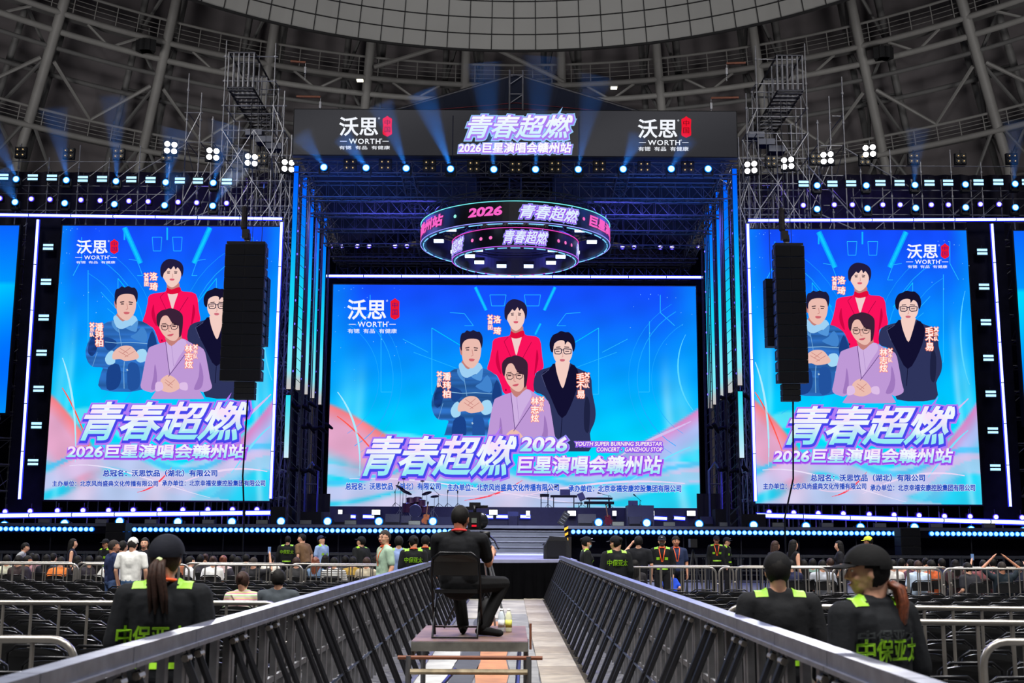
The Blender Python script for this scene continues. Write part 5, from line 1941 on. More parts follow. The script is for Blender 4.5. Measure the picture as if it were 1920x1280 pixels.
# ---- the camera operator's platform of scaffold and plywood
pz = .70
t = thing('camera_platform', 'low scaffold platform with a plywood top in the middle of the aisle', 'platform', (-.4, 12.4, 0))
MB().box(-.93, .165, 11.5, 13.55, pz - .03, pz).build('top_board', mat('platform_plywood_brown', (106, 80, 70), .6, var=.25, scale=3), t)
m = MB().box(-.93, .165, 11.47, 11.5, pz - .09, pz - .005)
m.box(-.93, -.9, 11.5, 13.5, pz - .13, pz - .03)
m.box(.135, .165, 11.5, 13.5, pz - .13, pz - .03)
m.build('edge_channel', mat('platform_edge_grey', (100, 100, 96), .55, .4, var=.3), t)
for x in (-.95, .17):
    for y in (11.45, 13.4):
        MB().tube((x, y, 0), (x, y, pz - .13), .028, 8).build('upright', M_SCAFD, t)
for z, x0, x1 in ((.43, -.93, .16), (.22, -.8, .05)):
    MB().tube((x0, 11.42, z), (x1, 11.42, z), .026, 8).build('ledger', mat('rusty_galvanised_tube', (138, 126, 104), .5, .5, var=.35, scale=8), t)
MB().tube((-1.05, 11.45, pz - .145), (.3, 11.45, pz - .145), .02, 6).build('ledger', mat('rust_red_beam', (110, 62, 40)), t)
for a, b in (((-.85, 11.45, 0.05), (-.6, 13.3, .25)), ((.05, 11.45, .05), (.1, 13.3, .5))):
    MB().tube(a, b, .024, 6).build('diagonal', mat('blue_painted_tube', (38, 52, 120), .4, .3), t)
for x in (-.75, .02):
    MB().cbox((x, 11.42, .22), (.07, .08, .12)).build('coupler', mat('coupler_dark_iron', (60, 52, 48), .6, .5), t)
m = MB()
m.tube((.19, 11.6, .62), (.19, 11.6, .86), .012, 6)
m.build('pin', mat('rust_red_beam', (110, 62, 40)), t)

# water bottles
for k, (x, lab, liq, lblc) in enumerate(((-.155, 'clear plastic water bottle, left of the two on the platform', (205, 215, 225), (222, 226, 232)), (-.08, 'plastic bottle with a yellow label and white cap on the platform', (222, 224, 190), (214, 214, 96)))):
    t = thing('drink_bottle', lab, 'bottle', (x + .06, 12.65, pz))
    Mt = Matrix.Translation((x + .06, 12.65, pz))
    MB().lathe([(.03, 0), (.034, .01), (.034, .16), (.02, .2), (.0145, .215)], Mt, 14).build('bottle_body', mat('bottle_%d' % k, liq, .15, var=.05, spec=.8), t, True)
    MB().lathe([(.0355, .05), (.0355, .125)], Mt, 14).build('paper_label', mat('bottle_label_%d' % k, lblc, .5, var=.2, scale=40), t, True)
    MB().lathe([(.017, .212), (.017, .236)], Mt, 10).build('bottle_cap', mat('bottle_cap_white', (235, 238, 242), .4), t, True)

# the operator's chair
OX, OY = -.525, 11.95
opc = chair((0, 0, 0), 'black folding chair the camera operator sits on, on the platform')
opc.location = (OX, OY, pz)
opc.rotation_euler = (0, 0, R(-2))
# ================================================================ people
SKIN = mat('skin_tone', (214, 160, 132), .55, var=.06, scale=30)
SKIN_D = mat('skin_tone_darker', (180, 124, 96), .55, var=.06, scale=30)
HAIR = mat('black_hair', (15, 13, 13), .7, var=.4, scale=60, spec=.2)
HAIR_B = mat('brown_hair', (50, 32, 26), .65, var=.4, scale=60, spec=.25)
HAIR_R = mat('reddish_brown_hair', (104, 52, 30), .5, var=.45, scale=60)
HAIR_G = mat('short_greying_hair', (46, 40, 38), .75, var=.4, scale=80, spec=.2)
EYEW, EYEB, LIP = mat('eye_white', (225, 220, 215), .3), mat('eye_dark', (25, 18, 16), .2), mat('lip_red', (176, 84, 80), .5)
LIME = mat('lime_reflective_cloth', (142, 200, 28), .5, var=.05)
LIME.node_tree.nodes['Principled BSDF'].inputs['Emission Strength'].default_value = 0.0
ORANGE = mat('orange_lanyard', (240, 92, 30), .6)
RED = mat('red_lanyard', (225, 40, 40), .6)


def cloth(rgb):
    return mat('cloth_%d_%d_%d' % rgb, rgb, .85, var=.12, scale=14, bump=.25, spec=.2)


_RM = {}


def remesh(mb, voxel, smooth=3):
    me = mb.data('tmp')
    o = bpy.data.objects.new('tmp', me)
    COL.objects.link(o)
    r = o.modifiers.new('r', 'REMESH')
    r.mode = 'VOXEL'
    r.voxel_size = voxel
    r.use_smooth_shade = True
    s = o.modifiers.new('s', 'SMOOTH')
    s.iterations = smooth
    s.factor = .5
    dg = bpy.context.evaluated_depsgraph_get()
    out = bpy.data.meshes.new_from_object(o.evaluated_get(dg))
    bpy.data.objects.remove(o)
    bpy.data.meshes.remove(me)
    out.materials.clear()
    out.materials.append(None)
    return out


def shell(c, r, keep, M, n=28, m=18, jit=0.0, seed=0):
    mb = MB()
    rnd = random.Random(seed)
    vs, fs = [], []
    for i in range(m + 1):
        th = PI * i / m
        for k in range(n):
            t = 2 * PI * k / n
            q = 1 + rnd.uniform(-jit, jit)
            vs.append(Vector((c[0] + r[0] * q * math.sin(th) * math.cos(t), c[1] + r[1] * q * math.sin(th) * math.sin(t), c[2] + r[2] * q * math.cos(th))))
    for i in range(m):
        for k in range(n):
            f = (i * n + k, (i + 1) * n + k, (i + 1) * n + (k + 1) % n, i * n + (k + 1) % n)
            ce = sum((vs[a] for a in f), Vector()) / 4
            if keep(ce):
                fs.append(f)
    used = sorted({a for f in fs for a in f})
    ix = {a: b for b, a in enumerate(used)}
    mb.add([M @ vs[a] for a in used], [tuple(ix[a] for a in f) for f in fs])
    return mb


def hand(mb, w, d, up, side, M, s=1.0, curl=.5):
    """w wrist, d pointing direction, up = back of the hand, side = +1/-1 where the thumb is"""
    w, d, up = Vector(w), Vector(d).normalized(), Vector(up)
    lat = d.cross(up).normalized() * side
    up = lat.cross(d).normalized() * side
    for k in (-1.2, -.4, .4, 1.2):
        mb.cap(w + lat * .012 * k * s, w + (d * .085 + lat * .02 * k) * s, .017 * s, .014 * s, M, 8)
    for k, L in ((-1.45, .066), (-.5, .078), (.5, .082), (1.4, .074)):
        a = w + (d * .09 + lat * .0205 * k) * s
        b = a + (d * math.cos(curl * .6) - up * math.sin(curl * .6)) * L * .5 * s
        c = b + (d * math.cos(curl * 1.6) - up * math.sin(curl * 1.6)) * L * .5 * s
        mb.cap(a, b, .0092 * s, .0085 * s, M, 6)
        mb.cap(b, c, .0085 * s, .0072 * s, M, 6)
    a = w + (d * .025 + lat * .026) * s
    b = a + (d * .03 + lat * .024 - up * .008) * s
    c = b + (d * .034 + lat * .004 - up * .01) * s
    mb.cap(a, b, .0115 * s, .0105 * s, M, 6)
    mb.cap(b, c, .0105 * s, .0085 * s, M, 6)


def person(label, loc, rz=0.0, H=1.72, sit=False, lean=0.0, side=0.0, head=(0, 0), arms=None, legs=None, shirt=(30, 30, 34), sleeve='short', trousers=(24, 24, 28),
           hair='short', hair_m=None, skin=None, cap=None, cap_len=1.0, det=0, female=False, extras=(), group=None, vest=None, shirt_m=None, hide_legs=False, width=1.0, twist=0.0):
    arms = arms or {}
    dz = -.455 if sit else 0.0
    vox = (.017, .011, .0065)[det]
    key = (sit, lean, side, head, tuple(sorted(arms.items())), str(legs), sleeve, hair, cap is not None, cap_len, det, female, width, hide_legs, twist)
    hip = Vector((0, 0, .93 + dz))
    MT = Matrix.Translation(hip) @ Matrix.Rotation(-lean, 4, 'X') @ Matrix.Rotation(side, 4, 'Y') @ Matrix.Rotation(twist, 4, 'Z') @ Matrix.Translation(-hip) @ Matrix.Translation((0, 0, dz))
    MH = MT @ Matrix.Translation((0, 0, 1.47)) @ Matrix.Rotation(head[0], 4, 'Z') @ Matrix.Rotation(-head[1] + lean * .6, 4, 'X') @ Matrix.Translation((0, .012, .125))
    wd = width * (.93 if female else 1.0)
    if key not in _RM:
        G = {}
        sh = .172 * wd
        def torso(m, g):
            m.ell((0, 0, .95), (.155 * (1.06 if female else 1) * width + g, .115 + g, .13 + g), MT, 14, 9)
            m.ell((0, 0, 1.10), (.135 * wd + g, .10 + g, .15 + g), MT, 14, 9)
            m.ell((0, -.005, 1.27), (.165 * wd + g, .112 + g, .17 + g), MT, 14, 9)
            m.cap((-sh * .9, -.01, 1.385), (sh * .9, -.01, 1.385), .062 + g, .062 + g, MT, 12)
            m.cap((-.06, -.01, 1.42), (.06, -.01, 1.42), .06 + g * .6, .06 + g * .6, MT, 10)
            for q in (-1, 1):
                m.cap((q * .095 * wd, -.012, 1.34), (q * .07 * wd, -.005, 1.0), .088 + g, .095 + g, MT, 12)
            if female:
                for q in (-1, 1):
                    m.ell((q * .07, .085, 1.27), (.06 + g, .045 + g, .055 + g), MT, 10, 7)
        A = {}
        for sd, q in (('L', -1), ('R', 1)):
            S0 = MT @ Vector((q * sh * 1.12, -.01, 1.385))
            if sd in arms:
                e, w = Vector(arms[sd][0]), Vector(arms[sd][1])
            elif sit:
                e, w = Vector((q * .25 * wd, .04, 1.12 + dz)), Vector((q * .15, .27, 1.05 + dz))
            else:
                e, w = MT @ Vector((q * .245 * wd, -.03, 1.12)), MT @ Vector((q * .235 * wd, .05, .88))
            A[sd] = (S0, e, w)
        L = {}
        for sd, q in (('L', -1), ('R', 1)):
            if legs and sd in legs:
                L[sd] = tuple(Vector(v) for v in legs[sd])
            elif sit:
                L[sd] = (Vector((q * .09, 0, .50)), Vector((q * .13, .43, .50)), Vector((q * .13, .42, .09)), Vector((q * .14, .56, .035)))
            else:
                L[sd] = (Vector((q * .088, 0, .93)), Vector((q * .10, .015, .50)), Vector((q * .11, -.01, .09)), Vector((q * .125, .14, .03)))
        # body
        m = MB()
        torso(m, 0)
        m.cap((0, -.01, 1.40), (0, .005, 1.53), .06, .052, MT, 12)
        m.ell((0, 0, 0), (.076, .094, .106), MH, 18, 12)
        m.ell((0, .03, -.06), (.056, .058, .058), MH, 14, 9)
        m.ell((0, .05, -.088), (.028, .03, .022), MH, 10, 6)
        m.ell((0, -.02, -.03), (.068, .07, .07), MH, 12, 8)
        m.cap((0, .088, .012), (0, .108, -.028), .008, .0125, MH, 8)
        m.cap((-.011, .098, -.032), (.011, .098, -.032), .009, .009, MH, 6)
        m.cap((-.018, .086, -.062), (.018, .086, -.062), .009, .009, MH, 6)
        m.cap((-.03, .082, .024), (.03, .082, .024), .012, .012, MH, 6)
        for q in (-1, 1):
            m.ell((q * .04, .062, -.03), (.025, .028, .025), MH, 8, 6)
            m.ell((q * .078, -.006, -.01), (.012, .022, .032), MH, 8, 6)
        m.cap((0, -.06, -.03), (0, -.035, -.12), .05, .05, MH, 8)
        for sd, q in (('L', -1), ('R', 1)):
            S0, e, w = A[sd]
            m.cap(S0, e, .05, .039, None, 10)
            m.cap(e, w, .039, .026, None, 10)
            dd = (w - e).normalized()
            if det:
                inward = Vector((-q, .2, 0))
                hand(m, w + dd * .005, dd, Vector((q, -.3, .4)), q, None, 1.0, .6)
            else:
                m.cap(w, w + dd * .06, .026, .03, None, 8)
                for kk in (-1, 0, 1):
                    m.cap(w + dd * .08 + Vector((0, kk * .018, 0)), w + dd * .15 + Vector((0, kk * .022, 0)), .012, .009, None, 5)
                m.cap(w + dd * .03, w + dd * .08 + Vector((0, .045, .01)), .012, .01, None, 5)
            if not hide_legs:
                a, k, n_, to = L[sd]
                m.cap(a, k, .08, .055, None, 10)
                m.cap(k, n_, .054, .038, None, 10)
                m.cap(n_ + Vector((0, 0, -.03)), to, .035, .025, None, 8)
        G['body'] = remesh(m, vox, 4)
        # shirt
        g = .016
        m = MB()
        torso(m, g)
        for sd in ('L', 'R'):
            S0, e, w = A[sd]
            if sleeve != 'none':
                if sleeve == 'long':
                    m.cap(S0, e, .058 + g, .048 + g, None, 10)
                    m.cap(e, e + (w - e) * .93, .046 + g, .028 + g, None, 10)
                else:
                    m.cap(S0, S0 + (e - S0) * .72, .052 + g, .048 + g, None, 10)
        G['shirt'] = remesh(m, vox * 1.15, 10 if det else 4)
        if not hide_legs:
            m = MB()
            g2 = .014
            m.ell((0, 0, .94), (.156 * (1.06 if female else 1) * width + g2, .116 + g2, .12 + g2), MT if not sit else Matrix.Translation((0, 0, dz)), 14, 9)
            for sd in ('L', 'R'):
                a, k, n_, to = L[sd]
                m.cap(a, k, .085 + g2, .06 + g2, None, 10)
                m.cap(k, n_, .058 + g2, .046 + g2, None, 10)
            G['trousers'] = remesh(m, vox, 3)
            m = MB()
            for sd in ('L', 'R'):
                a, k, n_, to = L[sd]
                m.cap(n_ + Vector((0, 0, -.035)), to, .045, .036, None, 8)
                hl = (to - n_)
                hl.z = 0
                hl.normalize()
                m.cap(n_ + Vector((0, 0, -.045)) - hl * .045, to + hl * .02, .038, .034, None, 8)
            G['shoes'] = remesh(m, vox, 2)
        # hair
        hl = None
        if hair in ('short', 'crop'):
            k0 = .011 if hair == 'crop' else .015
            hl = shell((0, -.014, .012), (.076 + k0, .098 + k0, .102 + k0), lambda p: (p.z > .055 or p.y < .015) and p.z > (-.09 if p.y < -.04 else -.03) and not (abs(p.x) > .06 and p.z < -.01 and p.y > -.03), MH, 32, 20, .012 if hair == 'crop' else .03, 3)
        elif hair != 'bald':
            hl = shell((0, -.012, .016), (.09, .104, .112), lambda p: (p.z > .06 or p.y < (.025 if hair == 'long' else -.012 if p.z < .02 else .02)) and p.z > -.085, MH, 32, 20, .015, 4)
            if hair == 'long':
                for k in range(9):
                    a = PI * (1.0 + k / 8.0)
                    x, y = .072 * math.cos(a), -.02 + .07 * math.sin(a)
                    hl.cap((x, y, .0), (x * 1.25, y - .025, -.20 - .1 * math.sin(k * PI / 8)), .03, .026, MH, 7)
                    hl.cap((x * 1.25, y - .025, -.20 - .1 * math.sin(k * PI / 8)), (x * 1.15, y - .02, -.32 - .12 * math.sin(k * PI / 8)), .026, .010, MH, 7)
            if hair in ('ponytail', 'ponytail_low'):
                z0 = .0 if hair == 'ponytail' else -.05
                pts = [(0, -.10, z0), (0, -.15, z0 - .03), (0, -.165, z0 - .10), (.01, -.155, z0 - .20), (.015, -.15, z0 - (.30 if hair == 'ponytail' else .22))]
                rr = [.022, .032, .036, .03, .010]
                tl = MB()
                for kk in range(7):
                    ox = .022 * math.cos(kk * 2 * PI / 7)
                    oy = .016 * math.sin(kk * 2 * PI / 7)
                    tl.path([MH @ Vector((a + ox * (1 + i * .35), b + oy, c + .004 * math.sin(kk * 4 + i))) for i, (a, b, c) in enumerate(pts)], [r_ * .55 for r_ in rr], 7)
            if hair in ('ponytail', 'ponytail_low'):
                G['tail'] = tl.data('ponytail', None, True)
                G['tail'].materials.append(None)
            if hair == 'bun':
                hl.ell((0, -.10, .06), (.042, .042, .042), MH, 12, 8)
        if hl is not None:
            G['hair'] = hl.data('hair', None, True)
            G['hair'].materials.append(None)
        if cap is not None:
            cb = 1.1 if det == 2 else 1.0
            c = shell((0, -.004, .03), (.094 * cb, .112 * cb, .104 * cb), lambda p: p.z > .028 + p.y * .12, MH, 36, 22)
            c.ell((0, -.004, .134), (.008, .008, .005), MH, 8, 4)
            br = MB()
            vs = []
            for j in range(5):
                for k in range(11):
                    a = R(-62 + 124 * k / 10)
                    rr_ = j / 4 * .075 * cap_len * math.cos(a * .8)
                    vs.append(MH @ Vector(((.09 + rr_ * .25) * math.sin(a), .098 * math.cos(a) + rr_ + .004, .046 - rr_ * .22 - .016 * abs(math.sin(a)) ** 2)))
            fs = [(j * 11 + k, j * 11 + k + 1, (j + 1) * 11 + k + 1, (j + 1) * 11 + k) for j in range(4) for k in range(10)]
            br.add(vs, fs)
            br.add([v - Vector((0, 0, .005)) for v in vs], [tuple(reversed(f)) for f in fs])
            G['cap'] = c.data('cap', None, True)
            G['cap'].materials.append(None)
            G['brim'] = br.data('cap_brim', None, True)
            G['brim'].materials.append(None)
        # face details
        e = MB()
        for q in (-1, 1):
            e.ell((q * .031, .079, .006), (.0135, .008, .0065), MH, 10, 6)
        G['eyes'] = e.data('eyes', None, True)
        G['eyes'].materials.append(EYEW)
        e = MB()
        for q in (-1, 1):
            e.ell((q * .031, .0855, .006), (.0058, .003, .0058), MH, 8, 5)
            e.cap((q * .018, .094, .03), (q * .046, .082, .034), .0032, .0026, MH, 5)
        G['brows'] = e.data('brows', None, True)
        G['brows'].materials.append(EYEB)
        e = MB().cap((-.021, .0925, -.062), (.021, .0925, -.062), .0052, .0052, MH, 6)
        G['lips'] = e.data('lips', None, True)
        G['lips'].materials.append(LIP)
        _RM[key] = (G, MH.copy(), MT.copy(), A)
    G, MHc, MTc, A = _RM[key]
    s = H / 1.72
    t = thing('person', label, 'person', loc, group, rz)
    t.scale = (s, s, s)
    def put(nm, me, m, parent=t):
        o = bpy.data.objects.new(nm, me)
        link(o, parent)
        if m is not None:
            o.material_slots[0].link = 'OBJECT'
            o.material_slots[0].material = m
        return o
    body = put('body', G['body'], skin or SKIN)
    put('shirt' if vest is None else 'jacket', G['shirt'], shirt_m or cloth(shirt))
    if 'trousers' in G:
        put('trousers', G['trousers'], cloth(trousers))
        put('shoes', G['shoes'], cloth((22, 22, 24)))
    if 'hair' in G:
        put('hair', G['hair'], HAIR if hair == 'ponytail_low' else (hair_m or HAIR))
    if 'tail' in G:
        put('ponytail', G['tail'], hair_m or HAIR)
    if cap is not None:
        c = put('cap', G['cap'], cloth(cap))
        put('cap_brim', G['brim'], cloth(cap), c)
    facing_away = abs(math.atan2(math.sin(rz + head[0]), math.cos(rz + head[0]))) < R(60)
    if not facing_away or det:
        put('eyes', G['eyes'], None)
        put('eyebrows', G['brows'], None)
        put('lips', G['lips'], None)
    bvh = None
    def project(m2, pts, fs, from_back=True, lift=.006):
        """lays flat shapes (x, z in the person's own frame) on the cloth of back or chest"""
        nonlocal bvh
        if bvh is None:
            me = G['shirt']
            bvh = BVHTree.FromPolygons([v.co for v in me.vertices], [tuple(p.vertices) for p in me.polygons])
        out = []
        ok = []
        for x, z in pts:
            o_ = MTc @ Vector((x, -1 if from_back else 1, z))
            d_ = (MTc.to_3x3() @ Vector((0, 1 if from_back else -1, 0))).normalized()
            h = bvh.ray_cast(o_, d_)
            ok.append(h[0] is not None)
            out.append((h[0] - d_ * lift) if h[0] is not None else MTc @ Vector((x, -.1 if from_back else .1, z)))
        m2.add(out, [f for f in fs if all(ok[i] for i in f)])
    def quadgrid(cx, cz, w, h, n=6, shear=0.0):
        pts = [(cx - w / 2 + w * i / n + shear * (j / n - .5) * h, cz - h / 2 + h * j / n) for j in range(n + 1) for i in range(n + 1)]
        return pts, [(j * (n + 1) + i, j * (n + 1) + i + 1, (j + 1) * (n + 1) + i + 1, (j + 1) * (n + 1) + i) for j in range(n) for i in range(n)]
    if vest is not None:
        for q in (-1, 1):
            m2 = MB()
            # shoulder patch wrapped over the shoulder from back to front
            me = G['shirt']
            if bvh is None:
                bvh = BVHTree.FromPolygons([v.co for v in me.vertices], [tuple(p.vertices) for p in me.polygons])
            vs, ok = [], []
            n = 6
            for j in range(n + 1):
                for i in range(n + 1):
                    x = q * (.085 + .085 * i / n)
                    y = -.11 + .20 * j / n
                    o_ = MTc @ Vector((x, y, 2.0))
                    d_ = (MTc.to_3x3() @ Vector((0, 0, -1))).normalized()
                    h = bvh.ray_cast(o_, d_)
                    ok.append(h[0] is not None and (MTc.inverted() @ h[0]).z > 1.365)
                    vs.append((h[0] - d_ * .008) if h[0] is not None else o_)
            fs = [(j * (n + 1) + i, j * (n + 1) + i + 1, (j + 1) * (n + 1) + i + 1, (j + 1) * (n + 1) + i) for j in range(n) for i in range(n)]
            m2.add(vs, [f for f in fs if all(ok[a] for a in f)])
            m2.build('shoulder_patch', LIME, t, world=False)
            m2 = MB()
            p_, f_ = quadgrid(q * .09, 1.22, .07, .06, 4)
            project(m2, p_, f_, False)
            m2.build('chest_patch', LIME, t, world=False)
        m2 = MB()
        p_, f_ = quadgrid(0, 1.0, .24, .035, 8)
        project(m2, p_, f_, True)
        project(m2, p_, f_, False)
        m2.build('waist_band', LIME, t, world=False)
        if 'text' in vest:
            m2 = MB()
            vs, fs, bb = text2d(vest['text'], .05, .02)
            w = vest.get('w', .34 * wd * width ** .5)
            tx, tz = vest.get('x', 0), vest.get('z', 1.205)
            sc = w / (bb[1] - bb[0])
            pts = [((x - (bb[0] + bb[1]) / 2) * sc + tx, tz + (y - bb[2]) * sc * 1.2) for x, y in vs]
            project(m2, pts, fs, True, .010)
            m2.build('back_lettering', LIME, t, world=False)
            if vest.get('second'):
                m2 = MB()
                pts = [((x - (bb[0] + bb[1]) / 2) * sc * .95, tz + .10 + (y - bb[2]) * sc * .6) for x, y in vs]
                project(m2, pts, fs, True, .010)
                m2.build('back_lettering', cloth((64, 68, 70)), t, world=False, label='small dull grey lettering')
    MHi = MHc
    for ex in extras:
        if ex == 'mask':
            m2 = shell((0, .028, -.055), (.062, .072, .058), lambda p: p.y > .04 and p.z < -.012, MHi, 24, 14)
            m2.build('face_mask', cloth((150, 190, 205)), t, True, world=False)
        if ex == 'dark_mask':
            m2 = shell((0, .028, -.055), (.062, .072, .058), lambda p: p.y > .04 and p.z < -.012, MHi, 24, 14)
            m2.build('face_mask', cloth((70, 80, 78)), t, True, world=False)
        if ex == 'glasses':
            m2 = MB()
            for q in (-1, 1):
                m2.path([MHi @ Vector((q * .034 + .022 * math.cos(a * PI / 5), .1, .004 + .016 * math.sin(a * PI / 5))) for a in range(10)], .0022, 5, True)
                m2.tube(MHi @ Vector((q * .056, .1, .008)), MHi @ Vector((q * .082, .0, .004)), .002, 4)
            m2.tube(MHi @ Vector((-.012, .101, .008)), MHi @ Vector((.012, .101, .008)), .002, 4)
            m2.build('glasses', EYEB, t, world=False)
        if ex in ('lanyard', 'red_lanyard'):
            mm = ORANGE if ex == 'lanyard' else RED
            m2 = MB()
            ring_ = [MTc @ Vector((.072 * math.cos(a), -.012 + .078 * math.sin(a), 1.468 + .012 * math.sin(a) * -1)) for a in [2 * PI * k / 20 for k in range(20)]]
            m2.path(ring_, .011, 6, True)
            m2.build('lanyard_collar', mm, t, True, world=False)
            m2 = MB()
            n = 12
            vs = []
            for q in (-1, 1):
                for k in range(n + 1):
                    z = 1.45 - .30 * k / n
                    vs += [(q * (.07 - .06 * k / n) - .009, z), (q * (.07 - .06 * k / n) + .009, z)]
            fs = [(o_ + 2 * k, o_ + 2 * k + 1, o_ + 2 * k + 3, o_ + 2 * k + 2) for o_ in (0, 2 * (n + 1)) for k in range(n)]
            project(m2, vs, fs, False, .008)
            m2.build('lanyard_strap', mm, t, world=False)
        if ex == 'bag_strap':
            m2 = MB()
            n = 14
            vs = []
            for k in range(n + 1):
                x, z = -.13 + .25 * k / n, 1.41 - .36 * k / n
                vs += [(x - .012, z), (x + .012, z)]
            project(m2, vs, [(2 * k, 2 * k + 1, 2 * k + 3, 2 * k + 2) for k in range(n)], True, .008)
            m2.build('bag_strap', mat('leather_strap_brown', (90, 70, 60), .5), t, world=False)
        if ex == 'hair_tie':
            MB().ell((0, -.118, -.004), (.022, .02, .022), MHi, 10, 7).build('hair_tie', mat('pale_green_scrunchie', (205, 222, 160), .8), t, True, world=False)
        if ex == 'cap_badge':
            MB().cap((-.008, .108, .085), (.008, .108, .085), .012, .012, MHi, 6).build('cap_badge', mat('silver_badge', (200, 205, 215), .3, .6), t, world=False)
        if isinstance(ex, tuple) and ex[0] == 'phone':
            w = A[ex[1]][2]
            e_ = A[ex[1]][1]
            d_ = (w - e_).normalized()
            o = MB().cbox((0, 0, 0), (.075, .01, .15)).build('phone', mat('phone_dark', (30, 34, 44), .3), None)
            pp = t.matrix_basis @ (w + d_ * .13)
            M4 = Matrix.Translation(loc) @ Matrix.Rotation(rz, 4, 'Z') @ Matrix.Scale(s, 4)
            o.location = M4 @ (w + d_ * .14)
            o.rotation_euler = (0, 0, rz)
            MB().cbox((0, -.006, 0), (.066, .002, .138)).build('phone_screen', emis('phone_screen_glow', (120, 150, 200), .8), o, world=False)
            tag(o, ex[2], 'phone')
    return t


_striped = {}


def striped(name, cols, sc):
    m = mat(name, cols[0], .85)
    nt = m.node_tree
    b = nt.nodes['Principled BSDF']
    tc = nt.nodes.new('ShaderNodeTexCoord')
    sep = nt.nodes.new('ShaderNodeSeparateXYZ')
    nt.links.new(tc.outputs['Object'], sep.inputs[0])
    mu = nt.nodes.new('ShaderNodeMath'); mu.operation = 'MULTIPLY'; mu.inputs[1].default_value = sc
    fr_ = nt.nodes.new('ShaderNodeMath'); fr_.operation = 'FRACT'
    nt.links.new(sep.outputs['Z'], mu.inputs[0]); nt.links.new(mu.outputs[0], fr_.inputs[0])
    r = nt.nodes.new('ShaderNodeValToRGB')
    r.color_ramp.interpolation = 'CONSTANT'
    n = len(cols)
    for i, c in enumerate(cols):
        el = r.color_ramp.elements[i] if i < 2 else r.color_ramp.elements.new(i / n)
        el.position = i / n
        el.color = (*lin(c), 1)
    nt.links.new(fr_.outputs[0], r.inputs[0])
    nt.links.new(r.outputs[0], b.inputs['Base Color'])
    return m


def stand(label, px, top, Y, face, **k):
    p = P(px, top, Y)
    H = max(1.5, min(1.86, (p.z - (.03 if k.get('cap') else .015)) / 1.0))
    return person(label, (p.x, Y, 0), R(face), H, **k)


def seated(label, px, Y, face, seat=True, **k):
    p = P(px, 1040, Y)
    H = k.pop('H', 1.68)
    t = person(label, (p.x, Y, 0), R(face), H, True, **k)
    return t


VT = dict(text='中保亚太')
# --- the big figures near the camera
person('security guard seen from behind with a black cap and long ponytail, left of the aisle', (-1.935, 6.8, 0), R(4), 1.65, female=True, head=(R(-7), R(-2)), shirt=(22, 24, 28), sleeve='long', trousers=(20, 20, 24), hair='ponytail', hair_m=HAIR_B,
       cap=(20, 22, 32), det=2, vest=dict(text='中保亚太', w=.41, x=-.035, z=1.10), extras=('lanyard', 'hair_tie'), width=1.16)
person('security guard in profile facing left, black cap and reddish ponytail, right of the aisle', (1.735, 5.8, 0), R(26), 1.62, female=True, lean=R(3), head=(R(58), R(0)), shirt=(22, 24, 28), sleeve='long', trousers=(20, 20, 24), hair='ponytail_low', hair_m=HAIR_R,
       cap=(14, 14, 16), cap_len=1.5, det=2, vest=dict(text='中保亚太', second=True, z=1.155), width=1.14)
person('security guard seen from behind in a plain black cap, beyond the reddish ponytail guard', (1.66, 7.55, 0), R(2), 1.575, head=(R(-8), R(0)), shirt=(24, 25, 28), sleeve='long', hair='crop', cap=(16, 16, 19), det=1, vest={}, width=1.12)
# camera operator
person('camera operator in black seated on the platform, seen from behind', (OX + .02, OY - .02, pz + .0), R(-8), 1.74, True, head=(R(-12), R(2)), shirt=(17, 18, 22), sleeve='short', trousers=(18, 18, 20), hair='crop', hair_m=HAIR, skin=SKIN_D,
       arms={'R': ((.27, .10, .70), (.27, .36, .80)), 'L': ((-.24, .06, .70), (-.06, .33, .80))},
       legs={'L': ((-.09, 0, .50), (-.10, .42, .52), (-.03, .40, .09), (-.05, .54, .035)), 'R': ((.10, 0, .50), (.37, .38, .50), (.20, .22, .09), (.36, .17, .035))}, det=2, extras=('red_lanyard',), width=1.16)

# --- people seated between the near fences and the far ones
seated('seated woman with a hair bun in a pastel striped top beside a man in grey', 458, 15.7, -2, female=True, H=1.66, hair='bun', hair_m=HAIR_B, shirt_m=striped('pastel_stripes', ((190, 150, 170), (150, 190, 130), (206, 206, 190), (210, 130, 150), (190, 190, 130)), 13), det=1, extras=('bag_strap',), head=(R(-8), R(-8)))
seated('man with short black hair in a dark grey shirt, sitting beside the woman in stripes', 524, 15.7, 2, H=1.70, hair='short', shirt=(62, 68, 74), det=1, head=(0, R(-6)), width=1.12)
for x in (458, 524):
    p = P(x, 1040, 15.7)
    CHR.at((p.x, 15.62, 0), 0, 'black folding chair under the %s' % ('woman in pastel stripes' if x < 500 else 'man in the dark grey shirt'), None)
person('person in a bright blue shirt crouching just behind the far fence, right of the aisle', (P(1258, 1080, 27.2).x, 27.2, 0), R(10), 1.5, True, lean=R(35), shirt=(30, 70, 190), hair='short', head=(0, R(-20)))

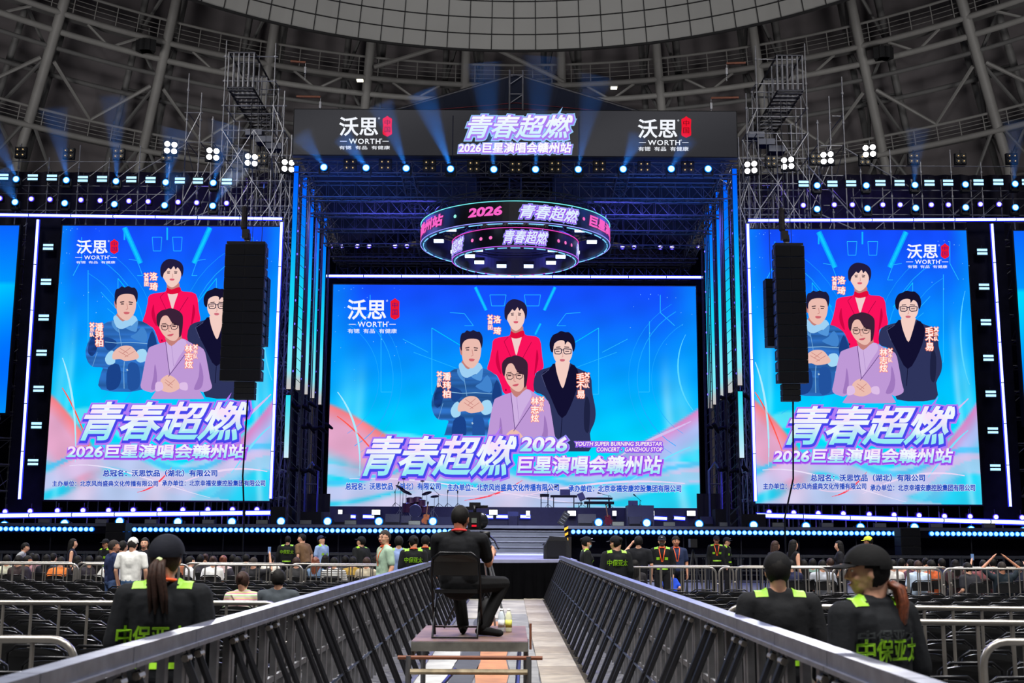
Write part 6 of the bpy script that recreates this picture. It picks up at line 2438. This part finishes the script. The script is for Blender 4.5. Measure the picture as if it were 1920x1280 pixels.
# --- standing people
stand('man in a pale green polo shirt and glasses, left of the camera operator', 722, 991, 20.2, 118, shirt=(160, 186, 164), trousers=(50, 52, 60), hair='crop', hair_m=HAIR_G, head=(R(25), 0), det=1, extras=('glasses', 'lanyard'))
stand('man in a white cap and white T-shirt seen from behind', 250, 1004, 21.3, -5, shirt=(226, 226, 222), trousers=(80, 110, 150), hair='crop', hair_m=HAIR_G, cap=(214, 212, 208), det=1, width=1.15, cap_len=.3)
stand('tanned man in a navy T-shirt beside the man in the white cap', 214, 1010, 21.6, -50, shirt=(32, 42, 76), trousers=(70, 90, 130), hair='crop', hair_m=HAIR_G, skin=SKIN_D, head=(R(-15), 0), det=1)
stand('person in white standing just beyond the man in navy', 231, 1012, 22.8, -30, shirt=(214, 216, 222), hair='short')
stand('dark-haired woman with a pulled-down mask facing us near the white cap', 272, 1006, 24.0, 175, female=True, shirt=(28, 28, 36), hair='long', head=(R(10), 0))
stand('man in a grey T-shirt bending forward at the far left', 30, 1012, 29.5, -80, shirt=(150, 152, 158), hair='short', lean=R(25))
stand('long-haired woman in a sleeveless black dress looking to the right', 137, 1008, 28.5, -70, female=True, shirt=(26, 28, 44), sleeve='none', hair='long', head=(R(-5), 0), trousers=(26, 28, 44))
stand('dark-clad guard half hidden behind the man in navy', 199, 1008, 31, 150, shirt=(20, 22, 26), sleeve='long', hair='crop', cap=(18, 20, 24), vest={}, skin=SKIN_D)
stand('guard seen from behind with lettered black jacket, beside the man in brown by the stage', 540, 1003, 34.5, 0, shirt=(22, 24, 26), sleeve='long', hair='crop', vest=VT, width=1.1)
stand('man in a brown T-shirt turning his head to the left near the stage', 574, 998, 33.5, 60, shirt=(112, 86, 62), hair='short', head=(R(30), 0), lean=R(14), width=1.15)
stand('police officer in a light blue shirt and dark cap looking down', 605, 1001, 32.5, -120, shirt=(140, 164, 206), sleeve='short', hair='crop', cap=(30, 36, 62), head=(0, R(-25)), vest={})
stand('guard in a black cap leaning forward left of the man in green', 682, 1002, 29, 50, shirt=(22, 24, 26), sleeve='long', hair='crop', cap=(18, 20, 24), lean=R(12), head=(R(20), R(-15)), vest={})
stand('dark-haired officer in light blue with a lime vest, right of the man in green', 748, 1003, 24.5, 10, shirt=(130, 150, 196), sleeve='short', hair='short', vest={})
stand('guard with a lettered black jacket and orange lanyard next to the camera operator', 776, 1001, 23.2, 5, female=True, shirt=(22, 24, 26), sleeve='long', hair='bun', cap=(18, 20, 24), vest=VT, extras=('lanyard',), head=(R(25), 0), det=1, width=1.08)
stand('guard almost hidden behind the camera operator', 798, 1001, 25.5, 0, shirt=(22, 24, 26), sleeve='long', hair='crop', cap=(18, 20, 24), vest={}, extras=('lanyard',))
stand('guard in a black cap and pale blue face mask looking to the right', 1099, 1003, 24.5, -80, female=True, shirt=(22, 24, 26), sleeve='long', hair='bun', cap=(18, 20, 24), vest={}, extras=('mask', 'cap_badge'))
stand('guard with a lettered black jacket looking to the left, behind the right barricade', 1155, 1001, 21.0, 8, female=True, shirt=(22, 24, 26), sleeve='long', hair='bun', cap=(18, 20, 24), vest=VT, head=(R(45), 0), det=1, width=1.1)
stand('man in a black T-shirt with a hand to his ear, seen from behind', 1197, 1003, 25.5, -10, shirt=(24, 25, 30), hair='short', arms={'L': ((-.34, .02, 1.32), (-.15, .04, 1.55))}, width=1.1)
stand('guard with a dark face mask facing us beside the man with the orange lanyard', 1241, 1001, 27, 172, shirt=(22, 24, 26), sleeve='long', hair='crop', cap=(24, 28, 38), vest={}, extras=('dark_mask', 'lanyard', 'cap_badge'), det=1)
stand('smiling man in dark blue with an orange lanyard facing us', 1267, 1003, 27.6, 185, shirt=(38, 48, 78), hair='short', extras=('lanyard',), det=1, skin=SKIN_D)
stand('guard facing us in front of the stage, left of a pair', 1343, 1002, 36.5, 175, shirt=(22, 24, 26), sleeve='long', hair='crop', cap=(20, 22, 30), vest={}, extras=('lanyard',), skin=SKIN_D)
stand('guard turned aside in front of the stage, right of a pair', 1362, 1005, 36.0, -120, shirt=(22, 24, 26), sleeve='long', hair='crop', cap=(20, 22, 30), vest={}, extras=('cap_badge',))
stand('brown-haired woman in black, just above the plain black cap guard', 1453, 1012, 27, -60, female=True, shirt=(24, 24, 28), hair='long', hair_m=HAIR_B)
stand('slim woman with long black hair in a black strap top turned to the right', 1487, 1010, 26.5, -70, female=True, shirt=(22, 22, 28), sleeve='none', hair='long', trousers=(24, 24, 30))
stand('woman with long black hair looking left, left of the yellow cap', 1573, 1012, 29, 75, female=True, shirt=(28, 28, 34), hair='long')
stand('person in a bright yellow cap and camouflage shirt near the right wing', 1636, 1002, 30.5, 60, shirt=(96, 88, 62), hair='crop', cap=(214, 220, 60), skin=SKIN_D, width=1.15, lean=R(10))
stand('person in white leaning beside the yellow cap', 1617, 1010, 31.5, -60, shirt=(205, 205, 212), hair='short', lean=R(22))

# --- the seated crowd between the far fences and the stage
SP = [
    (14, 27.5, 10, dict(shirt=(190, 190, 170), hair='short'), 'seated man in a cream shirt at the far left edge, behind the fence'),
    (36, 27.0, -15, dict(shirt=(60, 50, 52), hair='short'), 'seated man with a round black haircut in dark clothes under the bending man'),
    (52, 26.8, -70, dict(shirt=(40, 36, 44), hair='crop', skin=SKIN_D), 'seated man in profile with cropped hair beside the round black haircut'),
    (68, 29.0, 20, dict(shirt=(150, 110, 120), hair='short'), 'seated person in dusty pink behind the man in profile'),
    (88, 28.5, 0, dict(shirt=(30, 30, 38), hair='long', female=True), 'seated long-haired woman in black left of the black dress'),
    (112, 27.2, 12, dict(shirt=(200, 110, 50), hair='short', lean=R(20)), 'seated person in orange bending forward under the black dress'),
    (146, 27.0, -20, dict(shirt=(32, 30, 40), hair='long', female=True), 'seated woman with long dark hair just right of the black dress'),
    (168, 26.8, 30, dict(shirt=(44, 40, 48), hair='short', arms={'L': ((-.3, .2, .95), (-.2, .35, 1.15))}), 'seated person holding up a small white light'),
    (186, 26.9, -5, dict(shirt=(225, 225, 222), hair='long', female=True), 'seated long-haired woman in white left of the man in navy'),
    (300, 28.0, 0, dict(shirt=(40, 40, 50), hair='short'), 'seated man in dark clothes hidden beside the ponytail cap'),
    (357, 27.0, -60, dict(shirt=(220, 220, 224), hair='short'), 'seated man in a white shirt looking right, right of the ponytail cap'),
    (376, 29.5, 5, dict(shirt=(50, 48, 56), hair='short'), 'seated man in charcoal behind the white shirt'),
    (400, 27.3, 15, dict(shirt=(228, 228, 226), hair='bun', female=True, hair_m=HAIR_B), 'seated woman in a white top with brown hair pinned up'),
    (419, 28.6, -10, dict(shirt=(196, 170, 170), hair='bun', female=True, hair_m=HAIR_R), 'seated woman with curled reddish hair pinned up'),
    (437, 30.2, 0, dict(shirt=(36, 36, 44), hair='short'), 'seated man in black in the second row left of the raised phone'),
    (446, 27.0, 5, dict(shirt=(48, 46, 56), hair='long', female=True), 'seated dark-haired woman above the pastel stripes'),
    (476, 26.3, -6, dict(shirt=(34, 34, 38), hair='crop', hair_m=HAIR_G, width=1.15, arms={'R': ((.36, .15, .98), (.30, .22, 1.28))}, extras=(('phone', 'R', 'phone held up above the seated crowd left of the stage'),)), 'seated man in a dark patterned shirt holding up a phone'),
    (556, 26.8, 10, dict(shirt=(44, 44, 46), hair='short', hair_m=HAIR_B, lean=R(10)), 'seated person in dark grey leaning, right of the man in dark grey shirt'),
    (592, 27.0, 0, dict(shirt=(96, 120, 150), hair='long', female=True, hair_m=HAIR_R), 'seated woman with long auburn hair in denim blue'),
    (627, 26.6, -4, dict(hair='short', shirt_m='bw', width=1.1), 'seated person in a black and white striped shirt'),
    (648, 29.2, 20, dict(shirt=(50, 50, 60), hair='short'), 'seated man in slate grey behind the black and white stripes'),
    (662, 27.6, 0, dict(shirt=(160, 130, 60), hair='short'), 'seated person in mustard left of the man in green'),
    (688, 26.9, -10, dict(shirt=(170, 160, 140), hair='short', hair_m=HAIR_B), 'seated person in beige under the leaning guard'),
    (1190, 25.3, 0, dict(shirt=(40, 38, 42), hair='long', female=True), 'seated woman with dark hair under the man touching his ear'),
    (1482, 26.2, 10, dict(shirt=(36, 40, 70), hair='short'), 'seated person in navy with a number shirt beside the strap top'),
    (1497, 27.6, 0, dict(shirt=(28, 28, 34), hair='bun', female=True, hair_m=HAIR_B), 'seated woman in black with brown hair under the strap top'),
    (1506, 26.4, 20, dict(shirt=(26, 28, 36), hair='long', female=True), 'seated woman with long black hair right of the strap top'),
    (1523, 28.2, -10, dict(shirt=(120, 150, 140), hair='short'), 'seated person in sage green left of the light grey shirt'),
    (1541, 26.2, 0, dict(shirt=(168, 172, 182), hair='short', width=1.15), 'seated man in a light grey shirt left of the profile guard'),
    (1556, 29.0, 10, dict(shirt=(60, 56, 60), hair='short', hair_m=HAIR_B), 'seated man in brown-grey behind the light grey shirt'),
    (1673, 27.0, 10, dict(shirt=(206, 204, 200), hair='short'), 'seated man in white right of the profile guard'),
    (1690, 29.4, -40, dict(shirt=(200, 150, 130), hair='short'), 'seated person in salmon looking right of the white shirt'),
    (1707, 28.0, 30, dict(shirt=(90, 60, 80), hair='bun', female=True), 'seated woman with a pink hair clip in plum'),
    (1720, 26.2, 0, dict(shirt=(186, 204, 226), hair='short', hair_m=HAIR_B), 'seated person in pale blue with a pink bag'),
    (1745, 27.2, 15, dict(shirt=(190, 90, 50), hair='short'), 'seated person in rust orange behind the fence on the right'),
    (1790, 28.0, 0, dict(shirt=(60, 40, 44), hair='long', female=True), 'seated woman in maroon alone on the right'),
    (1822, 25.2, 20, dict(shirt=(40, 40, 46), hair='short', lean=R(15)), 'seated man in black bending low left of the raised arms'),
    (1843, 27.5, -10, dict(shirt=(120, 70, 74), hair='short', arms={'L': ((-.3, .15, .95), (-.22, .25, 1.2))}, extras=(('phone', 'L', 'phone held up left of the raised arms on the right'),)), 'seated person in dull red holding a phone beside the raised arms'),
    (1877, 25.4, 0, dict(shirt=(24, 34, 42), hair='crop', hair_m=HAIR_G, skin=SKIN_D, width=1.2, arms={'L': ((-.40, .05, 1.12), (-.15, .1, 1.34)), 'R': ((.40, .05, 1.12), (.15, .1, 1.34))}), 'man in a black T-shirt with both arms raised over his head, far right'),
    (1908, 26.5, -15, dict(shirt=(28, 30, 46), hair='short', arms={'R': ((.3, .15, .95), (.2, .3, 1.15))}), 'seated man in dark navy at the right frame edge'),
    (60, 30.5, 0, dict(shirt=(120, 124, 60), hair='short'), 'seated person in olive in the back row at the far left'),
    (100, 30.8, -20, dict(shirt=(70, 90, 120), hair='short'), 'seated person in slate blue in the back row left of the black dress'),
    (330, 30.6, 0, dict(shirt=(190, 120, 90), hair='long', female=True), 'seated woman in terracotta in the back row right of the ponytail cap'),
    (385, 31.2, 10, dict(shirt=(60, 60, 66), hair='bun', female=True, hair_m=HAIR_B), 'seated woman with a small bun in grey in the back row'),
    (462, 30.8, 0, dict(shirt=(30, 30, 36), hair='short'), 'seated man in black behind the phone holder'),
    (508, 30.0, -10, dict(shirt=(220, 216, 204), hair='short'), 'seated person in ivory behind the man in dark grey shirt'),
    (610, 30.2, 0, dict(shirt=(80, 60, 90), hair='long', female=True), 'seated woman in purple in the back row beside the officer in light blue'),
    (705, 28.8, 10, dict(shirt=(36, 36, 44), hair='long', female=True), 'seated woman in black just left of the man in green'),
    (1468, 29.4, 0, dict(shirt=(90, 96, 110), hair='short'), 'seated man in steel grey in the back row left of the strap top'),
    (1655, 30.6, 0, dict(shirt=(56, 58, 66), hair='short'), 'seated man in dark grey just right of the yellow cap'),
    (1735, 30.4, 0, dict(shirt=(150, 156, 150), hair='bun', female=True), 'seated woman in pale grey in the back row behind the pink bag'),
    (1765, 29.6, 10, dict(shirt=(44, 50, 76), hair='short'), 'seated man in indigo in the back row left of the maroon top'),
    (1860, 30.2, 0, dict(shirt=(30, 30, 36), hair='short'), 'seated person in black in the back row beside the raised arms'),
]
BW = striped('black_white_stripes', ((228, 226, 222), (40, 40, 48)), 22)
for px, Yp, f, kw, lab in SP:
    if kw.get('shirt_m') == 'bw':
        kw['shirt_m'] = BW
    seated(lab, px, Yp, f, hide_legs=False, **kw)
# chairs for the seated crowd
rnd = random.Random(5)
for px, Yp, f, kw, lab in SP:
    p = P(px, 1040, Yp)
    o = CHR.at((p.x, Yp - .02, 0), R(f * .3), 'black folding chair under the ' + ' '.join(lab.split()[1:9]) if lab.startswith('seated') else 'black folding chair under the man with raised arms', None)
# ================================================================ camera, instruments, small gear
M_CAMB = mat('video_camera_black', (24, 24, 27), .4, .2, var=.2)
M_SILV = mat('tripod_silver', (170, 172, 178), .3, .8)
M_REDL = emis('red_tally_glow', (230, 30, 50), 1.3)
cx, cyy = -.33, 12.95
t = thing('tripod', 'black and silver camera tripod standing before the camera operator', 'tripod', (cx + .03, cyy, pz))
top = Vector((cx + .05, cyy, 1.58))
for k, (fx, fy) in enumerate(((.30, -.15), (.16, .5), (-.38, .1))):
    f = Vector((cx + fx, cyy + fy, pz + .01))
    if f.y > 13.5:
        f.y = 13.5
    d = (f - top)
    sd = d.cross(Vector((0, 0, 1))).normalized() * .025
    m = MB()
    for q in (-1, 1):
        m.tube(top + sd * q, top + d * .55 + sd * q, .011, 6)
    m.tube(top + d * .5, f, .013, 6)
    l = m.build('leg', M_SILV if k != 2 else M_CAMB, t)
    MB().cap(top + d * .5 - sd, top + d * .5 + sd, .018, .018, None, 6).build('leg_clamp', M_CAMB, l)
m = MB()
m.lathe([(.06, -.02), (.075, .02), (.05, .07), (.055, .1)], Matrix.Translation(top), 14)
m.cbox(top + Vector((0, 0, .12)), (.11, .16, .06))
m.build('tripod_head', M_CAMB, t, True)
MB().path([top + Vector((.05, 0, .1)), top + Vector((.11, -.2, .05)), top + Vector((.15, -.38, -.03))], .011, 6).build('pan_handle', M_CAMB, t)
MB().cbox(top + Vector((0, -.09, .04)), (.05, .01, .02)).build('red_display', M_REDL, t)
t = thing('video_camera', 'professional video camera on the tripod, seen from behind with red tally light', 'camera', (cx + .05, cyy, 1.72))
c = Vector((cx - .06, cyy, 1.84))
m = MB().cbox(c, (.14, .34, .18))
m.cbox(c + Vector((0, -.19, -.01)), (.10, .07, .13))
m.build('camera_body', M_CAMB, t)
MB().lathe([(.085, .0), (.095, .02), (.095, .12), (.06, .16)], Matrix.Translation(c + Vector((.05, -.02, .0))) @ Matrix.Rotation(R(-90), 4, 'X') @ Matrix.Rotation(R(0), 4, 'Y'), 18).build('lens_hood', mat('dark_chrome', (70, 72, 78), .2, .8), t, True)
m = MB()
m.path([c + Vector((0, -.15, .09)), c + Vector((0, -.13, .15)), c + Vector((0, .12, .15)), c + Vector((0, .15, .09))], .013, 6)
m.build('top_handle', M_CAMB, t, True)
m = MB().cbox(c + Vector((-.10, -.12, .13)), (.17, .05, .035))
m.cbox(c + Vector((.07, .02, .15)), (.14, .04, .03))
m.cbox(c + Vector((0, .02, .17)), (.12, .14, .05))
m.build('viewfinder', M_CAMB, t)
MB().cbox(c + Vector((0, -.229, .0)), (.055, .006, .05)).build('rear_display', mat('lcd_grey_green', (96, 104, 96), .3), t)
MB().cbox(c + Vector((0, -.23, -.055)), (.05, .006, .018)).build('tally_light', M_REDL, t)
t = thing('camera_bag', 'black soft bag leaning beside the tripod on the platform', 'bag', (-.26, 13.1, pz))
MB().ell((-.26, 13.1, pz + .17), (.09, .12, .17), None, 14, 10).build('bag_body', M_BLACK, t, True)
MB().path([(-.30, 13.05, pz + .3), (-.27, 13.02, pz + .40), (-.22, 13.1, pz + .3)], .012, 6).build('bag_handle', M_BLACK, t)

# far video camera among the guards
c = P(1299, 1018, 29)
t = thing('far_video_camera', 'small unattended video camera on a tripod among the guards right of the runway', 'camera', (c.x, 29, 0))
MB().cbox((c.x, 29, c.z), (.16, .36, .2)).build('camera_body', M_CAMB, t)
for fx, fy in ((-.3, -.2), (.3, -.2), (0, .4)):
    MB().tube((c.x, 29, c.z - .15), (c.x + fx, 29 + fy, 0), .018, 5).build('leg', M_CAMB, t)
MB().lathe([(.05, 0), (.06, .12)], Matrix.Translation((c.x, 29.18, c.z)) @ Matrix.Rotation(R(-90), 4, 'X'), 10).build('lens', M_CAMB, t)


# ---- instruments
M_INS = mat('instrument_black', (18, 18, 30), .4, .2)
M_KEY = mat('ivory_keys', (190, 195, 210), .4)
M_DRUM = mat('maroon_drum_shell', (74, 40, 62), .3, .2, var=.3)
M_HEADD = mat('drum_head_dark', (34, 36, 70), .5)
M_CYM = mat('bronze_cymbal', (96, 74, 92), .3, .7)
ZR = 3.12
YI = 57.6


def px3(x, y, Y=YI):
    return P(x, y, Y)


YD = 55.4
dz0 = P(780, 969, YD).z
a, b = P(744, 975, YD), P(850, 975, YD)
o = MB().box(a.x, b.x, 54.6, 56.35, ZD, dz0).build('drum_riser', mat('drum_riser_navy', (26, 28, 58), .7), None)
tag(o, 'low navy drum riser left of the runway', 'riser')
t = thing('drum_kit', 'dark drum kit with cymbals on its low riser left of the camera operator', 'drum kit', (P(782, 969, YD).x, YD, dz0))
def drum(x, y, r, h, tilt=0.0, name='tom_drum', ax='Z', Yd=YD):
    c = P(x, y, Yd)
    M = Matrix.Translation(c) @ (Matrix.Rotation(R(90), 4, 'X') if ax == 'Y' else Matrix.Rotation(tilt, 4, 'X'))
    d = MB().lathe([(r, -h / 2), (r, h / 2)], M, 18).build(name, M_DRUM, t, False)
    MB().lathe([(r * .98, h / 2), (r * .9, h / 2 + .012)], M, 18).build('drum_head', M_HEADD, d)
    MB().path([M @ Vector((r * 1.02 * math.cos(2 * PI * k / 18), r * 1.02 * math.sin(2 * PI * k / 18), h / 2)) for k in range(18)], .012, 5, True).build('hoop', M_SILV, d)
    return d
drum(779, 958, .29, .4, 0, 'bass_drum', 'Y')
drum(770, 940, .20, .26, R(-15)); drum(783, 938, .19, .24, R(-15)); drum(790, 944, .2, .3, R(-6)); drum(764, 952, .24, .42, 0, 'floor_tom'); drum(797, 955, .22, .3, 0, 'snare_drum')
for (x, y, r, tl, bx, by) in ((757, 897, .09, 0, 753, 966), (751, 914, .26, 28, 749, 968), (762, 922, .28, 22, 757, 968), (792, 901, .1, 0, 793, 966), (800, 924, .24, -18, 803, 966), (815, 930, .2, -8, 812, 967)):
    c = P(x, y, YD)
    M = Matrix.Translation(c) @ Matrix.Rotation(R(tl), 4, 'Y') @ Matrix.Rotation(R(-14), 4, 'X')
    cy_ = MB().lathe([(.01, .03), (r * .25, .015), (r, -.01), (r, -.018)], M, 20).build('cymbal', M_CYM, t, True)
    f = P(bx, by, YD)
    m = MB().tube(c, (c.x + (f.x - c.x) * .3, YD, (c.z + dz0) / 2), .012, 5)
    m.tube((c.x + (f.x - c.x) * .3, YD, (c.z + dz0) / 2), (f.x, YD, dz0 + .01), .016, 5)
    for s_ in (-1, 1):
        m.tube((f.x, YD, dz0 + .35), (f.x + s_ * .22, YD, dz0 + .01), .01, 4)
    m.build('cymbal_stand', M_SILV, cy_)
MB().lathe([(.17, -.04), (.17, .04)], Matrix.Translation((P(808, 950, YD).x, YD + .4, dz0 + .48)), 14).build('drum_stool', M_INS, t)
MB().tube((P(808, 950, YD).x, YD + .4, dz0), (P(808, 950, YD).x, YD + .4, dz0 + .45), .03, 6).build('stool_post', M_SILV, t)


def mic_stand(label, px, pybase, pxt, pyt, pxm, pym, Y, zb):
    """base, top of the upright, microphone end"""
    b, tp, mc = P(px, pybase, Y), P(pxt, pyt, Y), P(pxm, pym, Y)
    t = thing('microphone_stand', label, 'microphone stand', (b.x, Y, zb))
    m = MB().tube((b.x, Y, zb + .02), tp, .014, 6)
    m.build('upright', M_INS, t)
    m = MB()
    for k in range(3):
        a_ = 2 * PI * k / 3
        m.tube((b.x, Y, zb + .2), (b.x + .26 * math.cos(a_), Y + .26 * math.sin(a_), zb + .012), .011, 5)
    m.build('foot', M_INS, t)
    if (mc - tp).length > .05:
        MB().tube(tp + (tp - mc) * .35, mc, .011, 5).build('boom', M_INS, t)
    d = (mc - tp).normalized() if (mc - tp).length > .05 else Vector((0, 0, 1))
    MB().cap(mc, mc + d * .12, .022, .034, None, 8).build('microphone', M_INS, t)


mic_stand('microphone stand with a round head just left of the operator\'s head', 839, 950, 839, 930, 839.5, 924, YI, ZR)
mic_stand('thin microphone stand beside the round-headed one, left of the operator', 858, 950, 858, 930, 858, 925, YI, ZR)
mic_stand('boom microphone stand right of the drum kit', 822, 950, 822, 926, 812, 917, YI, ZR)
mic_stand('boom microphone stand left of the drum kit', 741, 950, 741, 920, 746, 908, 56.9, ZR)
mic_stand('boom microphone over the small left keyboard', 1027, 950, 1027, 917.5, 1041, 912, YI + .4, ZR)
mic_stand('boom microphone stand behind the two-tier keyboards', 1141, 950, 1141, 929, 1126, 925, YI + .5, ZR)
mic_stand('boom microphone stand beside the right music stand', 1200, 951, 1200, 937, 1192, 930, YI, ZR)


def keyboard(label, x0, x1, ytop, ybot, legs_, dep=.34, keys=True, Y=YI, tilt=0):
    a_, b_ = P(x0, ytop, Y), P(x1, ybot, Y)
    t = thing('keyboard', label, 'keyboard', ((a_.x + b_.x) / 2, Y, ZR))
    z0, z1 = b_.z, a_.z
    MB().box(a_.x, b_.x, Y - dep / 2, Y + dep / 2, z0, z1).build('case', M_INS, t)
    if keys:
        MB().box(a_.x + .08, b_.x - .08, Y - dep / 2 + .16, Y + dep / 2 - .02, z1, z1 + .015).build('keys', M_KEY, t)
    m = MB()
    w = (b_.x - a_.x)
    if legs_ == 'x':
        for q in (-.12, .12):
            m.tube((a_.x + w * .25, Y + q, ZR + .02), (a_.x + w * .75, Y + q, z0), .02, 5)
            m.tube((a_.x + w * .75, Y + q, ZR + .02), (a_.x + w * .25, Y + q, z0), .02, 5)
    else:
        for xx in (a_.x + w * .12, b_.x - w * .12):
            for q in (-.12, .12):
                m.tube((xx, Y + q, ZR + .01), (xx, Y + q, z0), .02, 5)
        m.tube((a_.x + w * .12, Y, ZR + .25), (b_.x - w * .12, Y, ZR + .25), .014, 5)
    m.build('stand', M_INS, t)
    return t


keyboard('small keyboard on a stand, leftmost of the keyboards on the riser', 1012.5, 1029.5, 926, 931, 'l')
keyboard('wide black keyboard with a music stand on it, left of the two-tier ones', 1032, 1082, 928, 932.5, 'l')
keyboard('upper of the two tiered keyboards on the right of the riser', 1099, 1148, 932.5, 936.5, 'l', Y=YI + .25)
keyboard('lower of the two tiered keyboards on the right of the riser', 1095, 1151, 940, 945, 'l', Y=YI - .2)


def music_stand(label, x0, x1, y0, y1, Y, z_b, legs_=True, tilt=-12, roll=0):
    a_, b_ = P(x0, y0, Y), P(x1, y1, Y)
    c = (a_ + b_) / 2
    w, h = b_.x - a_.x, a_.z - b_.z
    t = thing('music_stand', label, 'music stand', (c.x, Y, z_b))
    M = Matrix.Translation(c) @ Matrix.Rotation(R(roll), 4, 'Y') @ Matrix.Rotation(R(tilt), 4, 'X')
    MB().box(-w / 2, w / 2, -.01, .01, -h / 2, h / 2, M).build('desk', mat('music_desk_grey', (62, 64, 92), .5), t)
    MB().box(-w / 2, w / 2, -.06, .01, -h / 2 - .02, -h / 2, M).build('ledge', M_INS, t)
    if legs_:
        m = MB().tube((c.x, Y + .03, z_b + .1), (c.x, Y + .03, c.z), .015, 5)
        for k in range(3):
            m.tube((c.x, Y + .03, z_b + .2), (c.x + .25 * math.cos(2.1 * k), Y + .25 * math.sin(2.1 * k), z_b + .01), .011, 4)
        m.build('post', M_INS, t)


music_stand('grey music desk standing on the wide black keyboard', 1050, 1069, 917, 928, YI + .1, P(1060, 928, YI).z, False)
music_stand('music stand turned sideways between the keyboards', 1084, 1096, 923, 938, YI - .5, ZR, True, -20, -24)
music_stand('music stand right of the podium box beside a boom microphone', 1178, 1196, 938, 949, YI - .6, ZR, True)
t = thing('drum_pad', 'small flat drum pad on a stand left of the tiered keyboards', 'drum pad', (P(1085, 943, YI).x, YI - .3, ZR))
c = P(1085, 943, YI - .3)
MB().lathe([(.2, -.02), (.22, .0), (.18, .03)], Matrix.Translation(c), 16).build('pad', M_INS, t)
MB().tube((c.x, YI - .3, ZR), c, .014, 5).build('post', M_INS, t)


def guitar(label, px, py, Y, col, tilt, z_b=ZD):
    c = P(px, py, Y)
    t = thing('guitar', label, 'guitar', (c.x, Y, z_b))
    M = Matrix.Translation((c.x, Y, z_b + .33)) @ Matrix.Rotation(R(tilt), 4, 'Y')
    m = MB()
    pts = smooth_loop([(.0, -.26), (.17, -.2), (.19, -.08), (.12, .02), (.14, .12), (.06, .18), (-.06, .18), (-.14, .12), (-.12, .02), (-.19, -.08), (-.17, -.2)], 3)
    n = len(pts)
    m.add([M @ Vector((x, -.03, z)) for x, z in pts] + [M @ Vector((x, .03, z)) for x, z in pts], [tuple(range(n - 1, -1, -1)), tuple(range(n, 2 * n))] + [(i, (i + 1) % n, n + (i + 1) % n, n + i) for i in range(n)])
    m.build('guitar_body', mat('guitar_%d' % col[0], col, .3, var=.3), t)
    MB().box(-.022, .022, -.045, -.02, .1, .62, M).build('neck', mat('guitar_neck_wood', (120, 84, 56), .5), t)
    MB().box(-.035, .035, -.045, -.02, .62, .74, M).build('headstock', M_INS, t)
    m = MB()
    for s_ in (-1, 1):
        m.tube((c.x, Y + .1, z_b + .3), (c.x + .18 * s_, Y - .12, z_b + .01), .012, 5)
    m.tube((c.x, Y + .1, z_b + .3), (c.x, Y + .3, z_b + .01), .012, 5)
    m.build('guitar_stand', M_INS, t)


guitar('light brown guitar on a stand left of the operator', 799, 975, 53.4, (168, 96, 56), 6)
guitar('dark red guitar on a stand left of the podium box', 1140, 975, 53.4, (92, 24, 40), -8)


def amp(label, x0, x1, ytop, Y, kind='amplifier', dep=.5, m_=None):
    a_, b_ = P(x0, ytop, Y), P(x1, ytop, Y)
    t = thing('stage_monitor' if kind == 'monitor' else 'amplifier', label, 'loudspeaker', ((a_.x + b_.x) / 2, Y, ZD))
    m = MB()
    x0, x1, zt = a_.x, b_.x, a_.z
    m.add([(x, y_, z) for x in (x0, x1) for y_, z in ((Y, ZD), (Y + dep, ZD), (Y + dep, zt), (Y + dep * .35, zt), (Y, ZD + (zt - ZD) * .3))],
          [(0, 1, 2, 3, 4), (9, 8, 7, 6, 5), (0, 5, 6, 1), (1, 6, 7, 2), (2, 7, 8, 3), (3, 8, 9, 4), (4, 9, 5, 0)])
    m.build('cabinet', m_ or M_SPK, t)
    MB().box(x0 + .04, x1 - .04, Y - .012, Y, ZD + .03, ZD + (zt - ZD) * .28).build('grille', M_GRILLE, t)


amp('black stage loudspeaker below the left edge of the central screen', 563, 616, 959, 52.6)
amp('black wedge on the deck right of the left low LED lines', 626, 655, 963, 52.6)
amp('black wedge left of the drum kit on the deck', 722, 749, 963, 52.6)
amp('navy amplifier box just behind the drum kit edge lamps', 752, 770, 966, 53.2)
amp('large black loudspeaker on the deck right of the steps', 1084, 1118, 963, 53.2)
amp('black loudspeaker box right of the podium box', 1180, 1205, 968, 52.8)
amp('long black loudspeaker on the deck under the right portal', 1316, 1376, 968, 52.0)
# keyboard-like table in the middle of the stage
a_, b_ = P(952, 958, 53), P(972, 958, 53)
t = thing('stage_table', 'small dark equipment table in the middle of the stage above the steps', 'table', ((a_.x + b_.x) / 2, 53, ZD))
MB().box(a_.x, b_.x, 52.8, 53.2, a_.z - .22, a_.z - .02).build('rack_unit', mat('rack_navy', (36, 40, 84), .4), t)
for x in (a_.x + .02, b_.x - .02):
    for y_ in (52.82, 53.18):
        MB().tube((x, y_, ZD), (x, y_, a_.z - .2), .016, 5).build('leg', M_INS, t)
# tilted multi-cell floor speaker; its glints are put in as silver bars
c = P(1057, 972, 51.6)
t = thing('tilted_speaker', 'tilted dark loudspeaker with pale glint bars at the right end of the steps', 'loudspeaker', (c.x, 51.6, ZD))
M = Matrix.Translation((c.x, 51.6, ZD + .32)) @ Matrix.Rotation(R(32), 4, 'Y')
MB().box(-.14, .14, -.2, .2, -.3, .3, M).build('cabinet', M_SPK, t)
for k in range(4):
    MB().box(-.1, .1, -.215, -.2, -.22 + k * .14, -.19 + k * .14, M).build('glint_bar', M_SILV, t)
